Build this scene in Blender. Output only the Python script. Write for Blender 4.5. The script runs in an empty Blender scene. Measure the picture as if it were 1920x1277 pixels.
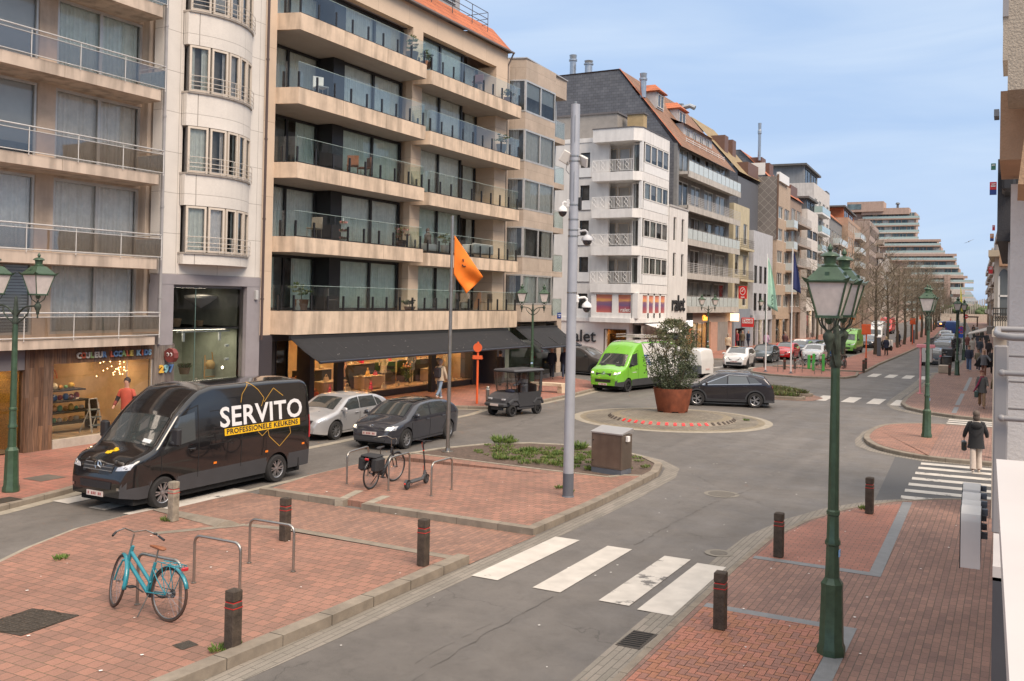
import bpy,math,random
from math import sin,cos,pi,radians,sqrt,atan2,hypot
from mathutils import Vector,Matrix
random.seed(7)
SC=bpy.context.scene
COL=SC.collection
# ---------------------------------------------------------------- camera
YAW,PITCH,ROLL,HC=0.48612,0.0125,0.0205,4.8
fwd=Vector((-sin(YAW)*cos(PITCH),cos(YAW)*cos(PITCH),sin(PITCH)))
r0=Vector((cos(YAW),sin(YAW),0));u0=r0.cross(fwd)
rr=r0*cos(ROLL)+u0*sin(ROLL);uu=-r0*sin(ROLL)+u0*cos(ROLL)
cd=bpy.data.cameras.new('camera');cam=bpy.data.objects.new('camera',cd);COL.objects.link(cam)
M=Matrix((rr,uu,-fwd)).transposed().to_4x4();M.translation=Vector((0,0,HC))
cam.matrix_world=M
cd.sensor_width=36;cd.lens=1780/1920*36;cd.shift_y=-99/1920;cd.clip_end=9000;cd.clip_start=0.05
SC.camera=cam
# ---------------------------------------------------------------- sky, sun, exposure
SC.view_settings.view_transform='Standard';SC.view_settings.look='None'
SC.view_settings.exposure=1.08;SC.view_settings.gamma=1
SUN_EL,SUN_AZ=radians(48),radians(118)
W=bpy.data.worlds.new('World');SC.world=W;W.use_nodes=True
nt=W.node_tree;N=nt.nodes;LK=nt.links;N.clear()
out=N.new('ShaderNodeOutputWorld');bg=N.new('ShaderNodeBackground');LK.new(bg.outputs[0],out.inputs[0])
sky=N.new('ShaderNodeTexSky');sky.sky_type='NISHITA';sky.sun_disc=False
sky.sun_elevation=SUN_EL;sky.sun_rotation=SUN_AZ;sky.air_density=1.0;sky.dust_density=1.2;sky.ozone_density=1.6
tc=N.new('ShaderNodeTexCoord');mp=N.new('ShaderNodeMapping');mp.inputs['Scale'].default_value=(1.1,1.1,4.5)
nz=N.new('ShaderNodeTexNoise');nz.inputs['Scale'].default_value=1.6;nz.inputs['Detail'].default_value=7;nz.inputs['Roughness'].default_value=.55;nz.inputs['Distortion'].default_value=.5
cr=N.new('ShaderNodeMapRange');cr.inputs[1].default_value=.36;cr.inputs[2].default_value=.72;cr.inputs[3].default_value=.86;cr.inputs[4].default_value=.97
mx=N.new('ShaderNodeMix');mx.data_type='RGBA'
LK.new(tc.outputs['Generated'],mp.inputs[0]);LK.new(mp.outputs[0],nz.inputs['Vector']);LK.new(nz.outputs['Fac'],cr.inputs[0]);LK.new(cr.outputs[0],mx.inputs[0])
LK.new(sky.outputs[0],mx.inputs[6]);cm=N.new('ShaderNodeMix');cm.data_type='RGBA';nz2=N.new('ShaderNodeTexNoise');nz2.inputs['Scale'].default_value=2.3;nz2.inputs['Detail'].default_value=8;nz2.inputs['Distortion'].default_value=.8;mp2=N.new('ShaderNodeMapping');mp2.inputs['Scale'].default_value=(.8,.8,5);mp2.inputs['Rotation'].default_value=(.12,.1,.6);LK.new(tc.outputs['Generated'],mp2.inputs[0]);LK.new(mp2.outputs[0],nz2.inputs['Vector']);cq=N.new('ShaderNodeMapRange');cq.inputs[1].default_value=.40;cq.inputs[2].default_value=.68;LK.new(nz2.outputs['Fac'],cq.inputs[0]);LK.new(cq.outputs[0],cm.inputs[0]);cm.inputs[6].default_value=(2.55,3.45,4.95,1);cm.inputs[7].default_value=(3.45,4.2,5.3,1);LK.new(cm.outputs[2],mx.inputs[7])
# a brighter cloud deck overhead than near the horizon
sg=N.new('ShaderNodeSeparateXYZ');LK.new(tc.outputs['Generated'],sg.inputs[0]);zr=N.new('ShaderNodeMapRange');zr.interpolation_type='SMOOTHSTEP';LK.new(sg.outputs[2],zr.inputs[0])
zr.inputs[1].default_value=.30;zr.inputs[2].default_value=.75;zr.inputs[3].default_value=0;zr.inputs[4].default_value=1
vs_=N.new('ShaderNodeMix');vs_.data_type='RGBA';LK.new(zr.outputs[0],vs_.inputs[0]);LK.new(mx.outputs[2],vs_.inputs[6]);vs_.inputs[7].default_value=(8.2,7.9,7.7,1)
LK.new(vs_.outputs[2],bg.inputs[0]);bg.inputs[1].default_value=0.088
sd=bpy.data.lights.new('sun','SUN');sd.energy=1.9;sd.angle=radians(32);sd.color=(1,.83,.67)
so=bpy.data.objects.new('sun',sd);COL.objects.link(so)
sv=Vector((sin(SUN_AZ)*cos(SUN_EL),cos(SUN_AZ)*cos(SUN_EL),sin(SUN_EL)))
so.rotation_euler=sv.to_track_quat('Z','Y').to_euler();so.location=(20,-20,60)
# ---------------------------------------------------------------- materials
MATS={}
def _new(name):
 m=bpy.data.materials.new(name);m.use_nodes=True
 return m,m.node_tree.nodes,m.node_tree.links,m.node_tree.nodes['Principled BSDF']
def mat(name,col,rough=.7,metal=0.,var=.12,sc=2.5,bump=0.,bsc=40.,emit=0.,spec=.5,coat=0.,streak=0.,alpha=1.):
 """plain surface whose colour wanders a little; streak adds weathering that runs down walls"""
 if name in MATS:return MATS[name]
 m,n,l,b=_new(name);c=(*col,1)
 b.inputs['Roughness'].default_value=rough;b.inputs['Metallic'].default_value=metal
 b.inputs['Specular IOR Level'].default_value=spec
 if coat:b.inputs['Coat Weight'].default_value=coat;b.inputs['Coat Roughness'].default_value=.03
 t=n.new('ShaderNodeTexCoord');col_out=None
 if var>0:
  z=n.new('ShaderNodeTexNoise');z.inputs['Scale'].default_value=sc;z.inputs['Detail'].default_value=6;z.inputs['Roughness'].default_value=.62
  l.new(t.outputs['Object'],z.inputs['Vector'])
  r=n.new('ShaderNodeMapRange');r.inputs[1].default_value=.3;r.inputs[2].default_value=.7;r.inputs[3].default_value=1-var;r.inputs[4].default_value=1+var
  l.new(z.outputs['Fac'],r.inputs[0])
  v=n.new('ShaderNodeVectorMath');v.operation='SCALE';v.inputs[0].default_value=col;l.new(r.outputs[0],v.inputs['Scale']);col_out=v.outputs[0]
  if streak:
   mp=n.new('ShaderNodeMapping');mp.inputs['Scale'].default_value=(1.3,1.3,.22);l.new(t.outputs['Object'],mp.inputs[0])
   z2=n.new('ShaderNodeTexNoise');z2.inputs['Scale'].default_value=2.2;z2.inputs['Detail'].default_value=8;l.new(mp.outputs[0],z2.inputs['Vector'])
   r2=n.new('ShaderNodeMapRange');r2.inputs[1].default_value=.42;r2.inputs[2].default_value=.66;r2.inputs[3].default_value=1;r2.inputs[4].default_value=1-streak
   l.new(z2.outputs['Fac'],r2.inputs[0])
   v2=n.new('ShaderNodeVectorMath');v2.operation='SCALE';l.new(col_out,v2.inputs[0]);l.new(r2.outputs[0],v2.inputs['Scale']);col_out=v2.outputs[0]
  l.new(col_out,b.inputs['Base Color'])
  rr_=n.new('ShaderNodeMapRange');rr_.inputs[3].default_value=max(.02,rough-.08);rr_.inputs[4].default_value=min(1,rough+.08);l.new(z.outputs['Fac'],rr_.inputs[0]);l.new(rr_.outputs[0],b.inputs['Roughness'])
 else:b.inputs['Base Color'].default_value=c
 if bump:
  z3=n.new('ShaderNodeTexNoise');z3.inputs['Scale'].default_value=bsc;z3.inputs['Detail'].default_value=4;l.new(t.outputs['Object'],z3.inputs['Vector'])
  bp=n.new('ShaderNodeBump');bp.inputs['Strength'].default_value=bump;bp.inputs['Distance'].default_value=.01
  l.new(z3.outputs['Fac'],bp.inputs['Height']);l.new(bp.outputs[0],b.inputs['Normal'])
 if emit:b.inputs['Emission Color'].default_value=c;b.inputs['Emission Strength'].default_value=emit
 MATS[name]=m;return m
def brick(name,c1,c2,mortar,bw,bh,ms=.006,mode='ground',rot=0.,offs=.5,rough=.8,grime=.25,moss=0.,freq=2):
 """unit masonry / paving; mode ground = XY plane, wall = (x+y, z)"""
 if name in MATS:return MATS[name]
 m,n,l,b=_new(name)
 t=n.new('ShaderNodeTexCoord');vec=t.outputs['Object']
 if mode=='wall':
  s=n.new('ShaderNodeSeparateXYZ');l.new(vec,s.inputs[0]);a=n.new('ShaderNodeMath');a.operation='ADD';l.new(s.outputs[0],a.inputs[0]);l.new(s.outputs[1],a.inputs[1])
  q=n.new('ShaderNodeCombineXYZ');l.new(a.outputs[0],q.inputs[0]);l.new(s.outputs[2],q.inputs[1]);vec2=q.outputs[0]
 else:vec2=vec
 mp=n.new('ShaderNodeMapping');mp.inputs['Rotation'].default_value=(0,0,rot);l.new(vec2,mp.inputs[0])
    # slight wobble so the joints are not ruler straight
 wz=n.new('ShaderNodeTexNoise');wz.inputs['Scale'].default_value=.9;l.new(mp.outputs[0],wz.inputs['Vector'])
 wv=n.new('ShaderNodeVectorMath');wv.operation='MULTIPLY_ADD';l.new(wz.outputs['Color'],wv.inputs[0]);wv.inputs[1].default_value=(ms*2.2,)*3;l.new(mp.outputs[0],wv.inputs[2])
 k=n.new('ShaderNodeTexBrick');k.inputs['Scale'].default_value=1;k.inputs['Brick Width'].default_value=bw;k.inputs['Row Height'].default_value=bh
 k.inputs['Mortar Size'].default_value=ms;k.inputs['Mortar Smooth'].default_value=.25;k.offset=offs;k.offset_frequency=freq
 k.inputs['Color1'].default_value=(*c1,1);k.inputs['Color2'].default_value=(*c2,1);k.inputs['Mortar'].default_value=(*mortar,1)
 l.new(wv.outputs[0],k.inputs['Vector'])
 z=n.new('ShaderNodeTexNoise');z.inputs['Scale'].default_value=.55;z.inputs['Detail'].default_value=9;z.inputs['Roughness'].default_value=.68;l.new(vec,z.inputs['Vector'])
 r=n.new('ShaderNodeMapRange');r.inputs[1].default_value=.32;r.inputs[2].default_value=.68;r.inputs[3].default_value=1-grime;r.inputs[4].default_value=1+grime*.6;l.new(z.outputs['Fac'],r.inputs[0])
 v=n.new('ShaderNodeVectorMath');v.operation='SCALE';l.new(k.outputs['Color'],v.inputs[0]);l.new(r.outputs[0],v.inputs['Scale']);co=v.outputs[0]
 z4=n.new('ShaderNodeTexNoise');z4.inputs['Scale'].default_value=60;z4.inputs['Detail'].default_value=3;l.new(vec,z4.inputs['Vector'])
 r4=n.new('ShaderNodeMapRange');r4.inputs[1].default_value=.3;r4.inputs[2].default_value=.7;r4.inputs[3].default_value=.86;r4.inputs[4].default_value=1.14;l.new(z4.outputs['Fac'],r4.inputs[0])
 v4=n.new('ShaderNodeVectorMath');v4.operation='SCALE';l.new(co,v4.inputs[0]);l.new(r4.outputs[0],v4.inputs['Scale']);co=v4.outputs[0]
 if moss:
  z5=n.new('ShaderNodeTexNoise');z5.inputs['Scale'].default_value=.8;z5.inputs['Detail'].default_value=6;l.new(vec,z5.inputs['Vector'])
  r5=n.new('ShaderNodeMapRange');r5.inputs[1].default_value=.55;r5.inputs[2].default_value=.72;r5.inputs[3].default_value=0;r5.inputs[4].default_value=moss;l.new(z5.outputs['Fac'],r5.inputs[0])
  mu=n.new('ShaderNodeMath');mu.operation='MULTIPLY';l.new(r5.outputs[0],mu.inputs[0]);l.new(k.outputs['Fac'],mu.inputs[1])
  mxx=n.new('ShaderNodeMix');mxx.data_type='RGBA';l.new(mu.outputs[0],mxx.inputs[0]);l.new(co,mxx.inputs[6]);mxx.inputs[7].default_value=(.07,.09,.025,1);co=mxx.outputs[2]
 l.new(co,b.inputs['Base Color']);b.inputs['Roughness'].default_value=rough
 iv=n.new('ShaderNodeMath');iv.operation='SUBTRACT';iv.inputs[0].default_value=1;l.new(k.outputs['Fac'],iv.inputs[1])
 ad=n.new('ShaderNodeMath');ad.operation='MULTIPLY_ADD';l.new(z4.outputs['Fac'],ad.inputs[0]);ad.inputs[1].default_value=.35;l.new(iv.outputs[0],ad.inputs[2])
 bp=n.new('ShaderNodeBump');bp.inputs['Strength'].default_value=.5;bp.inputs['Distance'].default_value=.008;l.new(ad.outputs[0],bp.inputs['Height']);l.new(bp.outputs[0],b.inputs['Normal'])
 MATS[name]=m;return m
def asphalt():
 m,n,l,b=_new('asphalt');t=n.new('ShaderNodeTexCoord');o=t.outputs['Object']
 def nz(s,d=6,ro=.6,dist=0.):
  z=n.new('ShaderNodeTexNoise');z.inputs['Scale'].default_value=s;z.inputs['Detail'].default_value=d;z.inputs['Roughness'].default_value=ro;z.inputs['Distortion'].default_value=dist;l.new(o,z.inputs['Vector']);return z.outputs['Fac']
 def rng(x,a,c,lo,hi):
  r=n.new('ShaderNodeMapRange');r.inputs[1].default_value=a;r.inputs[2].default_value=c;r.inputs[3].default_value=lo;r.inputs[4].default_value=hi;l.new(x,r.inputs[0]);return r.outputs[0]
 def mul(a,c):
  k=n.new('ShaderNodeMath');k.operation='MULTIPLY';l.new(a,k.inputs[0]);l.new(c,k.inputs[1]);return k.outputs[0]
 f=mul(rng(nz(.16,5),.3,.7,.78,1.16),rng(nz(1.3,8,.7,.6),.35,.72,.88,1.12))
 f=mul(f,rng(nz(190,2),.3,.7,.66,1.36));f=mul(f,rng(nz(3.1,9,.75,1.2),.5,.72,1,.80))
 vo=n.new('ShaderNodeTexVoronoi');vo.inputs['Scale'].default_value=55;l.new(o,vo.inputs['Vector']);f=mul(f,rng(vo.outputs['Distance'],0,.25,1.18,1.0))
    # wheel-worn and oily streaks along the lane
 mp=n.new('ShaderNodeMapping');mp.inputs['Scale'].default_value=(1.5,.05,1);l.new(o,mp.inputs[0])
 z6=n.new('ShaderNodeTexNoise');z6.inputs['Scale'].default_value=1;z6.inputs['Detail'].default_value=3;l.new(mp.outputs[0],z6.inputs['Vector']);f=mul(f,rng(z6.outputs['Fac'],.3,.7,.9,1.1))
    # cracks
 vc=n.new('ShaderNodeTexVoronoi');vc.feature='DISTANCE_TO_EDGE';vc.inputs['Scale'].default_value=.19
 wn=n.new('ShaderNodeTexNoise');wn.inputs['Scale'].default_value=1.8;wn.inputs['Detail'].default_value=6;l.new(o,wn.inputs['Vector'])
 wa=n.new('ShaderNodeVectorMath');wa.operation='MULTIPLY_ADD';l.new(wn.outputs['Color'],wa.inputs[0]);wa.inputs[1].default_value=(.9,.9,0);l.new(o,wa.inputs[2]);l.new(wa.outputs[0],vc.inputs['Vector'])
 ck=rng(vc.outputs['Distance'],0,.0028,.62,1);pr=rng(nz(.5,3),.5,.6,1,0)
 mk=n.new('ShaderNodeMath');mk.operation='MAXIMUM';l.new(ck,mk.inputs[0]);l.new(pr,mk.inputs[1]);f=mul(f,mk.outputs[0])
 v=n.new('ShaderNodeVectorMath');v.operation='SCALE';v.inputs[0].default_value=(.134,.121,.109);l.new(f,v.inputs['Scale']);l.new(v.outputs[0],b.inputs['Base Color'])
 l.new(rng(nz(.9,6),.3,.7,.58,.85),b.inputs['Roughness'])
 bp=n.new('ShaderNodeBump');bp.inputs['Strength'].default_value=.35;bp.inputs['Distance'].default_value=.006;l.new(nz(150,3),bp.inputs['Height']);l.new(bp.outputs[0],b.inputs['Normal'])
 MATS['asphalt']=m;return m
def paint_white(name,wear=.5,seed=0.):
 if name in MATS:return MATS[name]
 m,n,l,b=_new(name);t=n.new('ShaderNodeTexCoord');mp=n.new('ShaderNodeMapping');mp.inputs['Location'].default_value=(seed,seed*1.7,0);l.new(t.outputs['Object'],mp.inputs[0])
 z=n.new('ShaderNodeTexNoise');z.inputs['Scale'].default_value=1.4;z.inputs['Detail'].default_value=10;z.inputs['Roughness'].default_value=.72;l.new(mp.outputs[0],z.inputs['Vector'])
 r=n.new('ShaderNodeMapRange');r.inputs[1].default_value=1-wear-.02;r.inputs[2].default_value=1-wear+.03;l.new(z.outputs['Fac'],r.inputs[0])
 z2=n.new('ShaderNodeTexNoise');z2.inputs['Scale'].default_value=3;z2.inputs['Detail'].default_value=8;l.new(t.outputs['Object'],z2.inputs['Vector'])
 r2=n.new('ShaderNodeMapRange');r2.inputs[1].default_value=.3;r2.inputs[2].default_value=.7;r2.inputs[3].default_value=.84;r2.inputs[4].default_value=1.05;l.new(z2.outputs['Fac'],r2.inputs[0])
 v=n.new('ShaderNodeVectorMath');v.operation='SCALE';v.inputs[0].default_value=(.56,.52,.465);l.new(r2.outputs[0],v.inputs['Scale'])
 k=n.new('ShaderNodeMix');k.data_type='RGBA';l.new(r.outputs[0],k.inputs[0]);l.new(v.outputs[0],k.inputs[6]);k.inputs[7].default_value=(.14,.13,.12,1)
 l.new(k.outputs[2],b.inputs['Base Color']);b.inputs['Roughness'].default_value=.7
 MATS[name]=m;return m
def glass(name,tint=(.8,.9,.86),refl=1.0,rough=.01,base=.1):
 """thin pane: see-through with a mirror layer that grows at grazing angles"""
 if name in MATS:return MATS[name]
 m=bpy.data.materials.new(name);m.use_nodes=True;n=m.node_tree.nodes;l=m.node_tree.links;n.clear()
 o=n.new('ShaderNodeOutputMaterial');tr=n.new('ShaderNodeBsdfTransparent');gl=n.new('ShaderNodeBsdfGlossy');mx=n.new('ShaderNodeMixShader')
 tr.inputs[0].default_value=(*tint,1);gl.inputs['Roughness'].default_value=rough;gl.inputs[0].default_value=(refl,refl,refl,1)
 fr=n.new('ShaderNodeFresnel');fr.inputs[0].default_value=1.5
 mr=n.new('ShaderNodeMapRange');mr.inputs[1].default_value=0;mr.inputs[2].default_value=1;mr.inputs[3].default_value=base;mr.inputs[4].default_value=1;l.new(fr.outputs[0],mr.inputs[0])
 t=n.new('ShaderNodeTexCoord');z=n.new('ShaderNodeTexNoise');z.inputs['Scale'].default_value=.7;l.new(t.outputs['Object'],z.inputs['Vector'])
 bp=n.new('ShaderNodeBump');bp.inputs['Strength'].default_value=.03;bp.inputs['Distance'].default_value=.1;l.new(z.outputs['Fac'],bp.inputs['Height']);l.new(bp.outputs[0],gl.inputs['Normal'])
 l.new(mr.outputs[0],mx.inputs[0]);l.new(tr.outputs[0],mx.inputs[1]);l.new(gl.outputs[0],mx.inputs[2]);l.new(mx.outputs[0],o.inputs[0])
 MATS[name]=m;return m
def wood(name,cs,bw=.14,vertical=True):
 """weathered planks with per-plank colour and grain"""
 if name in MATS:return MATS[name]
 m,n,l,b=_new(name);t=n.new('ShaderNodeTexCoord');s=n.new('ShaderNodeSeparateXYZ');l.new(t.outputs['Object'],s.inputs[0])
 a=n.new('ShaderNodeMath');a.operation='ADD';l.new(s.outputs[0],a.inputs[0]);l.new(s.outputs[1],a.inputs[1])
 q=n.new('ShaderNodeCombineXYZ');l.new(s.outputs[2],q.inputs[0]);l.new(a.outputs[0],q.inputs[1])
 k=n.new('ShaderNodeTexBrick');k.inputs['Scale'].default_value=1;k.inputs['Brick Width'].default_value=1.7;k.inputs['Row Height'].default_value=bw;k.inputs['Mortar Size'].default_value=.004
 k.inputs['Color1'].default_value=(0,0,0,1);k.inputs['Color2'].default_value=(1,1,1,1);k.inputs['Mortar'].default_value=(.5,.5,.5,1);l.new(q.outputs[0],k.inputs['Vector'])
 cr=n.new('ShaderNodeValToRGB');e=cr.color_ramp.elements;e[0].color=(*cs[0],1);e[1].color=(*cs[-1],1)
 for i,c in enumerate(cs[1:-1]):x=e.new((i+1)/(len(cs)-1));x.color=(*c,1)
 l.new(k.outputs['Color'],cr.inputs[0])
 mp=n.new('ShaderNodeMapping');mp.inputs['Scale'].default_value=(14,14,.9);l.new(t.outputs['Object'],mp.inputs[0])
 z=n.new('ShaderNodeTexNoise');z.inputs['Scale'].default_value=2;z.inputs['Detail'].default_value=8;z.inputs['Distortion'].default_value=.6;l.new(mp.outputs[0],z.inputs['Vector'])
 r=n.new('ShaderNodeMapRange');r.inputs[1].default_value=.3;r.inputs[2].default_value=.7;r.inputs[3].default_value=.5;r.inputs[4].default_value=1.4;l.new(z.outputs['Fac'],r.inputs[0])
 v=n.new('ShaderNodeVectorMath');v.operation='SCALE';l.new(cr.outputs[0],v.inputs[0]);l.new(r.outputs[0],v.inputs['Scale']);l.new(v.outputs[0],b.inputs['Base Color'])
 b.inputs['Roughness'].default_value=.85;MATS[name]=m;return m
# ---------------------------------------------------------------- mesh building
class MB:
 def __init__(s):s.v=[];s.f=[];s.mi=[];s.mats=[];s.cur=0;s.T=None
 def m(s,material):
  if material not in s.mats:s.mats.append(material)
  s.cur=s.mats.index(material);return s
 def add(s,vs,fs):
  o=len(s.v)
  if s.T is not None:vs=[s.T@Vector(p)for p in vs]
  s.v+=[tuple(p)for p in vs];s.f+=[tuple(i+o for i in f)for f in fs];s.mi+=[s.cur]*len(fs);return s
 def box(s,x0,x1,y0,y1,z0,z1):
  vs=[(x,y,z)for z in(z0,z1)for y in(y0,y1)for x in(x0,x1)]
  return s.add(vs,[(0,2,3,1),(4,5,7,6),(0,1,5,4),(2,6,7,3),(0,4,6,2),(1,3,7,5)])
 def bbox(s,x0,x1,y0,y1,z0,z1,b=.02):
  """box with chamfered edges"""
  vs=[];
  for z,e in((z0,b),(z0+b,0),(z1-b,0),(z1,b)):
   X0,X1,Y0,Y1=x0+e,x1-e,y0+e,y1-e;c=b*.6 if e==0 else 0
   c=b
   vs+=[(X0+c,Y0,z),(X1-c,Y0,z),(X1,Y0+c,z),(X1,Y1-c,z),(X1-c,Y1,z),(X0+c,Y1,z),(X0,Y1-c,z),(X0,Y0+c,z)]
  fs=[tuple(range(7,-1,-1)),tuple(range(24,32))]
  for k in range(3):
   for i in range(8):j=(i+1)%8;fs.append((k*8+i,k*8+j,k*8+8+j,k*8+8+i))
  return s.add(vs,fs)
 def quad(s,a,b,c,d):return s.add([a,b,c,d],[(0,1,2,3)])
 def prism(s,poly,z0,z1,cap=True):
  n=len(poly);vs=[(p[0],p[1],z0)for p in poly]+[(p[0],p[1],z1)for p in poly]
  area=sum(poly[i][0]*poly[(i+1)%n][1]-poly[(i+1)%n][0]*poly[i][1]for i in range(n))
  fs=[(i,(i+1)%n,n+(i+1)%n,n+i)for i in range(n)]
  if cap:fs+=[tuple(range(n,2*n)),tuple(range(n-1,-1,-1))]
  if area<0:fs=[tuple(reversed(f))for f in fs]
  return s.add(vs,fs)
 def sheet(s,poly,z):
  n=len(poly);area=sum(poly[i][0]*poly[(i+1)%n][1]-poly[(i+1)%n][0]*poly[i][1]for i in range(n))
  r=range(n)if area>0 else range(n-1,-1,-1)
  return s.add([(p[0],p[1],z)for p in poly],[tuple(r)])
 def xprism(s,poly,x0,x1):
  """polygon in (y,z) swept along x"""
  n=len(poly);vs=[(x0,p[0],p[1])for p in poly]+[(x1,p[0],p[1])for p in poly]
  return s.add(vs,[(i,(i+1)%n,n+(i+1)%n,n+i)for i in range(n)]+[tuple(range(n-1,-1,-1)),tuple(range(n,2*n))])
 def yprism(s,poly,y0,y1):
  """polygon in (x,z) swept along y"""
  n=len(poly);vs=[(p[0],y0,p[1])for p in poly]+[(p[0],y1,p[1])for p in poly]
  return s.add(vs,[(i,n+i,n+(i+1)%n,(i+1)%n)for i in range(n)]+[tuple(range(n)),tuple(range(2*n-1,n-1,-1))])
 def tube(s,pts,r,n=8,cap=True):
  pts=[Vector(p)for p in pts];rs=r if isinstance(r,(list,tuple))else[r]*len(pts)
  vs=[];ref=None
  for i,p in enumerate(pts):
   d=(pts[min(i+1,len(pts)-1)]-pts[max(i-1,0)])
   if d.length<1e-9:d=Vector((0,0,1))
   d.normalize()
   if ref is None:ref=Vector((0,0,1))if abs(d.z)<.9 else Vector((1,0,0))
   a=ref-d*ref.dot(d)
   if a.length<1e-4:a=Vector((.3,1,.2)).cross(d)
   a.normalize();b=d.cross(a);ref=a
   for k in range(n):
    t=2*pi*k/n;vs.append(p+a*cos(t)*rs[i]+b*sin(t)*rs[i])
  fs=[(i*n+k,i*n+(k+1)%n,(i+1)*n+(k+1)%n,(i+1)*n+k)for i in range(len(pts)-1)for k in range(n)]
  if cap:fs+=[tuple(range(n-1,-1,-1)),tuple(range((len(pts)-1)*n,len(pts)*n))]
  return s.add(vs,fs)
 def lathe(s,prof,n=16,c=(0,0,0),axis='z',cap=True,a0=0.):
  vs=[]
  for r,z in prof:
   for k in range(n):
    t=a0+2*pi*k/n;x,y=r*cos(t),r*sin(t)
    p=(x,y,z)if axis=='z' else((z,x,y)if axis=='x' else(y,z,x))
    vs.append((p[0]+c[0],p[1]+c[1],p[2]+c[2]))
  fs=[(i*n+k,i*n+(k+1)%n,(i+1)*n+(k+1)%n,(i+1)*n+k)for i in range(len(prof)-1)for k in range(n)]
  if cap:fs+=[tuple(range(n-1,-1,-1)),tuple(range((len(prof)-1)*n,len(prof)*n))]
  return s.add(vs,fs)
 def ball(s,c,r,n=10,m=6,sq=(1,1,1)):
  vs=[(c[0],c[1],c[2]-r*sq[2])]
  for i in range(1,m):
   t=-pi/2+pi*i/m
   for k in range(n):vs.append((c[0]+r*sq[0]*cos(t)*cos(2*pi*k/n),c[1]+r*sq[1]*cos(t)*sin(2*pi*k/n),c[2]+r*sq[2]*sin(t)))
  vs.append((c[0],c[1],c[2]+r*sq[2]));L=len(vs)-1;fs=[]
  for k in range(n):
   fs.append((0,1+(k+1)%n,1+k));fs.append((L,L-n+k,L-n+(k+1)%n))
   for i in range(m-2):a=1+i*n;fs.append((a+k,a+(k+1)%n,a+n+(k+1)%n,a+n+k))
  return s.add(vs,fs)
 def mesh(s,name,smooth=30):
  me=bpy.data.meshes.new(name);me.from_pydata(s.v,[],s.f);me.update()
  for x in s.mats:me.materials.append(x)
  me.polygons.foreach_set('material_index',s.mi)
  if smooth:
   me.shade_smooth();me.set_sharp_from_angle(angle=radians(smooth))
  me.update();return me
 def build(s,name,parent=None,smooth=30,**kw):
  return obj(name,s.mesh(name,smooth),parent,**kw)
def obj(name,me,parent=None,loc=None,rz=0.,label=None,cat=None,group=None,kind=None):
 o=bpy.data.objects.new(name,me);COL.objects.link(o)
 if parent is not None:o.parent=parent
 if loc is not None:o.location=loc
 if rz:o.rotation_euler=(0,0,rz)
 if label:o['label']=label
 if cat and parent is None:o['category']=cat
 if group:o['group']=group
 if kind:o['kind']=kind
 return o
def thing(name,label,cat,loc=(0,0,0),rz=0.,group=None):
 return obj(name,None,None,loc,rz,label,cat,group)
def kids(o):return[c for c in COL.objects if c.parent==o]
CH={}
def copy_thing(root,loc,rz=None,label=None,group=None,scale=None,swap=None):
 """copy a thing, its parts and their sub-parts (mesh data shared)"""
 def rec(o,par):
  c=o.copy();COL.objects.link(c)
  if par is not None:c.parent=par
  if swap and c.data is not None:
   for i,sl in enumerate(c.material_slots):
    if sl.material and sl.material.name in swap:sl.link='OBJECT';sl.material=swap[sl.material.name]
  for ch in list(o.children):rec(ch,c)
  return c
 c=rec(root,None);c.location=loc
 if rz is not None:c.rotation_euler=(0,0,rz)
 if label:c['label']=label
 if group:c['group']=group
 if scale:c.scale=scale if isinstance(scale,(tuple,list))else(scale,)*3
 return c
def text_mesh(s,size,depth=.02,material=None,bold=0.,align='CENTER',sx=1.,spacing=1.):
 cu=bpy.data.curves.new('txt','FONT');cu.body=s;cu.size=size;cu.extrude=depth/2;cu.align_x=align;cu.offset=bold;cu.resolution_u=3;cu.space_character=spacing
 o=bpy.data.objects.new('txt',cu);COL.objects.link(o)
 bpy.context.view_layer.update()
 me=bpy.data.meshes.new_from_object(o.evaluated_get(bpy.context.evaluated_depsgraph_get()))
 bpy.data.objects.remove(o)
 for v in me.vertices:v.co.x*=sx
 me.materials.clear()
 if material:me.materials.append(material)
 return me
def join_mesh(mb,me,T):
 """append a mesh (text) to an MB under matrix T"""
 o=len(mb.v);mb.v+=[tuple(T@v.co)for v in me.vertices]
 for p in me.polygons:mb.f.append(tuple(i+o for i in p.vertices));mb.mi.append(mb.cur)
def arc(cx,cy,r,a0,a1,n=8):return[(cx+r*cos(radians(a0+(a1-a0)*i/n)),cy+r*sin(radians(a0+(a1-a0)*i/n)))for i in range(n+1)]
def inset(poly,d):
 """shrink a closed polygon by d (any orientation)"""
 n=len(poly);area=sum(poly[i][0]*poly[(i+1)%n][1]-poly[(i+1)%n][0]*poly[i][1]for i in range(n));sg=1 if area>0 else-1
 res=[]
 for i in range(n):
  a,b,c=Vector(poly[i-1]),Vector(poly[i]),Vector(poly[(i+1)%n])
  e1=(b-a).normalized();e2=(c-b).normalized();n1=Vector((-e1.y,e1.x))*sg;n2=Vector((-e2.y,e2.x))*sg
  k=n1+n2;L=k.length
  if L<.3:k=n1
  else:k=k/L
  q=b+k*(d/max(.35,k.dot(n1)));res.append((q.x,q.y))
 return res
def smooth_poly(pts,r=.6,n=5,sharp=()):
 """round the corners of a polygon"""
 res=[];N_=len(pts)
 for i in range(N_):
  a,b,c=Vector(pts[i-1]),Vector(pts[i]),Vector(pts[(i+1)%N_])
  if i in sharp:res.append(tuple(b));continue
  d1=min(r,(a-b).length*.45);d2=min(r,(c-b).length*.45)
  p=b+(a-b).normalized()*d1;q=b+(c-b).normalized()*d2
  for k in range(n+1):t=k/n;w=p*(1-t)**2+b*2*t*(1-t)+q*t*t;res.append((w.x,w.y))
 return res
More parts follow.
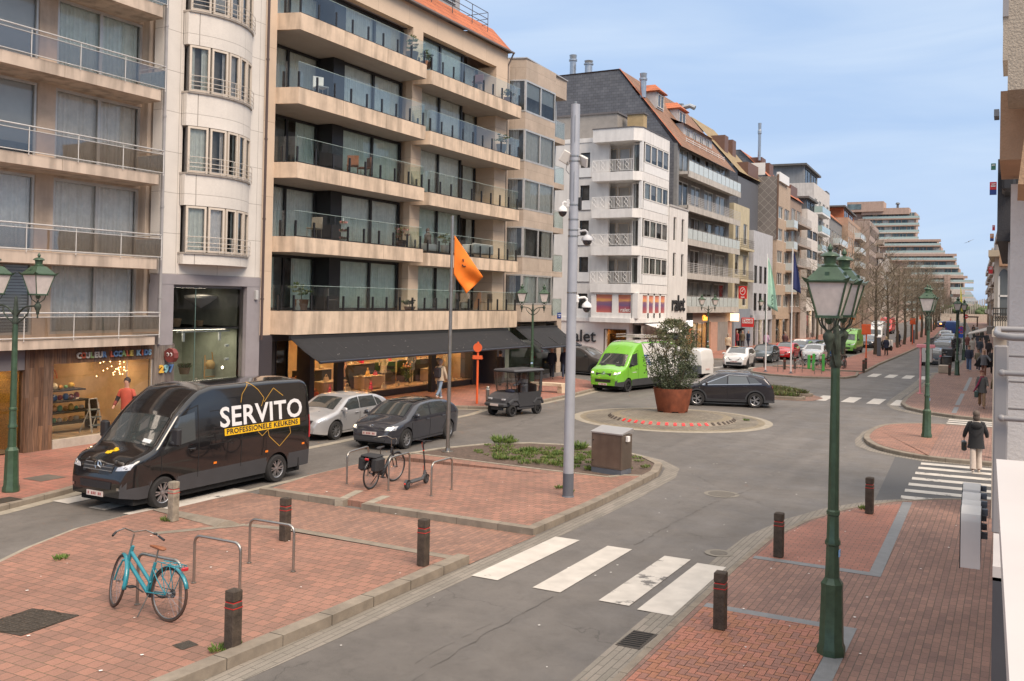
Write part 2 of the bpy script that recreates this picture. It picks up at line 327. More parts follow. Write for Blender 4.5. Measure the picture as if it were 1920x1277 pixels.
def bend(Y):
 if Y<90:return 0.
 if Y<180:return-.00025*(Y-90)**2
 return-2.025-.045*(Y-180)
# ================================================================= GROUND
ASP=asphalt()
PAVE_L=brick('paving_red',(.315,.158,.112),(.225,.125,.093),(.085,.068,.045),.205,.205,.006,rot=radians(0),grime=.2,moss=.55)
PAVE_S=brick('paving_small',(.31,.17,.12),(.215,.125,.095),(.11,.09,.07),.21,.105,.005,rot=radians(90),grime=.22,moss=.2)
PAVE_R=brick('paving_walk',(.29,.165,.125),(.205,.12,.097),(.10,.078,.06),.21,.105,.0055,rot=radians(90),grime=.2,moss=.2)
PAVE_LINEAR=brick('paving_far',(.36,.15,.11),(.28,.135,.10),(.10,.08,.06),.22,.22,.006,grime=.3,moss=.3)
KERB=mat('kerb_concrete',(.22,.185,.145),.85,var=.25,sc=3,bump=.4,bsc=120,streak=0)
KERBL=mat('kerb_pale',(.30,.265,.21),.85,var=.2,sc=4,bump=.3,bsc=100)
GUT=brick('gutter_setts',(.20,.18,.15),(.25,.22,.185),(.10,.09,.075),.6,.1,.006,rot=radians(90),grime=.2)
BAND=mat('band_grey',(.20,.205,.21),.7,var=.12,sc=6,bump=.2)
STONE=brick('setts',(.185,.16,.125),(.27,.235,.185),(.085,.07,.05),.17,.12,.016,grime=.35,moss=.3)
SETT_Y=brick('setts_yellow',(.29,.235,.155),(.22,.185,.13),(.10,.085,.06),.2,.1,.010,grime=.25)
SOIL=mat('soil',(.105,.073,.056),.95,var=.4,sc=9,bump=1,bsc=45)
IRON=mat('cast_iron',(.075,.062,.05),.6,.5,var=.35,sc=12,bump=1,bsc=40)
PW=[paint_white('road_paint_a',.33,1),paint_white('road_paint_b',.40,5),paint_white('road_paint_c',.435,9.3),paint_white('road_paint_d',.40,13)]
g=MB().m(ASP);g.sheet([(-400,-60),(400,-60),(400,900),(-400,900)],0);g.build('road',smooth=0,kind='structure')
g=MB().m(mat('far_ground',(.12,.115,.10),.9));g.sheet([(-5000,-3000),(5000,-3000),(5000,905),(-5000,905)],-.05);g.build('ground',smooth=0,kind='structure')
g=MB().m(mat('sea_water',(.10,.16,.22),.25,var=.1,sc=.05));g.sheet([(-7000,905),(7000,905),(7000,8000),(-7000,8000)],-.2);g.build('sea',smooth=0,kind='structure')
def kerbed(name,poly,pm,h=.13,kw=.16,z0=0.,km=KERB):
 """paved area with a kerb stone edge: two structures sharing a boundary"""
 inn=inset(poly,kw)
 a=MB().m(pm);a.prism(inn,z0,z0+h-.006);a.build(name,smooth=0,kind='structure')
 k=MB().m(km);n=len(poly);e2=inset(poly,.018)
 pr=[(poly,z0),(poly,z0+h-.02),(e2,z0+h),(inn,z0+h),(inn,z0+h-.03)]
 vs=[(p[0],p[1],z)for P_,z in pr for p in P_]
 area=sum(poly[i][0]*poly[(i+1)%n][1]-poly[(i+1)%n][0]*poly[i][1]for i in range(n))
 fs=[(r*n+i,r*n+(i+1)%n,(r+1)*n+(i+1)%n,(r+1)*n+i)for r in range(4)for i in range(n)]
 if area<0:fs=[tuple(reversed(f))for f in fs]
 k.add(vs,fs)
    # joints between the kerb stones
 J=mat('kerb_joint',(.05,.045,.035),.95,var=0);k.m(J);acc=.4
 for i in range(n):
  p=Vector(poly[i]);q=Vector(poly[(i+1)%n]);L=(q-p).length;d=(q-p)/max(L,1e-6);nn=Vector(inn[i])-p
  if abs(p.y)>75:continue
  while acc<L:
   c=p+d*acc;w=Vector(inn[i])+(Vector(inn[(i+1)%n])-Vector(inn[i]))*(acc/L);o_=(c-w).normalized()*.003;t_=d*.004
   k.add([(*(c-t_+o_),z0),(*(c+t_+o_),z0),(*(c+t_+o_),z0+h+.002),(*(c-t_+o_),z0+h+.002),(*(w+t_),z0+h+.002),(*(w-t_),z0+h+.002)],[(0,1,2,3),(3,2,4,5)]);acc+=1.0
  acc-=L
 k.build(name+'_kerb' if not name.endswith('kerb')else name,smooth=0,kind='structure')
def strip(pts,w0,w1,z,m,name,kind='structure'):
 """flat strip beside a polyline, from offset w0 to w1 (left positive)"""
 P_=[Vector(p)for p in pts];L=[]
 for i,p in enumerate(P_):
  d=(P_[min(i+1,len(P_)-1)]-P_[max(i-1,0)]).normalized();nn=Vector((-d.y,d.x));L.append((p+nn*w0,p+nn*w1))
 k=MB().m(m)
 for(a,b),(c,d)in zip(L,L[1:]):
  q=[(a.x,a.y),(c.x,c.y),(d.x,d.y),(b.x,b.y)];k.sheet(q,z)
 return k.build(name,smooth=0,kind=kind)
# --- near island with the teal bicycle (level with the gutter on its left, kerb on its right)
A_left=[(-13.2,4),(-14.4,7.6),(-15.4,10.3),(-16.0,11.5),(-16.5,12.9),(-16.6,14.1)]
A_poly=[(-8.95,4)]+[(-8.86,8),(-8.72,11),(-8.66,14.6),(-9.05,14.9)]+[(-9.9,14.86),(-12.9,14.86),(-13.9,14.75),(-14.5,13.9)]+[(-16.3,14.5)]+A_left[::-1]
A_main=[(-8.95,4),(-8.86,8),(-8.72,11),(-8.66,14.85),(-16.55,14.85)]+A_left[::-1]
g=MB().m(PAVE_L);g.sheet(A_main,.055);g.m(KERB)
for i in range(len(A_left)-1):
 a,b=A_left[i],A_left[i+1];g.quad((a[0],a[1],.055),(b[0],b[1],.055),(b[0]-.02,b[1],0),(a[0]-.02,a[1],0))
g.build('island_paving',smooth=0,kind='structure')
# raised kerb of its right side and corner
k=MB().m(KERB)
kl=[(-8.95,4),(-8.86,8),(-8.72,11),(-8.66,14.95)]
for(x0,y0),(x1,y1)in zip(kl,kl[1:]):
 k.add([(x0,y0,0),(x1,y1,0),(x1,y1,.15),(x0,y0,.15),(x0-.24,y0,.15),(x1-.24,y1,.15),(x0-.24,y0,.04),(x1-.24,y1,.04)],[(0,1,2,3),(3,2,5,4),(4,5,7,6)])
k.add([(-8.66,14.95,0),(-8.90,14.95,0),(-8.90,14.95,.15),(-8.66,14.95,.15)],[(0,1,2,3)])
for y in[5.1,6.1,7.1,8.1,9.1,10.1,11.1,12.1,13.1,14.1]:
 x=-8.86+(y-8)*.045 if y<11 else-8.72+(y-11)*.015
 k.m(mat('kerb_joint',(.05,.045,.035),.95,var=0));k.box(x-.242,x+.004,y-.005,y+.005,0,.153)
k.build('island_kerb',smooth=0,kind='structure')
# flush grey band that closes the island at the cycle crossing, and the sloping edge stone
strip([(-8.7,14.95),(-12.8,15.02),(-13.9,14.8)],-.11,.11,.060,KERB,'paving_band')
strip([(-13.9,14.8),(-14.9,13.3)],-.1,.1,.062,KERB,'paving_band')
k=MB().m(KERB);k.add([(-14.3,14.35,.06),(-13.95,14.75,.06),(-16.5,14.95,.07),(-16.5,14.7,.07),(-14.2,14.5,.15),(-14.1,14.62,.15)],[(0,1,5,4),(3,4,5,2),(0,4,3),(1,2,5)]);k.build('ramp_kerb',kind='structure',smooth=0)
# cycle crossing between the two islands, finer bricks
g=MB().m(PAVE_S);g.sheet([(-8.62,14.9),(-8.52,17.4),(-16.35,17.4),(-16.55,14.85)],.010);g.build('crossing_paving',smooth=0,kind='structure')
# --- island with the planting bed
B_poly=[(-8.58,17.4),(-8.5,20.5),(-8.55,23.5),(-8.62,25.2),(-8.95,26.5),(-9.7,27.4),(-10.9,28.1),(-12.4,28.35),(-14,27.9),(-15.1,26.8),(-15.8,25.2),(-16.3,22.5),(-16.3,19.5),(-15.95,17.4)]
B_in=inset(B_poly,.2)
g=MB().m(PAVE_L);g.prism([p for p in B_in if p[1]<23.6]+[(-16,23.85)][:0],.0,.13)
g.build('island_paving',smooth=0,kind='structure')
g=MB().m(PAVE_L);g.prism([(-8.72,23.2),(-8.72,24.3),(-9.2,24.15),(-9.4,23.65),(-11.5,23.65),(-15.7,23.9),(-16.0,23.2)],0,.128);g.build('island_paving',smooth=0,kind='structure')
def open_kerb(line,w,h,name='island_kerb',z0=0.,m=KERB):
 k=MB().m(m);P_=[Vector(p)for p in line];L=[]
 for i,p in enumerate(P_):
  d1=(P_[i]-P_[i-1]).normalized()if i else None;d2=(P_[i+1]-P_[i]).normalized()if i<len(P_)-1 else None
  d=((d1 or d2)+(d2 or d1)).normalized();nn=Vector((-d.y,d.x));sc_=1/max(.5,nn.dot(Vector((-(d1 or d2).y,(d1 or d2).x))));L.append((p,p+nn*w*sc_))
 for(a,b),(c,d)in zip(L,L[1:]):
  k.add([(a.x,a.y,z0),(c.x,c.y,z0),(c.x,c.y,z0+h),(a.x,a.y,z0+h),(b.x,b.y,z0+h),(d.x,d.y,z0+h),(b.x,b.y,z0),(d.x,d.y,z0)],[(0,1,2,3),(3,2,5,4),(4,5,7,6)])
 a,b=L[0];k.quad((a.x,a.y,z0),(b.x,b.y,z0),(b.x,b.y,z0+h),(a.x,a.y,z0+h));a,b=L[-1];k.quad((a.x,a.y,z0),(b.x,b.y,z0),(b.x,b.y,z0+h),(a.x,a.y,z0+h))
 J=mat('kerb_joint',(.05,.045,.035),.95,var=0);k.m(J);acc=.5
 for(a,b),(c,d)in zip(L,L[1:]):
  ln=(c-a).length;e=(c-a)/max(ln,1e-6)
  while acc<ln and a.y<75:
   p=a+e*acc;q=b+(d-b)*(acc/ln);o_=(p-q).normalized()*.003;t=e*.004
   k.add([(*(p-t+o_),z0),(*(p+t+o_),z0),(*(p+t+o_),z0+h+.002),(*(p-t+o_),z0+h+.002),(*(q+t),z0+h+.002),(*(q-t),z0+h+.002)],[(0,1,2,3),(3,2,4,5)]);acc+=1.0
  acc-=ln
 return k.build(name,smooth=0,kind='structure')
open_kerb([(-12.9,17.38),(-8.58,17.38)],.22,.145);open_kerb([(-8.58,17.385)]+B_poly[1:6],.22,.141)
open_kerb(B_poly[5:12],.16,.135,m=KERBL)
open_kerb([(-15.95,17.42),(-13.45,17.42)],.22,.145);open_kerb([(-13.45,17.42),(-13.75,18.6)],.2,.14,m=KERBL);open_kerb([(-12.9,17.38),(-13.05,18.4)],-.2,.14,m=KERBL)
g=MB().m(SOIL);bed=[p for p in B_in if p[1]>=23.7]+[(-16.0,23.95),(-14.1,23.8),(-11.5,23.72),(-9.5,23.72),(-9.2,24.2)]
bed=inset(B_poly,.17)[4:12]
bed=[p for p in inset(B_poly,.17)if 24.2<p[1]]+[(-15.95,23.95),(-14.1,23.85),(-11.5,23.7),(-9.45,23.7),(-9.2,24.2),(-8.8,24.4)]
cx=sum(p[0]for p in bed)/len(bed);cy=sum(p[1]for p in bed)/len(bed)
rings=7;vs=[]
for r_ in range(rings+1):
 f=1-r_/rings
 for p in bed:vs.append((cx+(p[0]-cx)*f,cy+(p[1]-cy)*f,.115+.06*(1-f**2)+(random.uniform(-.018,.018)if 0<r_<rings else 0)))
nb=len(bed);g.add(vs,[(r_*nb+i,r_*nb+(i+1)%nb,(r_+1)*nb+(i+1)%nb,(r_+1)*nb+i)for r_ in range(rings)for i in range(nb)]);g.build('soil',smooth=60,kind='structure')
open_kerb([(-15.95,23.85),(-14.1,23.75),(-11.5,23.6),(-9.5,23.6),(-9.2,24.1),(-8.75,24.3)],.09,.145,m=KERBL)
# gutters along kerbs
GL=[(-8.95,4),(-8.86,8),(-8.72,11),(-8.62,14.9),(-8.52,17.4),(-8.46,20.5),(-8.5,23.5),(-8.56,25.2),(-8.88,26.55),(-9.65,27.5),(-10.9,28.2)]
strip(GL,0,-.42,.004,GUT,'gutter')
strip([(x-.02,y)for x,y in A_left],0,.16,.008,KERBL,'gutter')
strip([(-16.58,14.1),(-16.35,17.4),(-16.35,20),(-16.32,22.5),(-15.85,25.3),(-15.1,27),(-14,28),(-12.4,28.45),(-10.9,28.2)],0,.2,.008,KERBL,'gutter')
# --- roundabout
RC=(-12.42,37.8)
def ring(name,r0_,r1_,z0,z1,m,n=72,skirt=0.):
 k=MB().m(m);vs=[]
 for i in range(n):
  a=2*pi*i/n;vs+=[(RC[0]+r0_*cos(a),RC[1]+r0_*sin(a),z0),(RC[0]+r1_*cos(a),RC[1]+r1_*sin(a),z1)]
 k.add(vs,[(2*i,(2*i+2)%(2*n),(2*i+3)%(2*n),2*i+1)for i in range(n)][::1]if r0_>r1_ else[])
 return k.build(name,smooth=0,kind='structure')
ring('roundabout_edge',4.05,3.75,.005,.02,KERBL);ring('roundabout_edge',3.75,3.5,.02,.035,SETT_Y)
ring('roundabout_paving',3.5,2.62,.035,.05,STONE);ring('roundabout_kerb',2.62,2.42,.05,.16,KERB);ring('roundabout_paving',2.42,2.1,.16,.18,SETT_Y)
ring('roundabout_paving',2.1,.001,.18,.21,STONE)
for i in range(26):
 a=radians(288+(i-12.5)*7.2);c=Vector((cos(a),sin(a),0));t=Vector((-c.y,c.x,0))
 red=6<=i<=17
 k=MB().m(mat('reflector_red' if red else 'reflector_grey',(.75,.04,.04)if red else(.07,.055,.045),.25 if red else.9,var=.2,sc=30))
 p=Vector((RC[0],RC[1],0));P1=p+c*2.60+Vector((0,0,.07));P2=p+c*2.47+Vector((0,0,.155));nn=(c+Vector((0,0,1.7))).normalized()*.012
 w=t*.062;k.add([P1-w,P1+w,P2+w*.9,P2-w*.9,P1-w+nn,P1+w+nn,P2+w*.9+nn,P2-w*.9+nn],[(0,1,2,3),(4,7,6,5),(0,4,5,1),(1,5,6,2),(2,6,7,3),(3,7,4,0)])
 k.build('reflector',label=('red reflector set in the kerb ring of the roundabout' if red else 'dull worn reflector block in the kerb ring of the roundabout'),cat='reflector',group='red reflectors on the roundabout kerb' if red else 'worn reflectors on the roundabout kerb')
# --- left pavement
BX=-45
L_poly=[(BX,-10),(-18.9,-10),(-19.0,8),(-19.25,13),(-19.65,15),(-20.4,17.2),(-21.4,18.8),(-22.4,20),(-22.4,34),(-22.2,34.9),(-21.6,35.4),(-20.3,36.0),(-19.6,37),(-19.4,40),(-19.5,44),(-19.8,47.5),(-20.6,50),(-22.2,52),(-24.5,53.6),(-27,54.4),(-34,54.8),(BX,55)]
kerbed('pavement',L_poly,PAVE_LINEAR)
kl=[p for p in L_poly if p[0]>-40][0:]
strip(kl[:16],0,-.3,.006,KERBL,'gutter')
strip([(-19.3,16.5),(-19.45,20),(-19.55,25),(-19.65,30),(-19.8,34),(-20.15,36)],-.16,.16,.009,KERBL,'gutter')
# pavement beyond the side street
far_l=[(BX,66.2),(-27,66.2),(-24.5,67),(-22.4,68.6),(-21,70.6),(-20.6,73),(-21.4,75.5),(-22.6,77)]
far_l+=[(-22.6,80),(-19.6,82),(-19.4,86),(-22.4,88)]+[(-22.4+bend(y),y)for y in range(90,440,10)]+[(-60,440),(-60,66.5)]
kerbed('pavement',far_l,PAVE_LINEAR)
# --- island with the flagpoles
D=[(-9.55,70.4),(-9.35,68.2),(-9.75,66.2),(-10.6,65.2),(-12.4,64.6),(-14.6,65.2),(-16.3,67),(-17.0,70),(-16.8,73.4),(-15.6,73.2),(-12,72.0),(-9.7,71.6)]
kerbed('island_paving',D,PAVE_LINEAR,.12)
D2=[(-9.5,73.0),(-9.6,79)]+[(-9.75+bend(y),y)for y in range(84,345,10)]+[(-20.8,345)]
D2+=[(-13.5+bend(y),y)for y in range(340,80,-10)]+[(-13.6,78),(-16.0,76),(-16.4,74.4),(-13,73.4)]
kerbed('island_paving',D2,PAVE_LINEAR,.13)
g=MB().m(PAVE_LINEAR);g.sheet([(-9.6,71.0),(-9.5,74),(-13,74),(-16.8,75),(-16.9,72)],.03);g.build('crossing_paving',smooth=0,kind='structure')
# --- splitter island with two strips of ground cover
C1=smooth_poly([(-13.6,51.6),(-11.2,49.2),(-9.5,49.3),(-9.2,49.9),(-11.0,51.2)],.35);C2=smooth_poly([(-13.6,53.2),(-11.4,51.9),(-9.6,51.3),(-9.2,51.9),(-10.5,53.3),(-12,54.5)],.35)
kerbed('island_bed',C1,SOIL,.16,.14);kerbed('island_bed',C2,SOIL,.16,.14)
g=MB().m(PAVE_S);g.sheet(smooth_poly([(-13.9,51.8),(-11.1,48.9),(-8.9,49.2),(-8.6,51.2),(-10.3,54.2),(-12.2,55.2)],.5),.012);g.build('island_paving',smooth=0,kind='structure')
# --- right pavement: near part, round island, far part
E_=[(-4.3,-8),(-4.35,9),(-4.4,13),(-4.42,17),(-4.35,19.6),(-4.0,21.6),(-3.4,23.4),(-2.6,24.8),(-1.6,25.8),(-.5,26.4),(1.5,26.9),(5,27),(5,-8)]
kerbed('pavement',E_,PAVE_R,.1,.12)
kl=E_[:12];strip(kl,0,.5,.006,GUT,'gutter')
F_=smooth_poly([(-4.75,36),(-4.85,38.6),(-4.55,41.0),(-3.0,42.35),(5,42.3),(5,32.6),(-2.5,32.6),(-4.0,33.9)],1.1,5,sharp=(4,5))
kerbed('pavement',F_,PAVE_R,.13,.2);strip([(5,32.45)]+[(-2.5,32.4),(-3.4,32.9),(-4.2,33.6),(-4.75,34.6),(-4.98,36),(-5.05,38.6),(-4.75,41),(-4.2,41.8)],.0,-.36,.007,GUT,'gutter')
g=MB().m(PAVE_L);g.sheet(inset(smooth_poly([(-4.75,36),(-4.85,38.6),(-4.55,41.0),(-3.0,42.35),(-2.1,42.3),(-2.1,32.6),(-2.5,32.6),(-4.0,33.9)],.9,5,sharp=(4,5)),.24),.13);g.build('island_paving',smooth=0,kind='structure')
G_=[(5,45.2),(-.7,45.4),(-2.2,45.9),(-3.4,46.8),(-4.4,48.4),(-4.85,50.3),(-4.95,53),(-4.9,62),(-4.95,70),(-5.1,74.5)]
G_+=[(-4.0,78.2),(-3.9,82)]+[(-4.0+bend(y),y)for y in range(86,440,10)]+[(20,440),(20,46)]
kerbed('pavement',G_,PAVE_R,.13,.2);strip([(5,45.1),(-.7,45.3),(-2.2,45.8),(-3.5,46.7),(-4.6,48.3),(-5.05,50.3),(-5.15,53),(-5.1,62),(-5.15,72)],0,.45,.007,GUT,'gutter')
strip([(-5.2,76),(-4.3,79),(-4.15,84)],0,.3,.007,KERBL,'gutter')
# grey inlaid bands and herringbone panels of the near pavement
g=MB().m(BAND)
for q in([(-2.2,17.95),(-1.99,17.95),(-2.1,24.9),(-2.31,24.85)],[(-4.22,17.95),(-4.22,17.75),(-1.99,17.72),(-1.99,17.95)],[(-4.2,14.72),(-4.2,14.52),(-1.96,14.5),(-1.96,14.72)],[(-2.17,8),(-1.93,8),(-1.96,14.5),(-2.2,14.5)]):g.sheet(q,.1)
for q in([(-2.4,46.9),(-2.2,46.9),(-2.22,49.8),(-2.42,49.8)],[(-2.45,50.9),(-2.25,50.9),(-2.3,58),(-2.5,58)],[(-2.5,60),(-2.3,60),(-2.4,72),(-2.6,72)]):g.sheet(q,.13)
g.build('paving_band',smooth=0,kind='structure')
hb=MB();HC_=[mat('paver_%s'%t_,c,.8,var=.15,sc=20,bump=.3)for t_,c in(('red',(.37,.155,.105)),('brown',(.28,.135,.10)),('rust',(.33,.145,.085)))]
hb.m(mat('paver_joint',(.09,.07,.05),.95));hb.sheet([(-4.2,8),(-2.2,8),(-2.2,14.5),(-4.2,14.5)],.098)
def hbrick(x,y,w,h_):
 x1,y1=x+w-.008,y+h_-.008
 x=max(x,-4.19);x1=min(x1,-2.2);y1=min(y1,14.5)
 if x1-x<.02 or y1-y<.02 or y<8:return
 hb.m(random.choice(HC_));z=.104+random.uniform(-.001,.001);hb.quad((x,y,z),(x1,y,z),(x1,y1,z),(x,y1,z))
u=.098
for i in range(-40,45):
 for j in range(-5,45):
  hx=-4.2+(i+0)*u;hy=8+0*u
        # herringbone lattice: vectors (1,1) and (2,-2) in brick-width units
  bx_,by_=-4.2+(i+2*j-20)*u,8+(i-2*j+40)*u
  hbrick(bx_,by_,2*u,u);hbrick(bx_,by_+u,u,2*u)
hb.build('herringbone_paving',smooth=0,kind='structure')
# slightly rotated brick panel between the bands
g=MB().m(brick('paving_panel',(.36,.155,.11),(.29,.135,.10),(.11,.085,.065),.21,.105,.006,rot=radians(0),grime=.2));g.sheet([(-4.2,17.95),(-2.2,17.95),(-2.31,24.6),(-3.1,23.5),(-3.8,21.6),(-4.16,19.6)],.1);g.build('brick_panel_paving',smooth=0,kind='structure')
# --- painted markings
def bars(quads,mats_,name,group_label=None):
 for i,q in enumerate(quads):k=MB().m(mats_[i%len(mats_)]);k.sheet(q,.011);k.build(name,smooth=0,kind='structure')
bars([[(-8.24,14.3),(-7.72,14.3),(-7.62,17.55),(-8.16,17.55)],[(-7.03,14.25),(-6.52,14.25),(-6.47,17.45),(-6.98,17.45)],[(-5.82,14.2),(-5.3,14.2),(-5.27,17.35),(-5.78,17.35)]],[PW[0],PW[0],PW[2]],'zebra_stripe')
bars([[(-5.13+.0,14.1),(-4.56,14.1),(-4.56,17.2),(-5.1,17.2)]],[PW[0]],'zebra_stripe')
bars([[(x,14.3),(x+.52,14.3),(x+.5,17.6),(x,17.6)]for x in(-19.25,-18.05,-16.95)],[PW[0],PW[3],PW[1]],'zebra_stripe')
bars([[(x,49.9),(x+.62,49.9),(x+.62,52.9),(x,52.9)]for x in(-8.95,-7.6,-6.4,-5.3)],[PW[0]],'zebra_stripe')
bars([[(x,69.2),(x+.6,69.2),(x+.6,72.6),(x,72.6)]for x in(-8.85,-7.75,-6.65,-5.6)],[PW[0]],'zebra_stripe')
bars([[(x,69.8),(x+.6,69.8),(x+.6,73),(x,73)]for x in(-19.9,-18.8,-17.9)],[PW[0]],'zebra_stripe')
bars([[(x+bend(y),y),(x+.6+bend(y),y),(x+.6+bend(y),y+3),(x+bend(y),y+3)]for y in(142,160)for x in(-9.2,-8.0,-6.8,-5.6)],[PW[0]],'zebra_stripe')
g=MB().m(mat('asphalt_patch',(.088,.086,.086),.8,var=.1,sc=6,bump=.3,bsc=90));g.sheet([(-2.95,24.4),(-1.5,26.1),(5,27.2),(5,32.2),(-2.5,32.2),(-2.75,34.3),(-3.3,32.9)],.0035);g.sheet([(-2.6,42.6),(-1.9,46),(5,45),(5,42.6)],.0035);g.build('road_patch',smooth=0,kind='structure')
bars([[(-2.45,y),(4,y+.25),(4,y+.65),(-2.47,y+.42)]for y in(25.75,26.75,27.75,28.75,29.75,30.75,31.65)],[PW[2],PW[3],PW[1],PW[2],PW[2],PW[1],PW[0]],'zebra_stripe')
bars([[(-2.4,y),(4,y),(4,y+.4),(-2.42,y+.4)]for y in(42.75,43.5,44.25,44.95)],[PW[1]],'zebra_stripe')
# drains and covers
def cover(name,poly,z,label,cat,slots=None):
 k=MB().m(IRON);k.prism(poly,z-.02,z);
 if slots:k.m(mat('drain_dark',(.01,.01,.01),1,var=0));[k.sheet(q,z+.003)for q in slots]
 return k.build(name,smooth=0,label=label,cat=cat)
cov=cover('inspection_cover',[(-12.75,8.35),(-11.95,8.45),(-12.0,9.4),(-12.85,9.25)],.066,'large cast iron inspection cover left of the teal bicycle','manhole cover')
k=MB().m(mat('iron_worn',(.12,.10,.08),.5,.6,var=.3,sc=20));
for i in range(9):
 for j in range(9):x=-12.68+i*.08;y=8.5+j*.095;k.box(x,x+.035,y,y+.035,.066,.070)
for a in range(28):
 t0,t1=2*pi*a/28,2*pi*(a+.8)/28;k.sheet([(-12.4+.40*cos(t0),8.87+.44*sin(t0)),(-12.4+.40*cos(t1),8.87+.44*sin(t1)),(-12.4+.425*cos(t1),8.87+.465*sin(t1)),(-12.4+.425*cos(t0),8.87+.465*sin(t0))],.0715)
k.build('tread_pattern',cov,0)
cover('drain_grate',[(-4.86,12.5),(-4.5,12.5),(-4.48,13.2),(-4.84,13.2)],.012,'rusty slotted drain grate in the gutter by the lower kerb','drain',[[(-4.83,12.54+i*.08),(-4.53,12.58+i*.08),(-4.53,12.62+i*.08),(-4.83,12.58+i*.08)]for i in range(8)])
def roundc(name,cx_,cy_,r,label):
 k=MB().m(mat('cover_grey',(.14,.125,.105),.8,.2,var=.2,sc=15));k.prism(arc(cx_,cy_,r,0,360,28)[:-1],.0,.009+.008*(r<.3));k.m(mat('cover_ring',(.2,.18,.15),.8));zq=.013 if r<.3 else.006;
 for a in range(28):
  t0,t1=2*pi*a/28,2*pi*(a+1)/28;k.sheet([(cx_+r*cos(t0),cy_+r*sin(t0)),(cx_+r*cos(t1),cy_+r*sin(t1)),(cx_+(r+.1)*cos(t1),cy_+(r+.1)*sin(t1)),(cx_+(r+.1)*cos(t0),cy_+(r+.1)*sin(t0))],zq)
 return k.build(name,smooth=0,label=label,cat='manhole cover')
roundc('manhole_cover',-6.45,23.75,.34,'round manhole cover in the middle of the near road beyond the zebra crossing')
roundc('manhole_cover',-4.95,18.1,.17,'small round cover at the kerb beside the last zebra stripe')
cover('drain_grate',[(-19.9,13.1),(-19.45,13.1),(-19.45,13.7),(-19.9,13.7)],.14,'drain grate at the left pavement corner in front of the black van','drain')
k=MB().m(mat('metal_plate',(.17,.15,.13),.6,.4));k.sheet([(-21.6,15.2),(-20.9,15.2),(-20.9,15.9),(-21.6,15.9)],.132);k.build('inspection_cover',smooth=0,label='small dark metal cover in the left pavement behind the green lamp',cat='manhole cover')
k=MB().m(IRON);k.sheet([(-9.95,9.25),(-9.7,9.2),(-9.66,9.45),(-9.9,9.5)],.061);k.build('inspection_cover',smooth=0,label='small square cover in the red paving left of the front bollard',cat='manhole cover')
def crack(pts,w,nm='road_crack'):
 k=MB().m(mat('crack_dark',(.085,.077,.07),.95,var=.3));P_=[]
 for(xa,ya),(xb,yb)in zip(pts,pts[1:]):
  n=max(3,int(hypot(xb-xa,yb-ya)/.18))
  for i in range(n):P_.append((xa+(xb-xa)*i/n+random.uniform(-.035,.035),ya+(yb-ya)*i/n))
 for(xa,ya),(xb,yb)in zip(P_,P_[1:]):
  q=w*random.uniform(.15,.75)
  if random.random()<.2:continue
  k.add([(xa-q,ya,.0095),(xb-q,yb,.0095),(xb+q,yb,.0095),(xa+q,ya,.0095)],[(0,3,2,1)])
 k.build(nm,smooth=0,kind='structure')
crack([(-6.6,9),(-6.62,12),(-6.5,14.2)],.009);crack([(-6.55,17.8),(-6.5,20),(-6.35,22.5),(-5.9,25)],.010);crack([(-6.9,10.5),(-6.75,12.6)],.006);crack([(-8.2,26.5),(-6.8,24.6),(-4.6,22.4)],.009);crack([(-7.6,33),(-5.6,31)],.012);crack([(-6.3,30),(-4.9,33.2)],.010);crack([(-7.9,48),(-5.5,46.8)],.012)
# litter flecks
LIT=mat('litter_white',(.75,.72,.68),.8,var=0)
k=MB().m(LIT)
for i in range(90):
 x,y=random.choice([(random.uniform(-15,-9),random.uniform(7,22)),(random.uniform(-8.3,-4.8),random.uniform(10,34)),(random.uniform(-4,-.5),random.uniform(12,24))]);s_=random.uniform(.008,.026);z=.155 if y>17.6 and x<-8.6 else(.075 if x<-8.6 else(.115 if x>-4.1 else.012))
 if-8.6>x and 14.8<y<17.7:z=.065
 k.sheet([(x-s_,y-s_*.5),(x+s_*.4,y-s_),(x+s_,y+s_*.6),(x-s_*.2,y+s_)],z)
k.build('litter',smooth=0,label='pale flecks of litter scattered over road and paving',cat='litter',kind='stuff')
# ================================================================= STREET FURNITURE
GRN=mat('lamp_green',(.045,.085,.048),.42,.2,var=.25,sc=8,bump=.15,bsc=30,coat=.2)
GRNW=mat('bracket_weathered',(.045,.06,.045),.7,.2,var=.5,sc=14)
FROST=mat('frosted_glass',(.62,.56,.52),.3,var=.12,sc=7,spec=.4)
STEEL=mat('brushed_steel',(.36,.34,.31),.33,.9,var=.12,sc=10)
GREYP=mat('mast_grey',(.37,.385,.42),.5,.2,var=.06,sc=3,streak=.1)
DKGREY=mat('mast_base_grey',(.10,.11,.13),.6,var=.1)
BLK=mat('black_plastic',(.02,.02,.022),.5,var=.1)
BOLW=mat('bollard_wood',(.058,.042,.03),.8,var=.5,sc=9,bump=.8,bsc=30)
BOLG=mat('bollard_grey_wood',(.25,.215,.165),.85,var=.4,sc=9,bump=.8,bsc=30)
REDB=mat('red_band',(.5,.03,.025),.5,var=.2)
WHITE=mat('white_paint',(.72,.71,.69),.5,var=.06)
def octo(k,prof,c=(0,0,0),n=8):k.lathe(prof,n,c,a0=pi/8)
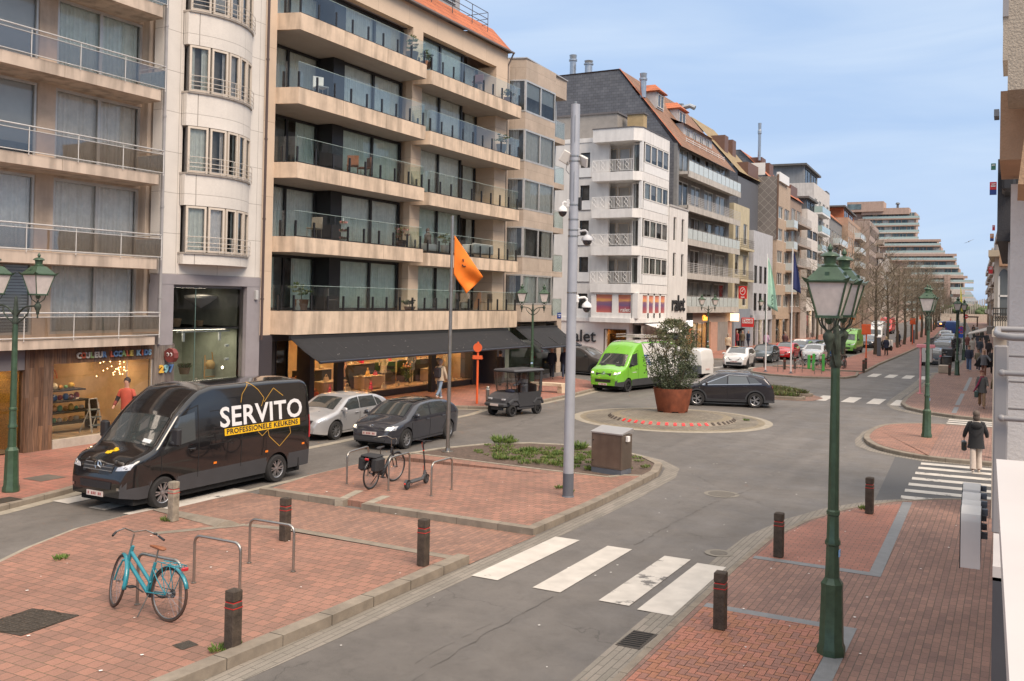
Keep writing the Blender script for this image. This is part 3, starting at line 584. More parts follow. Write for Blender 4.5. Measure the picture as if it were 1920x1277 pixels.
def lantern(parent):
 """square tapered lantern hanging on its local origin (bottom of the glass at z=0)"""
 L=obj('lantern',None,parent)
 def sq(k,z0,a0,z1,a1,n=4):k.lathe([(a0*1.414,z0),(a1*1.414,z1)],4,a0=pi/4,cap=False)
 k=MB().m(FROST);k.lathe([(.125*1.414,.02),(.235*1.414,.46)],4,a0=pi/4);pane=k.build('glass_pane',L,0)
 k=MB().m(GRN)
 for sx in(-1,1):
  for sy in(-1,1):k.tube([(sx*.13,sy*.13,0),(sx*.243,sy*.243,.47)],.014,4)
 for s_ in(-1,1):
  k.box(-.145,.145,s_*.14-.012,s_*.14+.012,-.015,.02);k.box(s_*.14-.012,s_*.14+.012,-.128,.128,-.015,.02)
 k.lathe([(.0,-.02),(.06,-.02),(.05,-.07),(.02,-.1)],8)
 k.build('frame',L,30)
 k=MB().m(GRN)
 k.lathe([(.262*1.414,.455),(.272*1.414,.475),(.272*1.414,.49),(.25*1.414,.50),(.115*1.414,.665),(.105*1.414,.67),(.0,.67)],4,a0=pi/4)
 for sx in(-1,1):
  for sy in(-1,1):k.add([(sx*.272,sy*.272,.47),(sx*.20,sy*.272,.49),(sx*.272,sy*.20,.49),(sx*.31,sy*.31,.535)],[(0,1,3),(0,3,2),(1,2,3)])
 k.box(-.025,.025,-.21,-.155,.53,.60);k.box(-.21,-.155,-.025,.025,.53,.60)
 k.build('lantern_roof',L,20)
 k=MB().m(GRN);k.lathe([(.105,.665),(.11,.69),(.09,.70),(.075,.715),(.08,.77),(.085,.80),(.125,.815),(.115,.835),(.075,.865),(.03,.875),(.018,.89),(.035,.905),(.035,.93),(.018,.965),(.006,.985),(0,.99)],14);k.build('finial',L,40)
 return L
def street_lamp(loc,rz,label,arm=.585):
 t=thing('street_lamp',label,'street lamp',loc,rz,'green double lantern street lamps')
 k=MB().m(GRN);octo(k,[(.19,0),(.19,.10),(.165,.16),(.145,.90),(.15,.98),(.12,1.02),(.10,1.06)]);k.build('pole_base',t,25)
 k=MB().m(GRN);octo(k,[(.098,1.05),(.085,1.5),(.105,1.52),(.105,1.56),(.085,1.60),(.078,1.92)])
 octo(k,[(.09,1.93),(.09,1.98),(.075,2.0),(.058,4.15),(.05,4.30)]);k.build('pole',t,25)
 k=MB().m(GRNW);q_=arm/.585
 k.lathe([(.065,3.98),(.08,4.03),(.065,4.08),(.055,4.2),(.07,4.26),(.055,4.34),(.04,4.5),(.03,4.62),(0,4.66)],12)
 for s_ in(-1,1):
  k.tube([(s_*.04,0,4.18),(s_*.10*q_,0,4.27),(s_*.2*q_,0,4.36),(s_*.32*q_,0,4.41),(s_*.46*q_,0,4.42),(s_*.56*q_,0,4.42)],[.03,.026,.022,.02,.022,.028],8)
  k.tube([(s_*.06,0,4.0),(s_*.2*q_,0,4.10),(s_*.33*q_,0,4.25),(s_*.36*q_,0,4.38)],[.02,.018,.016,.012],6)
  k.lathe([(0,4.13),(.022,4.15),(.014,4.21),(.035,4.25),(.038,4.31),(.065,4.37),(.078,4.42),(.07,4.46),(.045,4.48),(.03,4.52)],12,(s_*arm,0,0))
  for q in range(4):
   a=pi/4+q*pi/2;k.tube([(s_*arm+.03*cos(a),.03*sin(a),4.5),(s_*arm+.13*cos(a),.13*sin(a),4.58),(s_*arm+.17*cos(a),.17*sin(a),4.70)],.011,5)
 k.build('bracket',t,40)
 for s_ in(-1,1):
  L=lantern(t);L.location=(s_*arm,0,4.69)
 t.scale=(1,1,.972);return t
lamp=street_lamp((-2.125,13.48,.1),pi/2,'tall green double lantern lamp standing closest in the red paved corner')
k=MB().m(mat('sticker_blue',(.25,.45,.75),.5,var=.4,sc=60));k.box(-.09,-.07,-.1,-.098,1.28,1.36);
st=MB().m(mat('sticker_blue',(.25,.45,.75),.5)).box(-.05,.05,-.097,-.085,1.36,1.45).m(WHITE).box(-.045,.02,-.099,-.096,1.385,1.41);st.build('sticker',lamp,0)
LAMPS=[((-20.45,14.1,.13),0,'green double lantern lamp on the left pavement beside the wooden shop pillar'),
((-2.72,37.5,.13),pi/2,'green lamp on the rounded red paving island beyond the near junction'),
((-3.45,73.8,.13),pi/2,'green lamp on the right pavement beside the concrete seat block'),
((-3.95,95.8,.13),pi/2,'green lamp just behind the man in blue jeans on the right pavement'),
((-22.3,44.6,.13),radians(25),'green double lantern lamp by the black awning at the side street corner'),
((-23.6,81.5,.13),radians(30),'green double lantern lamp in front of the shop with orange sign beyond the potted shrub'),
((-24.8,108.5,.13),radians(40),'green double lantern lamp left of the mint green flag in the distance'),
((-5.9,128,.13),pi/2,'green lamp far along the right pavement, third from the pink post'),
((-7.9,165,.13),pi/2,'green lamp far along the right pavement before the bus shelter'),
((-10.0,215,.13),pi/2,'farthest green lamp on the right pavement near the end of the street')]
street_lamp(LAMPS[0][0],0,LAMPS[0][2],.78)
for loc,rz,lb in LAMPS[1:]:copy_thing(lamp,loc,rz,lb)
# posts
def bollard(loc,rz,label,grey=False,h=.82,notch=False):
 t=thing('bollard',label,'bollard',loc,rz,'wooden bollards with red bands')
 m_=BOLG if grey else BOLW;w=.085
 k=MB().m(m_);k.bbox(-w,w,-w,w,0,h-.16,.012);k.box(-w+.012,w-.012,-w+.012,w-.012,h-.17,h-.145);k.bbox(-w,w,-w,w,h-.145,h,.012)
 k.add([(-w+.01,-w+.01,h-.001),(w-.01,-w+.01,h-.001),(w-.01,w-.01,h-.001),(-w+.01,w-.01,h-.001),(0,0,h+.02)],[(0,1,4),(1,2,4),(2,3,4),(3,0,4)]);k.build('post',t,20)
 k=MB().m(REDB);k.box(-w+.009,w-.009,-w+.009,w-.009,h-.166,h-.149)
 k.box(-w-.002,w+.002,-w-.002,w+.002,h-.235,h-.222);k.build('red_band',t,0)
 return t
for x,y,z,grey,lb in[(-9.10,9.50,.055,0,'dark wooden bollard with red bands closest to the camera by the island kerb'),(-12.40,14.28,.055,0,'dark wooden bollard behind the middle bike hoop at the cycle crossing'),  # image positions scaled in plan towards the camera for paving height, like most near furniture
(-9.20,14.25,.055,0,'dark wooden bollard at the corner of the near island by the zebra crossing'),(-15.38,14.25,.055,1,'weathered grey wooden bollard in front of the black van wheel'),
(-3.82,18.1,.1,0,'dark wooden bollard on the right corner between the zebra and the side road'),(-3.70,13.66,.1,0,'dark wooden bollard on the right pavement nearest the last zebra stripe'),
(-2.84,23.0,.1,0,'dark wooden bollard at the pavement edge near the worn side crossing')]:bollard((x,y,z),radians(random.uniform(-3,3)),lb,grey)
B0=bollard((-9.55,72.9,.12),0,'brown bollard at the far island corner right of the white flagpole')
for x,y,lb in[(-9.75,75.6,'brown bollard just behind the corner one on the far island'),(-16.35,71.6,'brown bollard left of the white flagpole with the mint flag'),(-14.7,70.6,'brown bollard between the two left flagpoles on the far island'),(-14.2,71.8,'brown bollard in front of the parked bicycles with white tyres'),
(-12.1,71.2,'brown bollard beside the green bicycle stands'),(-19.9,83.5,'low brown bollard left of the dark grey car'),(-3.9,73.2,'brown bollard beside the pink post on the right pavement'),(-23.4,76.5,'small brown bollard at the foot of the lamp beyond the shrub')]:
 copy_thing(B0,(x,y,.12),0,lb)
def round_bollard(loc,label):
 t=thing('bollard',label,'bollard',loc,0)
 k=MB().m(STEEL);k.lathe([(.085,0),(.085,.62)],18);k.lathe([(.075,.62),(.075,.66)],18);k.lathe([(.085,.66),(.085,.78),(.07,.81),(0,.82)],18);k.build('post',t,40)
 k=MB().m(WHITE);k.lathe([(.087,.68),(.087,.71)],18,cap=False);k.build('reflective_band',t)
round_bollard((-20.5,36.7,.13),'round steel bollard left of the golf cart')
b9=bollard((-23.85,38.05,.13),.3,'weathered wooden bollard between the legs of the man with the backpack',True)
def hoop(x0,y0,x1,y1,z,label,r=.024,h=.78):
 t=thing('bike_stand',label,'bike stand',(x0,y0,z),0,'steel hoop bicycle stands')
 dx,dy=x1-x0,y1-y0;L=hypot(dx,dy);ux,uy=dx/L,dy/L;c=.13;P_=[(0,0,-.05),(0,0,h-c)]
 for i in range(1,6):a=pi/2*i/6;P_.append((ux*c*(1-cos(a)),uy*c*(1-cos(a)),h-c+c*sin(a)))
 P_.append((ux*c,uy*c,h));P_.append((dx-ux*c,dy-uy*c,h))
 for i in range(1,6):a=pi/2*i/6;P_.append((dx-ux*c*(1-sin(a)),dy-uy*c*(1-sin(a)),h-c+c*cos(a)))
 P_+=[(dx,dy,h-c),(dx,dy,-.05)]
 k=MB().m(STEEL);k.tube(P_,r,12);k.build('hoop',t,60)
 k=MB().m(STEEL)
 for p in((0,0),(dx,dy)):k.lathe([(.045,0),(.045,.008),(.026,.01)],12,(p[0],p[1],0))
 k.build('foot_plate',t,40);return t
hoop(-11.7,10.18,-10.8,10.18,.06,'steel bike hoop leaning behind the teal bicycle saddle');hoop(-11.8,11.4,-10.8,11.4,.06,'empty steel bike hoop behind and right of the teal bicycle')
hoop(-11.87,12.75,-10.87,12.75,.06,'empty steel bike hoop in front of the middle dark bollard')
hoop(-14.6,19.05,-14.8,20.2,.13,'steel bike hoop behind the black electric bicycle panniers');hoop(-13.28,18.96,-13.38,20.0,.13,'steel bike hoop between the black bicycle and the kick scooter');hoop(-12.08,19.0,-12.08,19.92,.13,'empty steel bike hoop right of the kick scooter')
for i,(x,lb)in enumerate([(-14.6,'far bike hoop left of the second white flagpole'),(-13.3,'far bike hoop just left of the middle flagpole'),(-12.0,'far bike hoop in front of the green bicycle stands'),(-10.9,'far bike hoop behind the near lamp pole')]):hoop(x,67.3-(i==0)*-.6,x+.35,68.0,.12,lb)
# camera mast
t=thing('camera_mast','tall light grey mast with dark foot carrying surveillance cameras','camera mast',(-9.34,20.75,.13))
lean=Matrix.Identity(4)
k=MB().m(GREYP);octo(k,[(.125,.56),(.118,4.2),(.110,9.3),(.108,9.38)],n=16);k.build('pole',t,40)
k=MB().m(DKGREY);k.lathe([(.13,-.02),(.13,.56)],16);k.lathe([(.135,.0),(.15,.0),(.135,.03)],16);k.build('pole_base',t,40)
k=MB().m(STEEL)
for z in(6.6,6.95,6.35,6.2,8.0,8.12,4.85):k.lathe([(.124,z),(.124,z+.03)],16,cap=False)
k.m(mat('hatch_line',(.16,.17,.19),.6));
for z0,z1 in((8.45,9.1),(7.05,7.75)):
 for d in(-.05,.05):k.box(-.003+d,.003+d,-.119,-.113,z0,z1)
k.build('clamp',t,30)
ur=Vector((.884,.467,0))
def dome(px,z,col,big=1.):
 """camera on an arm, local to the mast"""
 s_=1 if px>0 else-1;a=ur*s_
 k=MB().m(WHITE if col=='w' else mat('camera_grey',(.42,.42,.43),.5));P_=[a*.1+Vector((0,0,z)),a*.22+Vector((0,0,z+.03)),a*(abs(px)-.05)+Vector((0,0,z+.04)),a*abs(px)+Vector((0,0,z)),a*abs(px)+Vector((0,0,z-.08))]
 k.tube(P_,.028,8);q=a*.12;k.T=Matrix.Translation(q+Vector((0,0,z)));k.bbox(-.04,.04,-.05,.05,-.09,.09,.01);k.T=None
 c=a*abs(px);k.lathe([(.04,z-.06),(.1*big,z-.12),(.12*big,z-.17),(.12*big,z-.2),(.10*big,z-.2)],16,(c.x,c.y,0))
 o=k.build('camera',t,40);k=MB().m(mat('dome_glass',(.02,.02,.025),.08,var=0,coat=1));k.lathe([(.1*big,z-.2),(.095*big,z-.24),(.07*big,z-.29),(.03,z-.32),(0,z-.325)],16,(c.x,c.y,0));k.build('dome',o,60)
dome(-.26,7.0,'w');dome(.34,6.32,'g',1.15);dome(.36,4.72,'w')
def panel(a,z,ang,sz,nm='antenna'):
 k=MB().m(mat('antenna_white',(.66,.63,.58),.5));k.T=Matrix.Translation(ur*a+Vector((0,0,z)))@Matrix.Rotation(ang,4,'Z')@Matrix.Rotation(.35,4,'X')@Matrix.Rotation(pi/4*.6,4,'Y')
 k.bbox(-sz,sz,-.035,.035,-sz,sz,.015);k.build(nm,t,30)
panel(-.2,8.1,YAW+.2,.145);panel(.22,8.02,YAW-1.0,.125)
k=MB().m(BLK);k.tube([(*(ur*-.17)[:2],8.0),(*(ur*-.2)[:2],7.8),(*(ur*-.12)[:2],7.7)],.007,5);k.T=Matrix.Translation(ur*.15+Vector((0,0,7.0)));k.bbox(-.03,.03,-.05,.05,-.15,.15,.01);k.T=None;k.build('cable',t,30)
k=MB().m(STEEL);k.lathe([(.108,9.38),(.03,9.4),(.03,9.45),(0,9.46)],12);k.build('cap',t,30)
# utility cabinet
t=thing('utility_cabinet','brushed metal street cabinet with sloping lid on the planting bed corner','cabinet',(-9.68,24.35,.12),radians(-9));t.scale=(1,1,.92)
CABM=mat('cabinet_metal',(.235,.185,.145),.42,.75,var=.2,sc=1.5,streak=.2)
k=MB().m(CABM);k.bbox(-.48,.48,-.28,.28,.16,1.18,.012);k.build('body',t,20)
k=MB().m(DKGREY);k.box(-.47,.47,-.27,.27,0,.16);k.build('plinth',t,0)
k=MB().m(mat('cabinet_lid',(.42,.40,.38),.4,.6,var=.1));k.add([(-.5,-.31,1.18),(.5,-.31,1.18),(.5,.31,1.25),(-.5,.31,1.25),(-.5,-.31,1.22),(.5,-.31,1.22),(.5,.31,1.34),(-.5,.31,1.34)],[(0,3,2,1),(4,5,6,7),(0,1,5,4),(1,2,6,5),(2,3,7,6),(3,0,4,7)]);k.build('lid',t,0)
k=MB().m(BLK);k.box(-.435,-.40,-.292,-.28,.95,.98);k.box(-.435,-.40,-.292,-.28,.35,.38);k.build('lock',t,0)
k=MB().m(mat('seam',(.06,.05,.04),.8));k.box(.435,.44,-.2835,-.279,.2,1.15);k.box(-.455,-.45,-.2835,-.279,.2,1.15);k.box(-.45,.435,-.2835,-.279,.2,.204);k.box(-.45,.435,-.2835,-.279,1.146,1.15);k.build('door_seam',t,0)
k=MB().m(WHITE);k.bbox(.485,.57,-.1,.02,.98,1.14,.01);k.build('sensor_box',t,20)
# flagpoles
def flag_mesh(w,h,n1=14,n2=16,mode=0):
 """flag hanging from the pole (x=0) with soft folds"""
 vs=[]
 for i in range(n1+1):
  for j in range(n2+1):
   u_=i/n1;v_=j/n2
   if mode==0:
    x=u_*(.90*(1-v_)+.40*v_);z=-v_*1.2-u_*(1.25*(1-v_)+.58*v_);y=.10*sin(u_*7+v_*3)*u_+.05*sin(v_*9+u_*4)*u_
   else:
    x=u_*w*(.12+.5*v_**.8);z=-v_*h-u_*.12*h;y=.10*sin(u_*9+v_*3)*u_+.04*sin(v_*7)*u_
   vs.append((x,y,z))
 return vs,[(i*(n2+1)+j,(i+1)*(n2+1)+j,(i+1)*(n2+1)+j+1,i*(n2+1)+j+1)for i in range(n1)for j in range(n2)]
def flagpole(loc,H,r,label,fl,pm):
 t=thing('flagpole',label,'flagpole',loc,0,None)
 k=MB().m(pm);k.lathe([(r,0),(r*.72,H)],12);k.lathe([(r*.8,H),(r*.8,H+.03),(0,H+.05)],12);k.build('pole',t,40)
 k=MB().m(STEEL if pm is STEEL else DKGREY);k.lathe([(r*3,0),(r*3,.02),(r*1.4,.03),(r*1.2,.12)],16);k.build('base_plate',t,40)
 if fl:
  w,h,z,ang,m_,lb,mode,mk=fl
  me=MB().m(m_);vs,fs=flag_mesh(w,h,mode=mode);me.add(vs,fs);f=me.build('flag',None,70,label=lb,cat='flag');f.location=(loc[0]+cos(ang)*r*1.1,loc[1]+sin(ang)*r*1.1,loc[2]+z);f.rotation_euler=(0,0,ang)
  so_=f.modifiers.new('thick','SOLIDIFY');so_.thickness=.006
  if mk:mk(f)
 return t
def fmat(n_,c):
 m=mat(n_,c,.75,var=.1,sc=4);b=m.node_tree.nodes['Principled BSDF'];return m
def mk_orange(f):
 k=MB().m(mat('flag_print',(.03,.02,.02),.7));k.tube([(.28,-.06,-.72),(.30,-.065,-.80)],.018,5);k.tube([(.26,-.06,-.90),(.31,-.07,-.955),(.37,-.08,-.95)],.018,5);k.build('print',f,0)
flagpole((-15.17,24.74,.13),7.15,.062,'steel flagpole with orange flag standing in the planting bed',(1.15,1.3,6.6,radians(24),fmat('flag_orange',(.85,.20,.015)),'orange flag with small black smile marks drooping from the near flagpole',0,mk_orange),STEEL)
def mk_mint(f):
 k=MB().m(mat('flag_print2',(.03,.09,.06),.7));
 for j in range(4):k.tube([(.28,-.08,-2.6-j*.28),(.36,-.09,-2.66-j*.28),(.28,-.08,-2.74-j*.28)],.03,5)
 k.build('print',f,0)
flagpole((-15.3,67.2,.12),8.2,.055,'white flagpole carrying the mint green flag on the far island',(1.15,3.4,8.0,radians(20),fmat('flag_mint',(.42,.66,.52)),'long mint green flag hanging from the left white flagpole',1,mk_mint),WHITE)
flagpole((-13.5,66.9,.12),8.6,.055,'white flagpole carrying the navy blue flag on the far island',(.85,2.6,8.4,radians(20),fmat('flag_navy',(.035,.05,.16)),'narrow navy blue flag on the middle white flagpole',1,None),WHITE)
flagpole((-10.4,67.2,.12),8.4,.055,'white flagpole right of the near lamp lanterns on the far island',(1.5,3.8,8.0,radians(20),fmat('flag_orange',(.85,.20,.015)),'orange flag partly hidden behind the near green lanterns',1,None),WHITE)
for x,y,c,lb in[(-16.2,262,(.7,.68,.66),'small white flag near the end of the street'),(-13.5,300,(.8,.75,.1),'yellow banner in the distance left of the far lamp')]:
 flagpole((x,y,.1),9 if c[2]>.5 else 12,.06,'distant thin flagpole '+('with a white flag' if c[2]>.5 else 'with a yellow banner'),(1.2,3.5 if c[2]>.5 else 7,8.8 if c[2]>.5 else 11.5,.3,fmat('flag_%d'%int(c[2]*10),c),lb,1,None),WHITE)
# orange sign posts
ORG=mat('sign_orange',(.72,.115,.03),.5,var=.08)
t=thing('sign_post','orange post with round and square sign backs left of the golf cart','sign',(-21.1,36.8,.13),radians(20))
k=MB().m(ORG);k.lathe([(.05,0),(.05,2.75)],12);k.build('post',t);k=MB().m(ORG);k.lathe([(.2,-.01),(.2,.012)],24,(0,-.07,2.5),'y');k.build('round_sign',t,30);k=MB().m(ORG);k.bbox(-.22,.22,-.085,-.06,1.98,2.15,.005);k.box(-.25,.25,-.06,-.045,2.02,2.05);k.build('plate',t,0)
for x,y,lb in[(-9.95,77.2,'orange-red sign post with a square back plate beside the far flagpole'),(-10.9,131,'orange-red sign post far along the tree row'),(-12.5,190,'tiny orange-red sign post among the distant trees')]:
 t=thing('sign_post',lb,'sign',(x+bend(y)if y>100 else x,y,.12));k=MB().m(ORG);k.lathe([(.05,0),(.05,3.3)],10);k.build('post',t);k=MB().m(ORG);k.bbox(-.33,.33,-.09,-.05,2.55,3.35,.01);k.box(-.36,.36,-.1,-.09,2.62,2.68);k.box(-.36,.36,-.1,-.09,3.2,3.26);k.build('plate',t,0)
# curved stone bench
BST=mat('bench_stone',(.58,.47,.34),.8,var=.1,sc=6,bump=.2)
t=thing('stone_bench','pale curved stone bench behind the golf cart','bench',(-20.9,43.9,.13),radians(8))
k=MB().m(BST);n=12;o_,i_=[],[]
for j in range(n+1):a=radians(62+56*j/n);o_.append((2.2*cos(a)+.0,2.2*sin(a)-2.0));i_.append((1.65*cos(a),1.65*sin(a)-2.0))
k.prism(o_+i_[::-1],.33,.47);k.build('seat',t,30)
for(a0,a1)in((62,72),(108,118)):
 k=MB().m(BST);q=[(2.15*cos(radians(a)),2.15*sin(radians(a))-2.0)for a in(a0,a1)];p=[(1.7*cos(radians(a)),1.7*sin(radians(a))-2.0)for a in(a1,a0)];k.prism(q+p,0,.33);k.build('leg',t,0)
# planter with shrub on the roundabout
PC=(-12.72,38.85,.18)
t=thing('planter','large round rusty steel planter on the roundabout','planter',PC)
RUST=mat('corten',(.22,.062,.028),.75,.3,var=.35,sc=3,bump=.3,bsc=60,streak=.35)
k=MB().m(RUST);k.lathe([(.64,.07),(.82,.99),(.81,1.02),(.79,1.02),(.78,.98),(.75,.90)],48,cap=False);k.lathe([(.64,.07),(.0,.07)],48,cap=False)
k.build('pot',t,40)
k=MB().m(RUST)
for a in range(6):
 a0=a*pi/3+.2;k.add([(.63*cos(a0+d),.63*sin(a0+d),z)for z in(0,.075)for d in(0,.2,.4,.6)]+[(.58*cos(a0+d),.58*sin(a0+d),z)for z in(0,.075)for d in(0,.2,.4,.6)],[(0,1,5,4),(1,2,6,5),(2,3,7,6),(8,12,13,9),(9,13,14,10),(10,14,15,11),(0,4,12,8),(3,11,15,7)])
k.build('foot',t,0)
k=MB().m(SOIL);k.lathe([(.78,.90),(0,.94)],24,cap=False);k.build('soil',t,40)
LEAF=[]
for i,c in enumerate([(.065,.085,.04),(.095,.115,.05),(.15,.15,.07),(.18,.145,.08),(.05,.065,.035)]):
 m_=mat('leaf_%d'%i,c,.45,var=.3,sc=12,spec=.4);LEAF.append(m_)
BARK=mat('bark',(.085,.068,.048),.9,var=.35,sc=12,bump=.6)
def leaf(k,p,d,L,w):
 d=d.normalized();a=d.cross(Vector((random.gauss(0,1),random.gauss(0,1),random.gauss(0,1)))).normalized();m_=p+d*L*.5;nrm=d.cross(a)*L*.12
 k.add([p,m_+a*w-nrm,p+d*L,m_-a*w-nrm],[(0,1,2,3)])
s_=thing('shrub','evergreen shrub with dense uneven leaves growing in the rusty planter','shrub',(PC[0],PC[1],PC[2]+.92))
kb=MB().m(BARK);kf=MB();random.seed(11)
tips=[]
for i in range(9):
 a=2*pi*i/9+random.uniform(-.3,.3);r_=random.uniform(.08,.3);p=Vector((r_*cos(a),r_*sin(a),0));P_=[p.copy()];d=Vector((cos(a)*.35,sin(a)*.35,1.));hh=random.uniform(1.6,2.7)
 for q in range(7):p=p+d.normalized()*hh/7;d+=Vector((random.uniform(-.25,.25),random.uniform(-.25,.25),.05));P_.append(p.copy())
 kb.tube(P_,[.03-.003*j for j in range(8)],6);tips+=P_[2:]
kb.build('stem',s_,50)
def crown_r(z,a):
 prof=[(0.02,.55),(.35,1.0),(.8,1.22),(1.3,1.15),(1.65,.98),(2.0,1.12),(2.35,1.1),(2.65,.8),(2.95,.35)]
 for(z0,r0_),(z1,r1_)in zip(prof,prof[1:]):
  if z0<=z<=z1:r_=r0_+(r1_-r0_)*(z-z0)/(z1-z0);break
 else:return 0
 return r_*(1+.16*sin(3*a+z*2.1)+.10*sin(7*a-z*4)+.07*sin(13*a+z*9))
cl=[]
while len(cl)<760:
 z=random.uniform(.02,2.95);a=random.uniform(0,2*pi);f=random.uniform(.15,1)**.45;r_=crown_r(z,a)*f*.9
 if random.random()<.25 and 1.4<z<1.9:continue
 cl.append((Vector((r_*cos(a),r_*sin(a),z)),f))
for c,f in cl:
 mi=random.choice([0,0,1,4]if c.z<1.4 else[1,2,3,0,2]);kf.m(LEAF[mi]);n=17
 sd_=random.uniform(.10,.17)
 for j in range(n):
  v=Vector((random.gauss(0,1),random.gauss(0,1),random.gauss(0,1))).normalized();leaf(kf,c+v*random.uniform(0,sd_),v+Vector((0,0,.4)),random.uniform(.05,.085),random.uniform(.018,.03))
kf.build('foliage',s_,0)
def tuft(k,c,r,h,n,w=.012,mats_=None,flat=.3):
 for j in range(n):
  if mats_:k.m(random.choice(mats_))
  a=random.uniform(0,2*pi);q=r*sqrt(random.random());p=Vector((c[0]+q*cos(a),c[1]+q*sin(a),c[2]));d=Vector((cos(a)*random.uniform(0,1),sin(a)*random.uniform(0,1),random.uniform(.5,1.3)))
  leaf(k,p,d,h*random.uniform(.5,1.1),w*random.uniform(.7,1.4))
GR=[mat('weed_%d'%i,c,.6,var=.25,sc=10)for i,c in enumerate([(.10,.17,.03),(.14,.19,.04),(.07,.12,.025),(.17,.17,.06)])]
WEEDS=[(-14.6,27.2,.28,'round bright green grass tuft at the back edge of the planting bed'),(-12.1,27.5,.26,'leafy green weed at the back of the bed beside the mast'),(-13.0,25.9,.2,'small green weed in the middle of the bed left of the mast')]
for x,y,r_,lb in WEEDS:
 k=MB();tuft(k,(x,y,.14),r_,r_*1.1,260,.016,GR[:3]);k.build('weed',smooth=0,label=lb,cat='weed')
k=MB();random.seed(5)
for i in range(170):
 x,y=random.gauss(-11.8,1.3),random.gauss(25.6,.9)
 if not(24.0<y<28 and-15.5<x<-9.0)or(x+12.4)**2/12+(y-25)**2/9.5>1:continue
 tuft(k,(x,y,.15),random.uniform(.06,.2),random.uniform(.06,.15),45,.014,GR)
k.build('ground_cover',smooth=0,label='patchy low green weeds spreading over the bare planting bed',cat='ground cover',kind='stuff')
k=MB()
for poly_,n in((C1,420),(C2,520)):
 xs=[p[0]for p in poly_];ys=[p[1]for p in poly_];q=inset(poly_,.25)
 def inside(x,y,P_):
  c=False
  for(x0,y0),(x1,y1)in zip(P_,P_[1:]+P_[:1]):
   if(y0>y)!=(y1>y)and x<(x1-x0)*(y-y0)/(y1-y0)+x0:c=not c
  return c
 for i in range(n):
  x,y=random.uniform(min(xs),max(xs)),random.uniform(min(ys),max(ys))
  if inside(x,y,q):tuft(k,(x,y,.15),.13,.26,22,.02,[LEAF[0],LEAF[2],GR[0],GR[3],LEAF[3]])
k.build('ground_cover',smooth=0,label='low shrubby ground cover on the splitter island behind the black crossover',cat='ground cover',kind='stuff')
k=MB()
for(x,y,z)in[(-9.27,9.42,.06),(-9.1,9.5,.06),(-14.8,11.2,.06),(-9.5,21.2,.14),(-9.9,21.5,.14),(-3.0,23.4,.105),(-15.5,14.2,.06),(-9.15,9.62,.06),(-10.2,38.0,.06),(-9.6,38.9,.05),(-9.4,24.2,.14)]:tuft(k,(x,y,z),.11,.10,60,.014,GR[:3])
k.build('ground_cover',smooth=0,label='small weeds sprouting at post feet and in paving joints',cat='ground cover',kind='stuff')
# pink post, ticket machines, seat block, bin, no-stopping sign
PINK=mat('pink_paint',(.80,.30,.32),.5,var=.05)
t=thing('pink_post','slim pink post with a pink box head on the right pavement corner','post',(-4.45,56.4,.13));k=MB().m(PINK);k.lathe([(.05,0),(.05,2.55)],12);k.build('post',t);k=MB().m(PINK);k.bbox(-.2,.72,-.14,.14,2.5,2.68,.02);k.build('head',t,20);k=MB().m(PINK);k.lathe([(.16,0),(.16,.02),(.06,.03)],12);k.build('foot',t)
t=thing('parking_meter','white parking payment machine behind the pink post','parking meter',(-4.85,66.5,.13));k=MB().m(mat('machine_white',(.6,.57,.53),.5));k.bbox(-.3,.3,-.2,.2,1.2,2.2,.03);k.m(BLK).box(-.1,.06,-.206,-.2,1.8,1.95);k.build('body',t,20);k=MB().m(DKGREY);k.box(-.1,.1,-.08,.08,0,1.2);k.build('stand',t,0)
t=thing('parking_meter','dark slim parking meter beside the blonde woman on the tree island','parking meter',(-11.3,96.6,.13));k=MB().m(DKGREY);k.bbox(-.17,.17,-.14,.14,0,1.75,.03);k.build('body',t,20);k=MB().m(WHITE);k.bbox(-.2,.2,-.17,.17,1.75,1.85,.02);k.build('cap',t,20)
t=thing('parking_meter','dark parking meter farther back under the trees','parking meter',(-11.3+bend(128),136,.13));k=MB().m(DKGREY);k.bbox(-.17,.17,-.14,.14,0,1.75,.03);k.build('body',t,20)
k=MB().m(mat('concrete_seat',(.42,.34,.26),.8,var=.15,bump=.3));k.bbox(-4.75,-3.95,75.2,76.3,.13,.68,.03);k.build('seat_block',smooth=20,label='square concrete seat block beside the green lamp on the right pavement',cat='seat')
t=thing('litter_bin','round dark litter bin behind the concrete seat block','bin',(-4.4,79.4,.13));k=MB().m(mat('bin_grey',(.07,.065,.06),.6));k.lathe([(.3,0),(.34,.95)],18);k.build('drum',t);k=MB().m(BLK);k.lathe([(.36,.95),(.36,1.02),(.2,1.06)],18);k.build('lid',t)
t=thing('barrier','low grey metal barrier frame beside the black hatchback','barrier',(-5.2,77.6,.1));k=MB().m(mat('barrier_grey',(.25,.23,.21),.6));[k.box(x,x+.12,-.05,.05,0,.95)for x in(-.6,.3)];[k.box(-.48,.3,-.03,.03,z,z+.1)for z in(.35,.75)];k.build('frame',t,0)
t=thing('road_sign','round red and blue no stopping sign on the right pavement','road sign',(-4.7,108,.13));k=MB().m(STEEL);k.lathe([(.04,0),(.04,2.9)],8);k.build('post',t)
k=MB().m(mat('sign_red',(.6,.03,.03),.4));k.lathe([(.36,0),(.36,.02)],28,(0,-.07,2.5),'y');k.m(mat('sign_blue',(.03,.10,.5),.4));k.lathe([(.29,-.004),(.29,0)],28,(0,-.07,2.5),'y');k.m(mat('sign_red',(.6,.03,.03),.4))
for s1 in(-1,1):k.T=Matrix.Translation((0,-.078,2.5))@Matrix.Rotation(s1*pi/4,4,'Y');k.box(-.3,.3,-.004,.002,-.035,.035);k.T=None
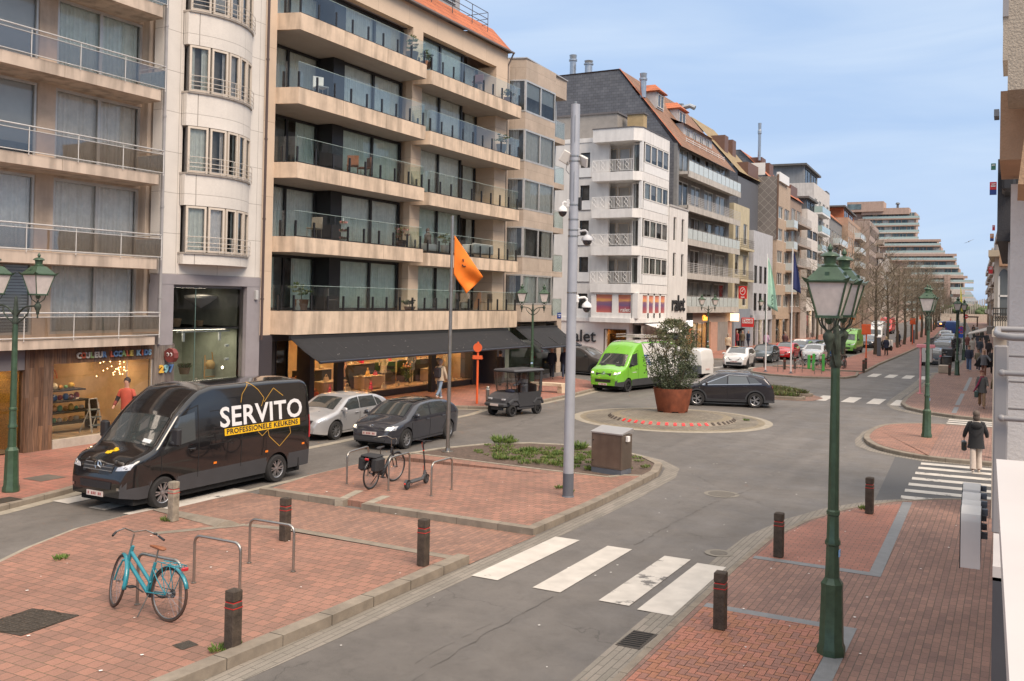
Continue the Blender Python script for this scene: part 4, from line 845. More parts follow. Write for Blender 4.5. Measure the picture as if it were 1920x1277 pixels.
k.build('sign_face',t,20);k=MB().m(mat('sign_blue',(.03,.10,.5),.4));k.box(-.28,.28,-.08,-.05,1.7,2.08);k.build('plate',t,0)
t=thing('road_sign','small round red no entry sign far down the right pavement','road sign',(-8.2,205,.13));k=MB().m(STEEL);k.lathe([(.04,0),(.04,3.2)],8);k.build('post',t);k=MB().m(mat('sign_red',(.6,.03,.03),.4));k.lathe([(.45,0),(.45,.03)],24,(0,-.07,3.2),'y');k.m(WHITE);k.box(-.3,.3,-.09,-.05,3.12,3.26);k.build('sign_face',t,20)
k=MB().m(mat('stand_green',(.08,.42,.08),.5));
for i,(x,y,lb)in enumerate([(-13.35,72.6,'left'),(-12.7,70.9,'middle'),(-12.0,70.7,'right')]):
 k=MB().m(mat('stand_green',(.08,.42,.08),.5));k.bbox(x-.1,x+.1,y-.06,y+.06,.12,1.35-.2*(i==0),.03);k.build('bike_stand',smooth=20,label=f'bright green bicycle share post, {lb} one of the three beside the parked bicycles',cat='bike stand',group='green bicycle share posts')
# ================================================================= BUILDINGS
GL1=glass('pane_clear',(.98,.98,.96),.6,base=.04);GL2=glass('pane_green',(.94,.97,.93),.62,base=.045);GL3=glass('pane_brown',(.52,.46,.40),.9,base=.12);GLS=glass('pane_shop',(.90,.90,.86),.8,base=.035)
CURT=[mat('curtain_%s'%n_,c,.95,var=.1,sc=5)for n_,c in(('white',(.94,.92,.88)),('green',(.82,.86,.79)),('beige',(.86,.80,.72)),('grey',(.72,.71,.68)))]
DARKIN=mat('dark_interior',(.27,.255,.235),.9,var=.4,sc=1.2)
BLIND=mat('blind_white',(.60,.60,.58),.8,var=.05);FB=mat('frame_black',(.018,.018,.02),.4);FW=mat('frame_white',(.66,.64,.60),.5,var=.05);FA=mat('frame_alu',(.50,.485,.46),.4,.5);FC=mat('frame_cream',(.56,.49,.41),.6,var=.06)
REDREF=mat('window_warm_room',(.22,.09,.05),.8)
WCACHE={}
def window_mesh(w,h,nx,style,fm,gm,depth=.45,door=False,fw=.055,seed=0):
 """glass, curtain and room backing; frame separately"""
 rnd=random.Random(seed*77+int(w*100)+int(h*10))
 a=MB().m(gm);a.quad((fw,.02,fw),(w-fw,.02,fw),(w-fw,.02,h-fw),(fw,.02,h-fw))
 a.m(DARKIN);x0,x1,z0,z1,d=.0,w,.0,h,depth
 a.add([(x0,.03,z0),(x1,.03,z0),(x1,.03,z1),(x0,.03,z1),(x0,d,z0),(x1,d,z0),(x1,d,z1),(x0,d,z1)],[(4,7,6,5),(0,4,5,1),(1,5,6,2),(2,6,7,3),(3,7,4,0)])
 def curtain(c0,c1,m_):
  a.m(m_);n=max(3,int((c1-c0)/.045));pts=[(c0+(c1-c0)*i/n,.14+.03*sin(i*1.9+rnd.random()*.8))for i in range(n+1)]
  a.add([(p[0],p[1],z)for p in pts for z in(.02,h-.02)],[(2*i,2*i+2,2*i+3,2*i+1)for i in range(n)])
 if style=='full':curtain(.02,w-.02,CURT[rnd.choice([0,0,1,2])])
 elif style=='green':curtain(.02,w-.02,CURT[1])
 elif style=='sides':c=rnd.choice([0,1,2]);curtain(.02,w*rnd.uniform(.12,.42),CURT[c]);curtain(w*rnd.uniform(.6,.88),w-.02,CURT[c])
 elif style=='left':curtain(.02,w*.5,CURT[0])
 elif style=='blind':a.m(BLIND).box(.02,w-.02,.10,.11,h*(1-rnd.uniform(.4,1)),h-.02)
 elif style=='shutter':
  a.m(BLIND);n=int(h/.09);[a.box(.02,w-.02,.06,.075,i*h/n+.01,(i+1)*h/n-.012)for i in range(n)]
 f=MB().m(fm);f.box(0,fw,-.03,.06,0,h);f.box(w-fw,w,-.03,.06,0,h);f.box(fw,w-fw,-.03,.06,0,fw);f.box(fw,w-fw,-.03,.06,h-fw,h)
 for i in range(1,nx):x=w*i/nx;f.box(x-fw*.6,x+fw*.6,-.025,.06,fw,h-fw)
 return a,f
def window(b,x,z,w,h,y=0.,nx=2,style=None,fm=FB,gm=GL1,fw=.055,depth=.45,rz=0.,sub=True,seed=None):
 if style is None:style=random.choice(['full','sides','full','sides','full','blind'])
 sd_=random.randint(0,3)if seed is None else seed
 key=(round(w,2),round(h,2),nx,style,fm.name,gm.name,round(fw,3),round(depth,2),sd_,sub)
 if key not in WCACHE:
  a,f=window_mesh(w,h,nx,style,fm,gm,depth,fw=fw,seed=sd_)
  if sub:WCACHE[key]=(a.mesh('window',0),f.mesh('frame',0))
  else:
   for m_ in f.mats:a.m(m_)
   for q in f.f:pass
   a.m(f.mats[0]);a.add(f.v,f.f);WCACHE[key]=(a.mesh('window',0),None)
 ma,mf=WCACHE[key];o=obj('window',ma,b);o.location=(x,y,z)
 if rz:o.rotation_euler=(0,0,rz)
 if mf:obj('frame',mf,o)
 return o
def wall_open(k,x0,x1,z0,z1,y0,y1,ops):
 """wall slab with rectangular openings (x0,x1,z0,z1)"""
 xs=sorted({x0,x1}|{v for o in ops for v in o[:2]if x0<v<x1});zs=sorted({z0,z1}|{v for o in ops for v in o[2:]if z0<v<z1})
 for a,c in zip(zs,zs[1:]):
  run=None;m_=(a+c)/2
  for p,q in zip(xs,xs[1:]):
   mx_=(p+q)/2;hole=any(o[0]<mx_<o[1]and o[2]<m_<o[3]for o in ops)
   if not hole:run=[p,q]if run is None else[run[0],q]
   if hole and run:k.box(run[0],run[1],y0,y1,a,c);run=None
  if run:k.box(run[0],run[1],y0,y1,a,c)
def side_building(name,label,X,Y,cat='building',rz=pi/2,group=None):return thing(name,label,cat,(X,Y,0),rz,group)
# ------------- B1 beige block with railed balconies (local x = along street)
B1M=mat('beige_plaster',(.53,.43,.345),.9,var=.1,sc=1.6,bump=.3,bsc=90,streak=.38)
B1D=mat('beige_plaster_pier',(.50,.395,.31),.9,var=.16,sc=1.6,bump=.3,bsc=90,streak=.2)
BARN=wood('barn_wood',[(.07,.035,.02),(.15,.08,.042),(.10,.065,.048),(.18,.095,.05),(.06,.032,.022)],.16)
BARNG=wood('barn_wood_grey',[(.16,.135,.115),(.21,.18,.155),(.12,.10,.09),(.24,.20,.16)],.15)
b=side_building('apartment_building','beige apartment block at left edge with brown glass balconies over a kids shop',-25.0,8.0)
XE=13.95;st=2.75
k=MB().m(B1D)
fl=[3.38,5.88,8.63,11.38,14.13,16.9]
opsB1=[]
for i,z in enumerate(fl[:5]):
 opsB1+=[(10.95,14.15,z+.08,z+2.35),(4.2,10.35,z+.08,z+2.35)]
wall_open(k,0,15.0,3.1,19.6,.85,1.1,opsB1);k.box(14.55,15.0,.8,1.1,3.1,19.6);k.m(B1M);k.box(14.25,14.55,.3,.85,3.1,19.6)if False else None
k.box(14.15,14.5,.55,.849,3.1,19.6)
k.m(DARKIN);k.box(-.3,0,1.2,6,0,19.6);k.build('wall',b,0)
for i,z in enumerate(fl):
 zb={0:3.10,1:5.55,2:8.30,3:11.03,4:13.75,5:16.5}[i];zt_=z if i else 3.36
 k=MB().m(B1M);k.add([(0,-.4,zb),(XE-.12,-.4,zb),(XE,-.28,zb),(XE,.85,zb),(0,.85,zb),(0,-.4,zt_),(XE-.12,-.4,zt_),(XE,-.28,zt_),(XE,.85,zt_),(0,.85,zt_)],[(0,4,3,2,1),(5,6,7,8,9),(0,1,6,5),(1,2,7,6),(2,3,8,7)])
 if i:k.m(mat('panel_joint',(.2,.15,.11),.9));k.box(10.3,10.312,-.402,-.398,zb,zt_);k.box(5.3,5.312,-.402,-.398,zb,zt_)
 sl=k.build('balcony',b,0)
 if i==5:continue
 rb=zt_;r=MB().m(mat('rail_white',(.62,.60,.57),.4));
 for zz,rad in((rb+.78,.022),(rb+.66,.013),(rb+.06,.016)):r.tube([(0,-.44,zz),(XE+.03,-.44,zz),(XE+.03,.8,zz)],rad,6)
 for x in[XE+.03-.0]+[XE-1.55-1.6*j for j in range(8)]:r.tube([(x,-.44,rb-.03),(x,-.44,rb+.78)],.012,5)
 r.build('railing',sl,60)
 r=MB().m(GL3);r.quad((0,-.43,rb+.09),(XE+.02,-.43,rb+.09),(XE+.02,-.43,rb+.65),(0,-.43,rb+.65));r.quad((XE+.02,-.43,rb+.09),(XE+.02,.75,rb+.09),(XE+.02,.75,rb+.65),(XE+.02,-.43,rb+.65));r.build('glass_panel',sl,0)
for i,z in enumerate(fl[:5]):
 window(b,10.95,z+.08,3.2,2.27,.92,2,'full' if i in(0,1,2)else 'full',FA,GL1,.09,seed=i)
 window(b,7.3,z+.08,3.05,2.27,.92,2,'shutter' if i in(0,)else('blind' if i in(2,3)else 'full'),FA,GL1,.08,seed=i)
 window(b,4.2,z+.08,3.05,2.27,.92,2,'full',FA,GL1,.08,seed=i)
# shop front of B1
k=MB().m(BARN);k.box(10.3,14.15,-.02,.12,2.62,3.08);k.box(9.0,10.3,-.18,.5,0,3.08)if False else None
k.build('fascia',b,0)
k=MB().m(BARN);k.box(9.55,10.45,-.06,.5,.1,3.09);k.build('timber_pillar',b,0)
k=MB().m(BARNG);k.box(14.15,15.0,-.04,.45,.1,3.09);k.build('timber_pillar',b,0)
k=MB().m(mat('fascia_grey',(.14,.13,.135),.8));k.box(0,9.55,-.02,.3,2.5,3.09);k.build('fascia',b,0)
k=MB().m(mat('sill_stone',(.40,.35,.29),.8,var=.15,sc=5));k.box(10.45,14.15,-.1,.3,.12,.38);k.build('sill',b,0)
INW=mat('shop_wall_warm',(.62,.46,.30),.9);INF=mat('shop_floor',(.42,.36,.29),.7);LIT1=mat('shop_lamp',(1,.72,.42),1,var=0,emit=14.0)
GOLD=mat('gold_curtain',(.42,.25,.06),.6,.3,var=.8,sc=30)
def room(k,x0,x1,y0,y1,z0,z1,wm,fm_,cm):
 v=[(x0,y0,z0),(x1,y0,z0),(x1,y1,z0),(x0,y1,z0),(x0,y0,z1),(x1,y0,z1),(x1,y1,z1),(x0,y1,z1)]
 k.m(fm_).add(v,[(0,1,2,3)]);k.m(cm).add(v,[(4,7,6,5)]);k.m(wm).add(v,[(3,2,6,7),(0,3,7,4),(1,5,6,2)])
k=MB();room(k,10.46,14.14,.2,5.5,.30,2.61,INW,INF,INW);room(k,2,9.54,.2,3,.15,2.49,GOLD,INF,INW);k.build('shop_interior',b,0)
for(xa,xb,ya,z)in((10.9,13.7,1.0,2.60),(10.9,13.7,3.4,2.60),(8.3,9.3,1.0,2.48),(4,7,1.0,2.48)):
 k=MB().m(LIT1);k.sheet([(xa,ya),(xb,ya),(xb,ya+.12),(xa,ya+.12)][::-1],z);k.build('ceiling_lamp',b,0)
k=MB().m(GLS);k.quad((10.46,.06,.38),(14.14,.06,.38),(14.14,.06,2.62),(10.46,.06,2.62));k.quad((2,.1,.15),(9.55,.1,.15),(9.55,.1,2.5),(2,.1,2.5));k.build('shop_window',b,0)
k=MB().m(FA);k.box(13.15,13.17,.05,.075,.38,2.62);k.box(14.1,14.14,.02,.1,.38,2.62);k.build('window_mullion',b,0)
# kids shop lettering, multi-coloured
cols=[(.5,.38,.08),(.2,.33,.42),(.09,.18,.34),(.42,.40,.34),(.2,.3,.12),(.42,.40,.36),(.15,.25,.4),(.42,.10,.05)]
sx_=11.22;wt=2.98/20
for wi,word in enumerate(['COULEUR','LOCALE','KIDS']):
 for ch in word:
  me=text_mesh(ch,.235,.05,mat('letter_%d'%(hash((ch,wi))%1+(ord(ch)+wi*3)%8),cols[(ord(ch)+wi*3)%8],.5),.012)
  T=Matrix.Translation((sx_+wt*.5,-.06,2.76))@Matrix.Rotation(pi/2,4,'X');k=MB().m(me.materials[0]);join_mesh(k,me,T);k.build('letter',b,0);sx_+=wt*1.0
 sx_+=wt*.9
t=thing('hanging_sign','round red-brown shop sign with two white ring eyes on the grey timber pillar','sign',(-24.98,22.62,0),pi/2)
k=MB().m(mat('sign_brown',(.19,.045,.04),.6));k.lathe([(.24,-.09),(.24,.09)],9,(0,-.3,2.72),'x');k.box(-.05,.05,-.1,.0,2.6,2.85);k.build('board',t,20)
k=MB().m(WHITE);
for d in(-.075,.075):k.lathe([(.065,0),(.045,-.012)],14,(-.095,-.3+d,2.75),'x',cap=False)
k.build('eyes',t,0)
for ch,c,dx in(('2',(.7,.42,.06),-.16),('9',(.25,.5,.55),.04),('7',(.12,.25,.5),.24)):
 me=text_mesh(ch,.34,.05,mat('num_%s'%ch,c,.5),.015);k=MB().m(me.materials[0]);join_mesh(k,me,Matrix.Translation((14.58+dx,-.09,2.15))@Matrix.Rotation(pi/2,4,'X'));k.build('letter',b,0)
# things in the kids shop
t=thing('stepladder','small white folding stepladder standing inside the kids shop window','stepladder',(-25.6,20.45,.31),pi/2)
k=MB().m(mat('ladder_white',(.85,.88,.9),.4));
for s1 in(-.2,.2):k.tube([(s1,-.12,0),(s1*.8,.1,.95)],.028,6);k.tube([(s1*1.1,.45,0),(s1*.85,.08,.75)],.018,5)
k.tube([(-.16,.1,.95),(-.14,.12,1.08),(.14,.12,1.08),(.16,.1,.95)],.018,6);k.build('frame',t)
for i,z in enumerate((.25,.5,.73)):k=MB().m(mat('tread_blue',(.30,.38,.42),.6));k.bbox(-.19+i*.01,.19-i*.01,-.16+i*.07,.06+i*.07,z,z+.03,.005);k.build('step',t,0)
t=thing('display_shelf','dark stepped display shelf full of small toys in the kids shop','shelf',(-26.7,19.3,.31),pi/2)
k=MB().m(mat('shelf_dark',(.04,.035,.03),.7));[k.bbox(0,2.0-.18*i,-.25,.35,z,z+.05,.008)for i,z in enumerate((.25,.6,.95,1.3))];k.box(0,.05,-.2,.35,0,1.3);k.box(1.9,1.95,-.2,.35,0,.95);k.build('shelf',t,0)
TOY=[mat('toy_%d'%i,c,.6)for i,c in enumerate([(.5,.25,.08),(.55,.5,.4),(.15,.35,.2),(.5,.1,.08),(.1,.2,.4),(.6,.4,.1)])]
for i,z in enumerate((.3,.65,1.0,1.35)):
 for j in range(9-i):
  k=MB().m(random.choice(TOY));s1=random.uniform(.07,.11);k.ball((.1+j*.2,.0,z+s1),s1,8,5,(1,.8,random.uniform(.7,1.3)));q=k.build('toy',t,60)
k=MB().m(mat('rainbow_wood',(.45,.17,.09),.8));
for r_ in(.18,.3,.42):k.tube([(r_*cos(a*pi/10),0,r_*sin(a*pi/10))for a in range(11)],.03,6)
o=k.build('wooden_rainbow',None,50,label='large brown arched rainbow ornament hanging inside the kids shop',cat='ornament');o.location=(-27.3,19.9,1.95);o.rotation_euler=(0,0,pi/2)
t=thing('bulb_string','string of tiny warm fairy lights in the kids shop window','fairy lights',(-26.2,21.2,2.0),pi/2)
k=MB().m(mat('fairy_bulb',(1,.6,.25),1,var=0,emit=5));[k.ball((random.uniform(-.1,.9),random.uniform(-.3,.3),random.uniform(0,.5)),.018,6,4)for _ in range(26)];k.build('bulb',t,0)
# ------------- B2 white block with bowed windows
B2M=brick('cream_panels',(.63,.59,.54),(.61,.57,.52),(.28,.25,.22),1.9,1.36,.008,'wall',grime=.1,offs=0,rough=.8)
B2G=mat('grey_panels',(.27,.25,.26),.7,var=.08,sc=2)
b=side_building('apartment_building','narrow cream apartment building with bowed window bays and a tall glass shop front',-25.0,23.0)
k=MB().m(B2M)
W2=4.05
zs2=[6.15,8.85,11.6,14.35,17.1]
k.box(-.75,0.08,0,.4,5.4,20);k.box(3.25,W2,0,.4,5.4,20);k.box(.08,3.25,0,.4,5.4,6.0)
def bowpt(t_,off=0.):x=.08+3.3*t_;return(x,-.72*sin(pi*min(1,.08+t_*.92))**.8-off)
nb_=12;bow=[bowpt(i/nb_)for i in range(nb_+1)]
for i,z in enumerate(zs2):
 z1=z+.02;z2=(zs2[i+1]if i+1<len(zs2)else 20)
 top=z+1.62
 if i<len(zs2)-1:
  k.prism(bow+[(3.38,.3),(.08,.3)],top,z2)
k.prism(bow+[(3.38,.3),(.08,.3)],5.78,6.15)
k.box(0.08,.14,-.02,.3,5.4,20)
k.m(B2G);k.box(-.75,W2,-.06,.35,5.08,5.42);k.box(-.75,-.1,-.05,.4,3.05,5.08);k.box(3.35,W2,-.05,.4,.1,5.08);k.box(-.1,3.35,.2,.35,4.98,5.08)
k.m(DARKIN);k.box(.1,3.3,.9,1.0,5.4,20);k.build('wall',b,0)
for z in zs2:k=MB().m(mat('ledge',(.36,.32,.28),.8,var=.2));k.prism([bowpt(i/nb_,.06)for i in range(nb_+1)]+[(3.42,.1),(.04,.1)],z-.03,z+.03);k.build('window_ledge',b,0)
for i,z in enumerate(zs2[:4]):
 ws=[(.02,.21),(.23,.42),(.44,.60),(.62,.76),(.78,.94)]
 for j,(t0,t1)in enumerate(ws):
  p,q=Vector((*bowpt(t0),0)),Vector((*bowpt(t1),0));L=(q-p).length;ang=atan2(q.y-p.y,q.x-p.x)
  window(b,p.x,z+.04,L,1.56,p.y+.02,1,['full','full','sides','sides','full'][(j+i)%5]if i<3 else 'blind',FC,GL1,.07,.35,ang)
 r=MB().m(mat('rail_cream',(.55,.50,.44),.5));P_=[bowpt(j/nb_,.12)for j in range(nb_+1)]
 for dz in(.08,.22,.36,.56):r.tube([(p[0],p[1],z+dz)for p in P_],.012,5)
 for j in range(0,nb_+1,2):r.tube([(*P_[j],z),(*P_[j],z+.56)],.012,5)
 r.build('railing',b,60)
k=MB();room(k,-.1,3.35,.3,4.5,3.6,5.0,mat('grey_room',(.22,.24,.21),.9),INF,DARKIN);room(k,-.1,3.35,.3,3.2,.2,3.52,mat('green_room',(.32,.36,.29),.9,var=.3,sc=1.1),INF,mat('room_ceiling',(.3,.3,.28),.9));k.m(mat('slab_dark',(.1,.1,.1),.8)).box(-.1,3.35,.32,4,3.52,3.6);k.build('shop_interior',b,0)
k=MB().m(GL1);k.quad((-.1,.12,.2),(3.35,.12,.2),(3.35,.12,5.0),(-.1,.12,5.0));k.build('shop_window',b,0)
k=MB().m(mat('glass_edge',(.12,.2,.18),.3));k.box(1.02,1.04,.11,.13,.2,5.0);k.box(1.6,1.615,.3,.31,.3,2.5);k.build('window_mullion',b,0)
k=MB().m(mat('spot_track',(.55,.6,.6),.4));k.box(.6,3.1,.5,.54,3.42,3.46);
for x in(.9,2.6):k.lathe([(.05,3.1),(.05,3.4)],10,(x,.52,0))
for z in(2.9,2.4):k.lathe([(.05,-.08),(.05,.08)],10,(3.05,.6,z),'x')
k.build('spotlight_track',b,30)
LIT3=mat('spot_lamp',(1,.86,.68),1,var=0,emit=6.0);k=MB().m(LIT3);k.lathe([(.05,-.09),(.045,-.1),(0,-.1)],10,(2.95,.6,2.1),'x');k.sheet([(.2,.6),(3.0,.6),(3.0,.8),(.2,.8)][::-1],3.5);k.sheet([(.4,1.5),(2.9,1.5),(2.9,1.7),(.4,1.7)][::-1],3.5);k.sheet([(.4,1.5),(2.9,1.5),(2.9,1.6),(.4,1.6)][::-1],4.98);k.build('ceiling_lamp',b,0)
def ptlamp(loc,s1,lb):
 k=MB().m(mat('paper_lamp',(.62,.62,.60),.8,var=.04));n=14;k.lathe([(.02,-s1),(s1*.6,-s1*.75),(s1*.98,0),(s1*.7,s1*.75),(.05,s1)],n);o=k.build('paper_lantern',None,20,label=lb,cat='lamp');o.location=loc
ptlamp((-26.6,23.95,4.45),.3,'round white ribbed paper lantern high in the tall shop window');
k=MB().m(mat('paper_lamp',(.62,.62,.60),.8,var=.04));k.lathe([(.03,-.25),(.35,-.05),(.6,.12),(.62,.2),(.1,.28)],16);o=k.build('paper_lantern',None,20,label='wide dish shaped white paper lamp in the tall shop window',cat='lamp');o.location=(-27.0,26.1,4.5)
BASK=mat('basket',(.24,.16,.09),.9,var=.3,sc=30,bump=.6)
for x,y,z,r_,lb in[(-25.6,23.25,3.62,.22,'basket at the left of the upper shop floor'),(-25.8,23.75,3.62,.24,'taller basket second on the upper shop floor'),(-25.7,24.75,3.62,.18,'small basket right of the middle on the upper shop floor'),(-25.7,24.15,1.95,.2,'plant basket hanging on the green wall of the tall shop'),(-25.6,23.3,1.05,.2,'plant basket low at the left of the tall shop')]:
 t=thing('basket',lb,'basket',(x,y,z));k=MB().m(BASK);k.lathe([(r_*.75,0),(r_,r_*1.1),(r_*1.02,r_*1.15)],14);k.build('basket_body',t,40)
 if z<3:k=MB();tuft(k,(0,0,r_*1.1),r_*.8,.2,120,.03,[LEAF[0],GR[2],LEAF[3]]);k.build('plant',t,0)
t=thing('ladder','wooden decorating ladder leaning at the right of the tall shop window','ladder',(-26.4,26.1,.9),pi/2);k=MB().m(mat('ladder_wood',(.42,.25,.09),.7));k.tube([(-.35,0,0),(-.12,.2,1.6)],.022,6);k.tube([(.35,0,0),(.22,.2,1.7)],.022,6);[k.tube([(-.33+.05*i,.03*i,.3*i+.2),(.33-.03*i,.03*i,.3*i+.2)],.018,6)for i in range(5)];k.build('frame',t);k=MB().m(mat('straw',(.5,.35,.15),.9,bump=1));k.ball((0,.05,1.25),.18,10,6);k.ball((0,0,.5),.25,10,6,(1,.6,.5));k.build('straw_ornament',t)
k=MB().m(mat('stone_figure',(.45,.40,.34),.9));k.lathe([(.18,0),(.14,.4),(.2,.55),(.12,.75),(0,.85)],12);o=k.build('figure',None,40,label='pale stone figure on the floor of the tall shop',cat='ornament');o.location=(-26.0,25.0,.9)
# drain pipes
for x,y,c,lb in[(-24.9,22.28,(.30,.29,.29),'pale drainpipe between the beige block and the cream building'),(-24.85,27.05,(.075,.05,.045),'dark brown drainpipe between the cream building and the boutique block')]:
 t=thing('drainpipe',lb,'pipe',(x,y,3.1));k=MB().m(mat('pipe_%d'%int(c[0]*100),c,.5));k.lathe([(.05,0),(.05,17)],10);k.build('pipe',t);k=MB().m(mat('pipe_%d'%int(c[0]*100),c,.5));[k.lathe([(.065,z),(.065,z+.06)],10)for z in(1.5,4.5,7.5,10.5)];k.build('pipe_clamp',t)
k=MB().m(mat('box_grey',(.45,.45,.44),.5));k.bbox(-24.95,-24.85,26.72,26.85,4.6,4.95,.01);k.build('alarm_box',smooth=20,label='small grey alarm box on the right edge of the cream building',cat='alarm box')
# ------------- B3 beige block with long glass balconies over the boutique
B3M=brick('sand_panels',(.60,.465,.345),(.57,.44,.325),(.30,.21,.14),2.45,2.85,.006,'wall',grime=.10,offs=0,rough=.75)
B3S=mat('sand_slab',(.60,.465,.345),.8,var=.12,sc=2,streak=.34)
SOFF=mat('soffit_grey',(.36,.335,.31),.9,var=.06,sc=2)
b=side_building('apartment_building','long sand coloured apartment building with black framed windows and glass balconies over the boutique',-25.2,27.05)
k=MB().m(B3M);HT=18.6
k.box(0,.85,0,.35,3.25,HT);k.box(10.15,11.0,0,.35,3.25,17.55);k.box(18.1,19.6,.0,.35,3.25,17.55)if False else None
k.box(18.55,19.6,0,.35,3.25,17.55);k.box(18.3,18.55,0,1.4,3.25,17.55);k.box(.85,19.6,0,.35,17.55,HT);k.box(10.3,10.9,.35,1.4,3.25,17.55)
k.box(0,.35,.35,9,3.25,HT);k.box(19.25,19.6,.35,9,0,HT)
k.m(DARKIN);k.box(.4,19.2,2.4,2.5,3.2,18.5);k.build('wall',b,0)
sl3=[(3.28,4.18),(6.45,7.05),(9.30,9.90),(12.15,12.78),(15.0,15.65)]
GP=glass('balcony_glass',(.86,.93,.90),1,base=.055)
def b3_balcony(xa,xb,zb,zt_,last):
 k=MB().m(B3S);ch=.0;k.prism([(xa,0),(xa+.28,-.9),(xb,-.9),(xb,0)],zb,zt_);k.box(xa,xb,0.0,1.4,zt_-.25,zt_-.02)
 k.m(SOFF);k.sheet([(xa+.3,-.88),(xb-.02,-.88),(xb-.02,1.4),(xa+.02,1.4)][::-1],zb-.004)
 k.m(mat('panel_joint',(.2,.15,.11),.9));[k.box(x,x+.012,-.903,-.899,zb,zt_)for x in(xa+(xb-xa)*.33,xa+(xb-xa)*.66)]
 o=k.build('balcony',b,0)
 g_=MB().m(GP);g_.quad((xa+.3,-.84,zt_+.04),(xb-.04,-.84,zt_+.04),(xb-.04,-.84,zt_+1.0),(xa+.3,-.84,zt_+1.0));g_.quad((xa+.04,.0,zt_+.04),(xa+.3,-.84,zt_+.04),(xa+.3,-.84,zt_+1.0),(xa+.04,0,zt_+1.0))
 if last:g_.quad((xb-.04,-.84,zt_+.04),(xb-.04,0,zt_+.04),(xb-.04,0,zt_+1.0),(xb-.04,-.84,zt_+1.0))
 g_.m(mat('glass_edge2',(.42,.52,.48),.2,var=0));g_.box(xa+.3,xb-.04,-.847,-.833,zt_+.995,zt_+1.006);g_.build('glass_panel',o,0)
 n=int((xb-xa)/1.02)
 for i in range(n+1):
  x=xa+.36+(xb-xa-.48)*i/n;p=MB().m(FB);p.box(x-.035,x+.035,-.86,-.79,zt_+.0,zt_+.62);p.build('glass_post',o,0)
 p=MB().m(FB);p.box(xa+.1,xa+.17,-.3,-.23,zt_,zt_+.62);p.box(xa+.3,xb-.03,-.86,-.82,zt_,zt_+.045);p.build('rail_base',o,0)
for i,(zb,zt_)in enumerate(sl3):
 if i==0:b3_balcony(.85,19.6,zb,zt_,True)
 else:b3_balcony(.85,10.0,zb,zt_,True);b3_balcony(10.15,19.6,zb-.14,zt_-.14,True)
 zc=sl3[i+1][0]if i<4 else 17.55;h=zc-zt_-.02
 nxt=None
 stl=['green','full','green','full','green','full']
 window(b,1.1,zt_,3.9,h,1.35,2,['sides','full','sides','full','full'][i],FB,GL2,.10,.9)
 kk=MB().m(FB);kk.box(5.0,5.7,.55,1.38,zt_,zc-.01);kk.build('dark_pillar',b,0)
 window(b,5.7,zt_,4.5,h,.62,2,['green','full','green','full','full'][i],FB,GL2,.11,.6,seed=i)
 window(b,11.0,zt_,4.4,h,.4,2,['green','green','full','full','full'][i],FB,GL2,.10,.5,seed=i)
 window(b,15.4,zt_,2.9,h,1.2,2,['sides','sides','full','sides','full'][i],FB,GL2,.10,.5,seed=i)
 kk=MB().m(B3M);kk.box(15.4,15.46,.45,1.2,zt_,zc-.01);kk.build('return_wall',b,0)
# roof
TILE=brick('roof_tiles',(.50,.155,.06),(.42,.12,.05),(.20,.06,.03),.24,.33,.02,'wall',grime=.3,rough=.8,offs=0)
k=MB().m(TILE);k.add([(4.0,-.25,HT+.02),(19.75,-.25,HT+.02),(19.75,1.1,HT+1.5),(4.0,1.1,HT+1.5)],[(0,1,2,3)]);k.m(mat('roof_slate',(.10,.105,.12),.7));k.add([(4,1.1,HT+1.5),(19.75,1.1,HT+1.5),(19.75,9,HT+2.2),(4,9,HT+2.2)],[(0,1,2,3)]);k.m(mat('gable_tan',(.30,.25,.17),.9));k.add([(19.74,-.2,HT),(19.74,9,HT),(19.74,9,HT+2.2),(19.74,1.1,HT+1.45)],[(0,1,2,3)]);k.build('roof',b,0)
k=MB().m(mat('gutter_metal',(.16,.13,.12),.5));k.tube([(.5,-.3,HT+.0),(19.75,-.3,HT+.0)],.07,6);k.tube([(19.75,-.28,HT),(19.8,.1,HT-.7),(19.8,.12,3.3)],.05,6);k.build('gutter',b,50)
k=MB().m(mat('dormer_grey',(.30,.30,.31),.7));k.box(3.5,16.6,1.4,5,HT+1.2,HT+3.9);k.build('dormer',b,0)
for x in(9.5,12.2,14.5):window(b,x,HT+1.9,1.6,1.6,1.35,2,'none',FA,GL1)
k=MB().m(mat('rail_dark',(.07,.07,.08),.5));[k.tube([(7,.55,HT+z),(18.2,.55,HT+z),(18.2,2.2,HT+z)],.02,5)for z in(1.3,1.6,1.95)];[k.tube([(x,.55,HT+.9),(x,.55,HT+1.95)],.02,5)for x in(8.5,10.5,12.5,14.5,16.5,18.2)];k.build('railing',b,50)
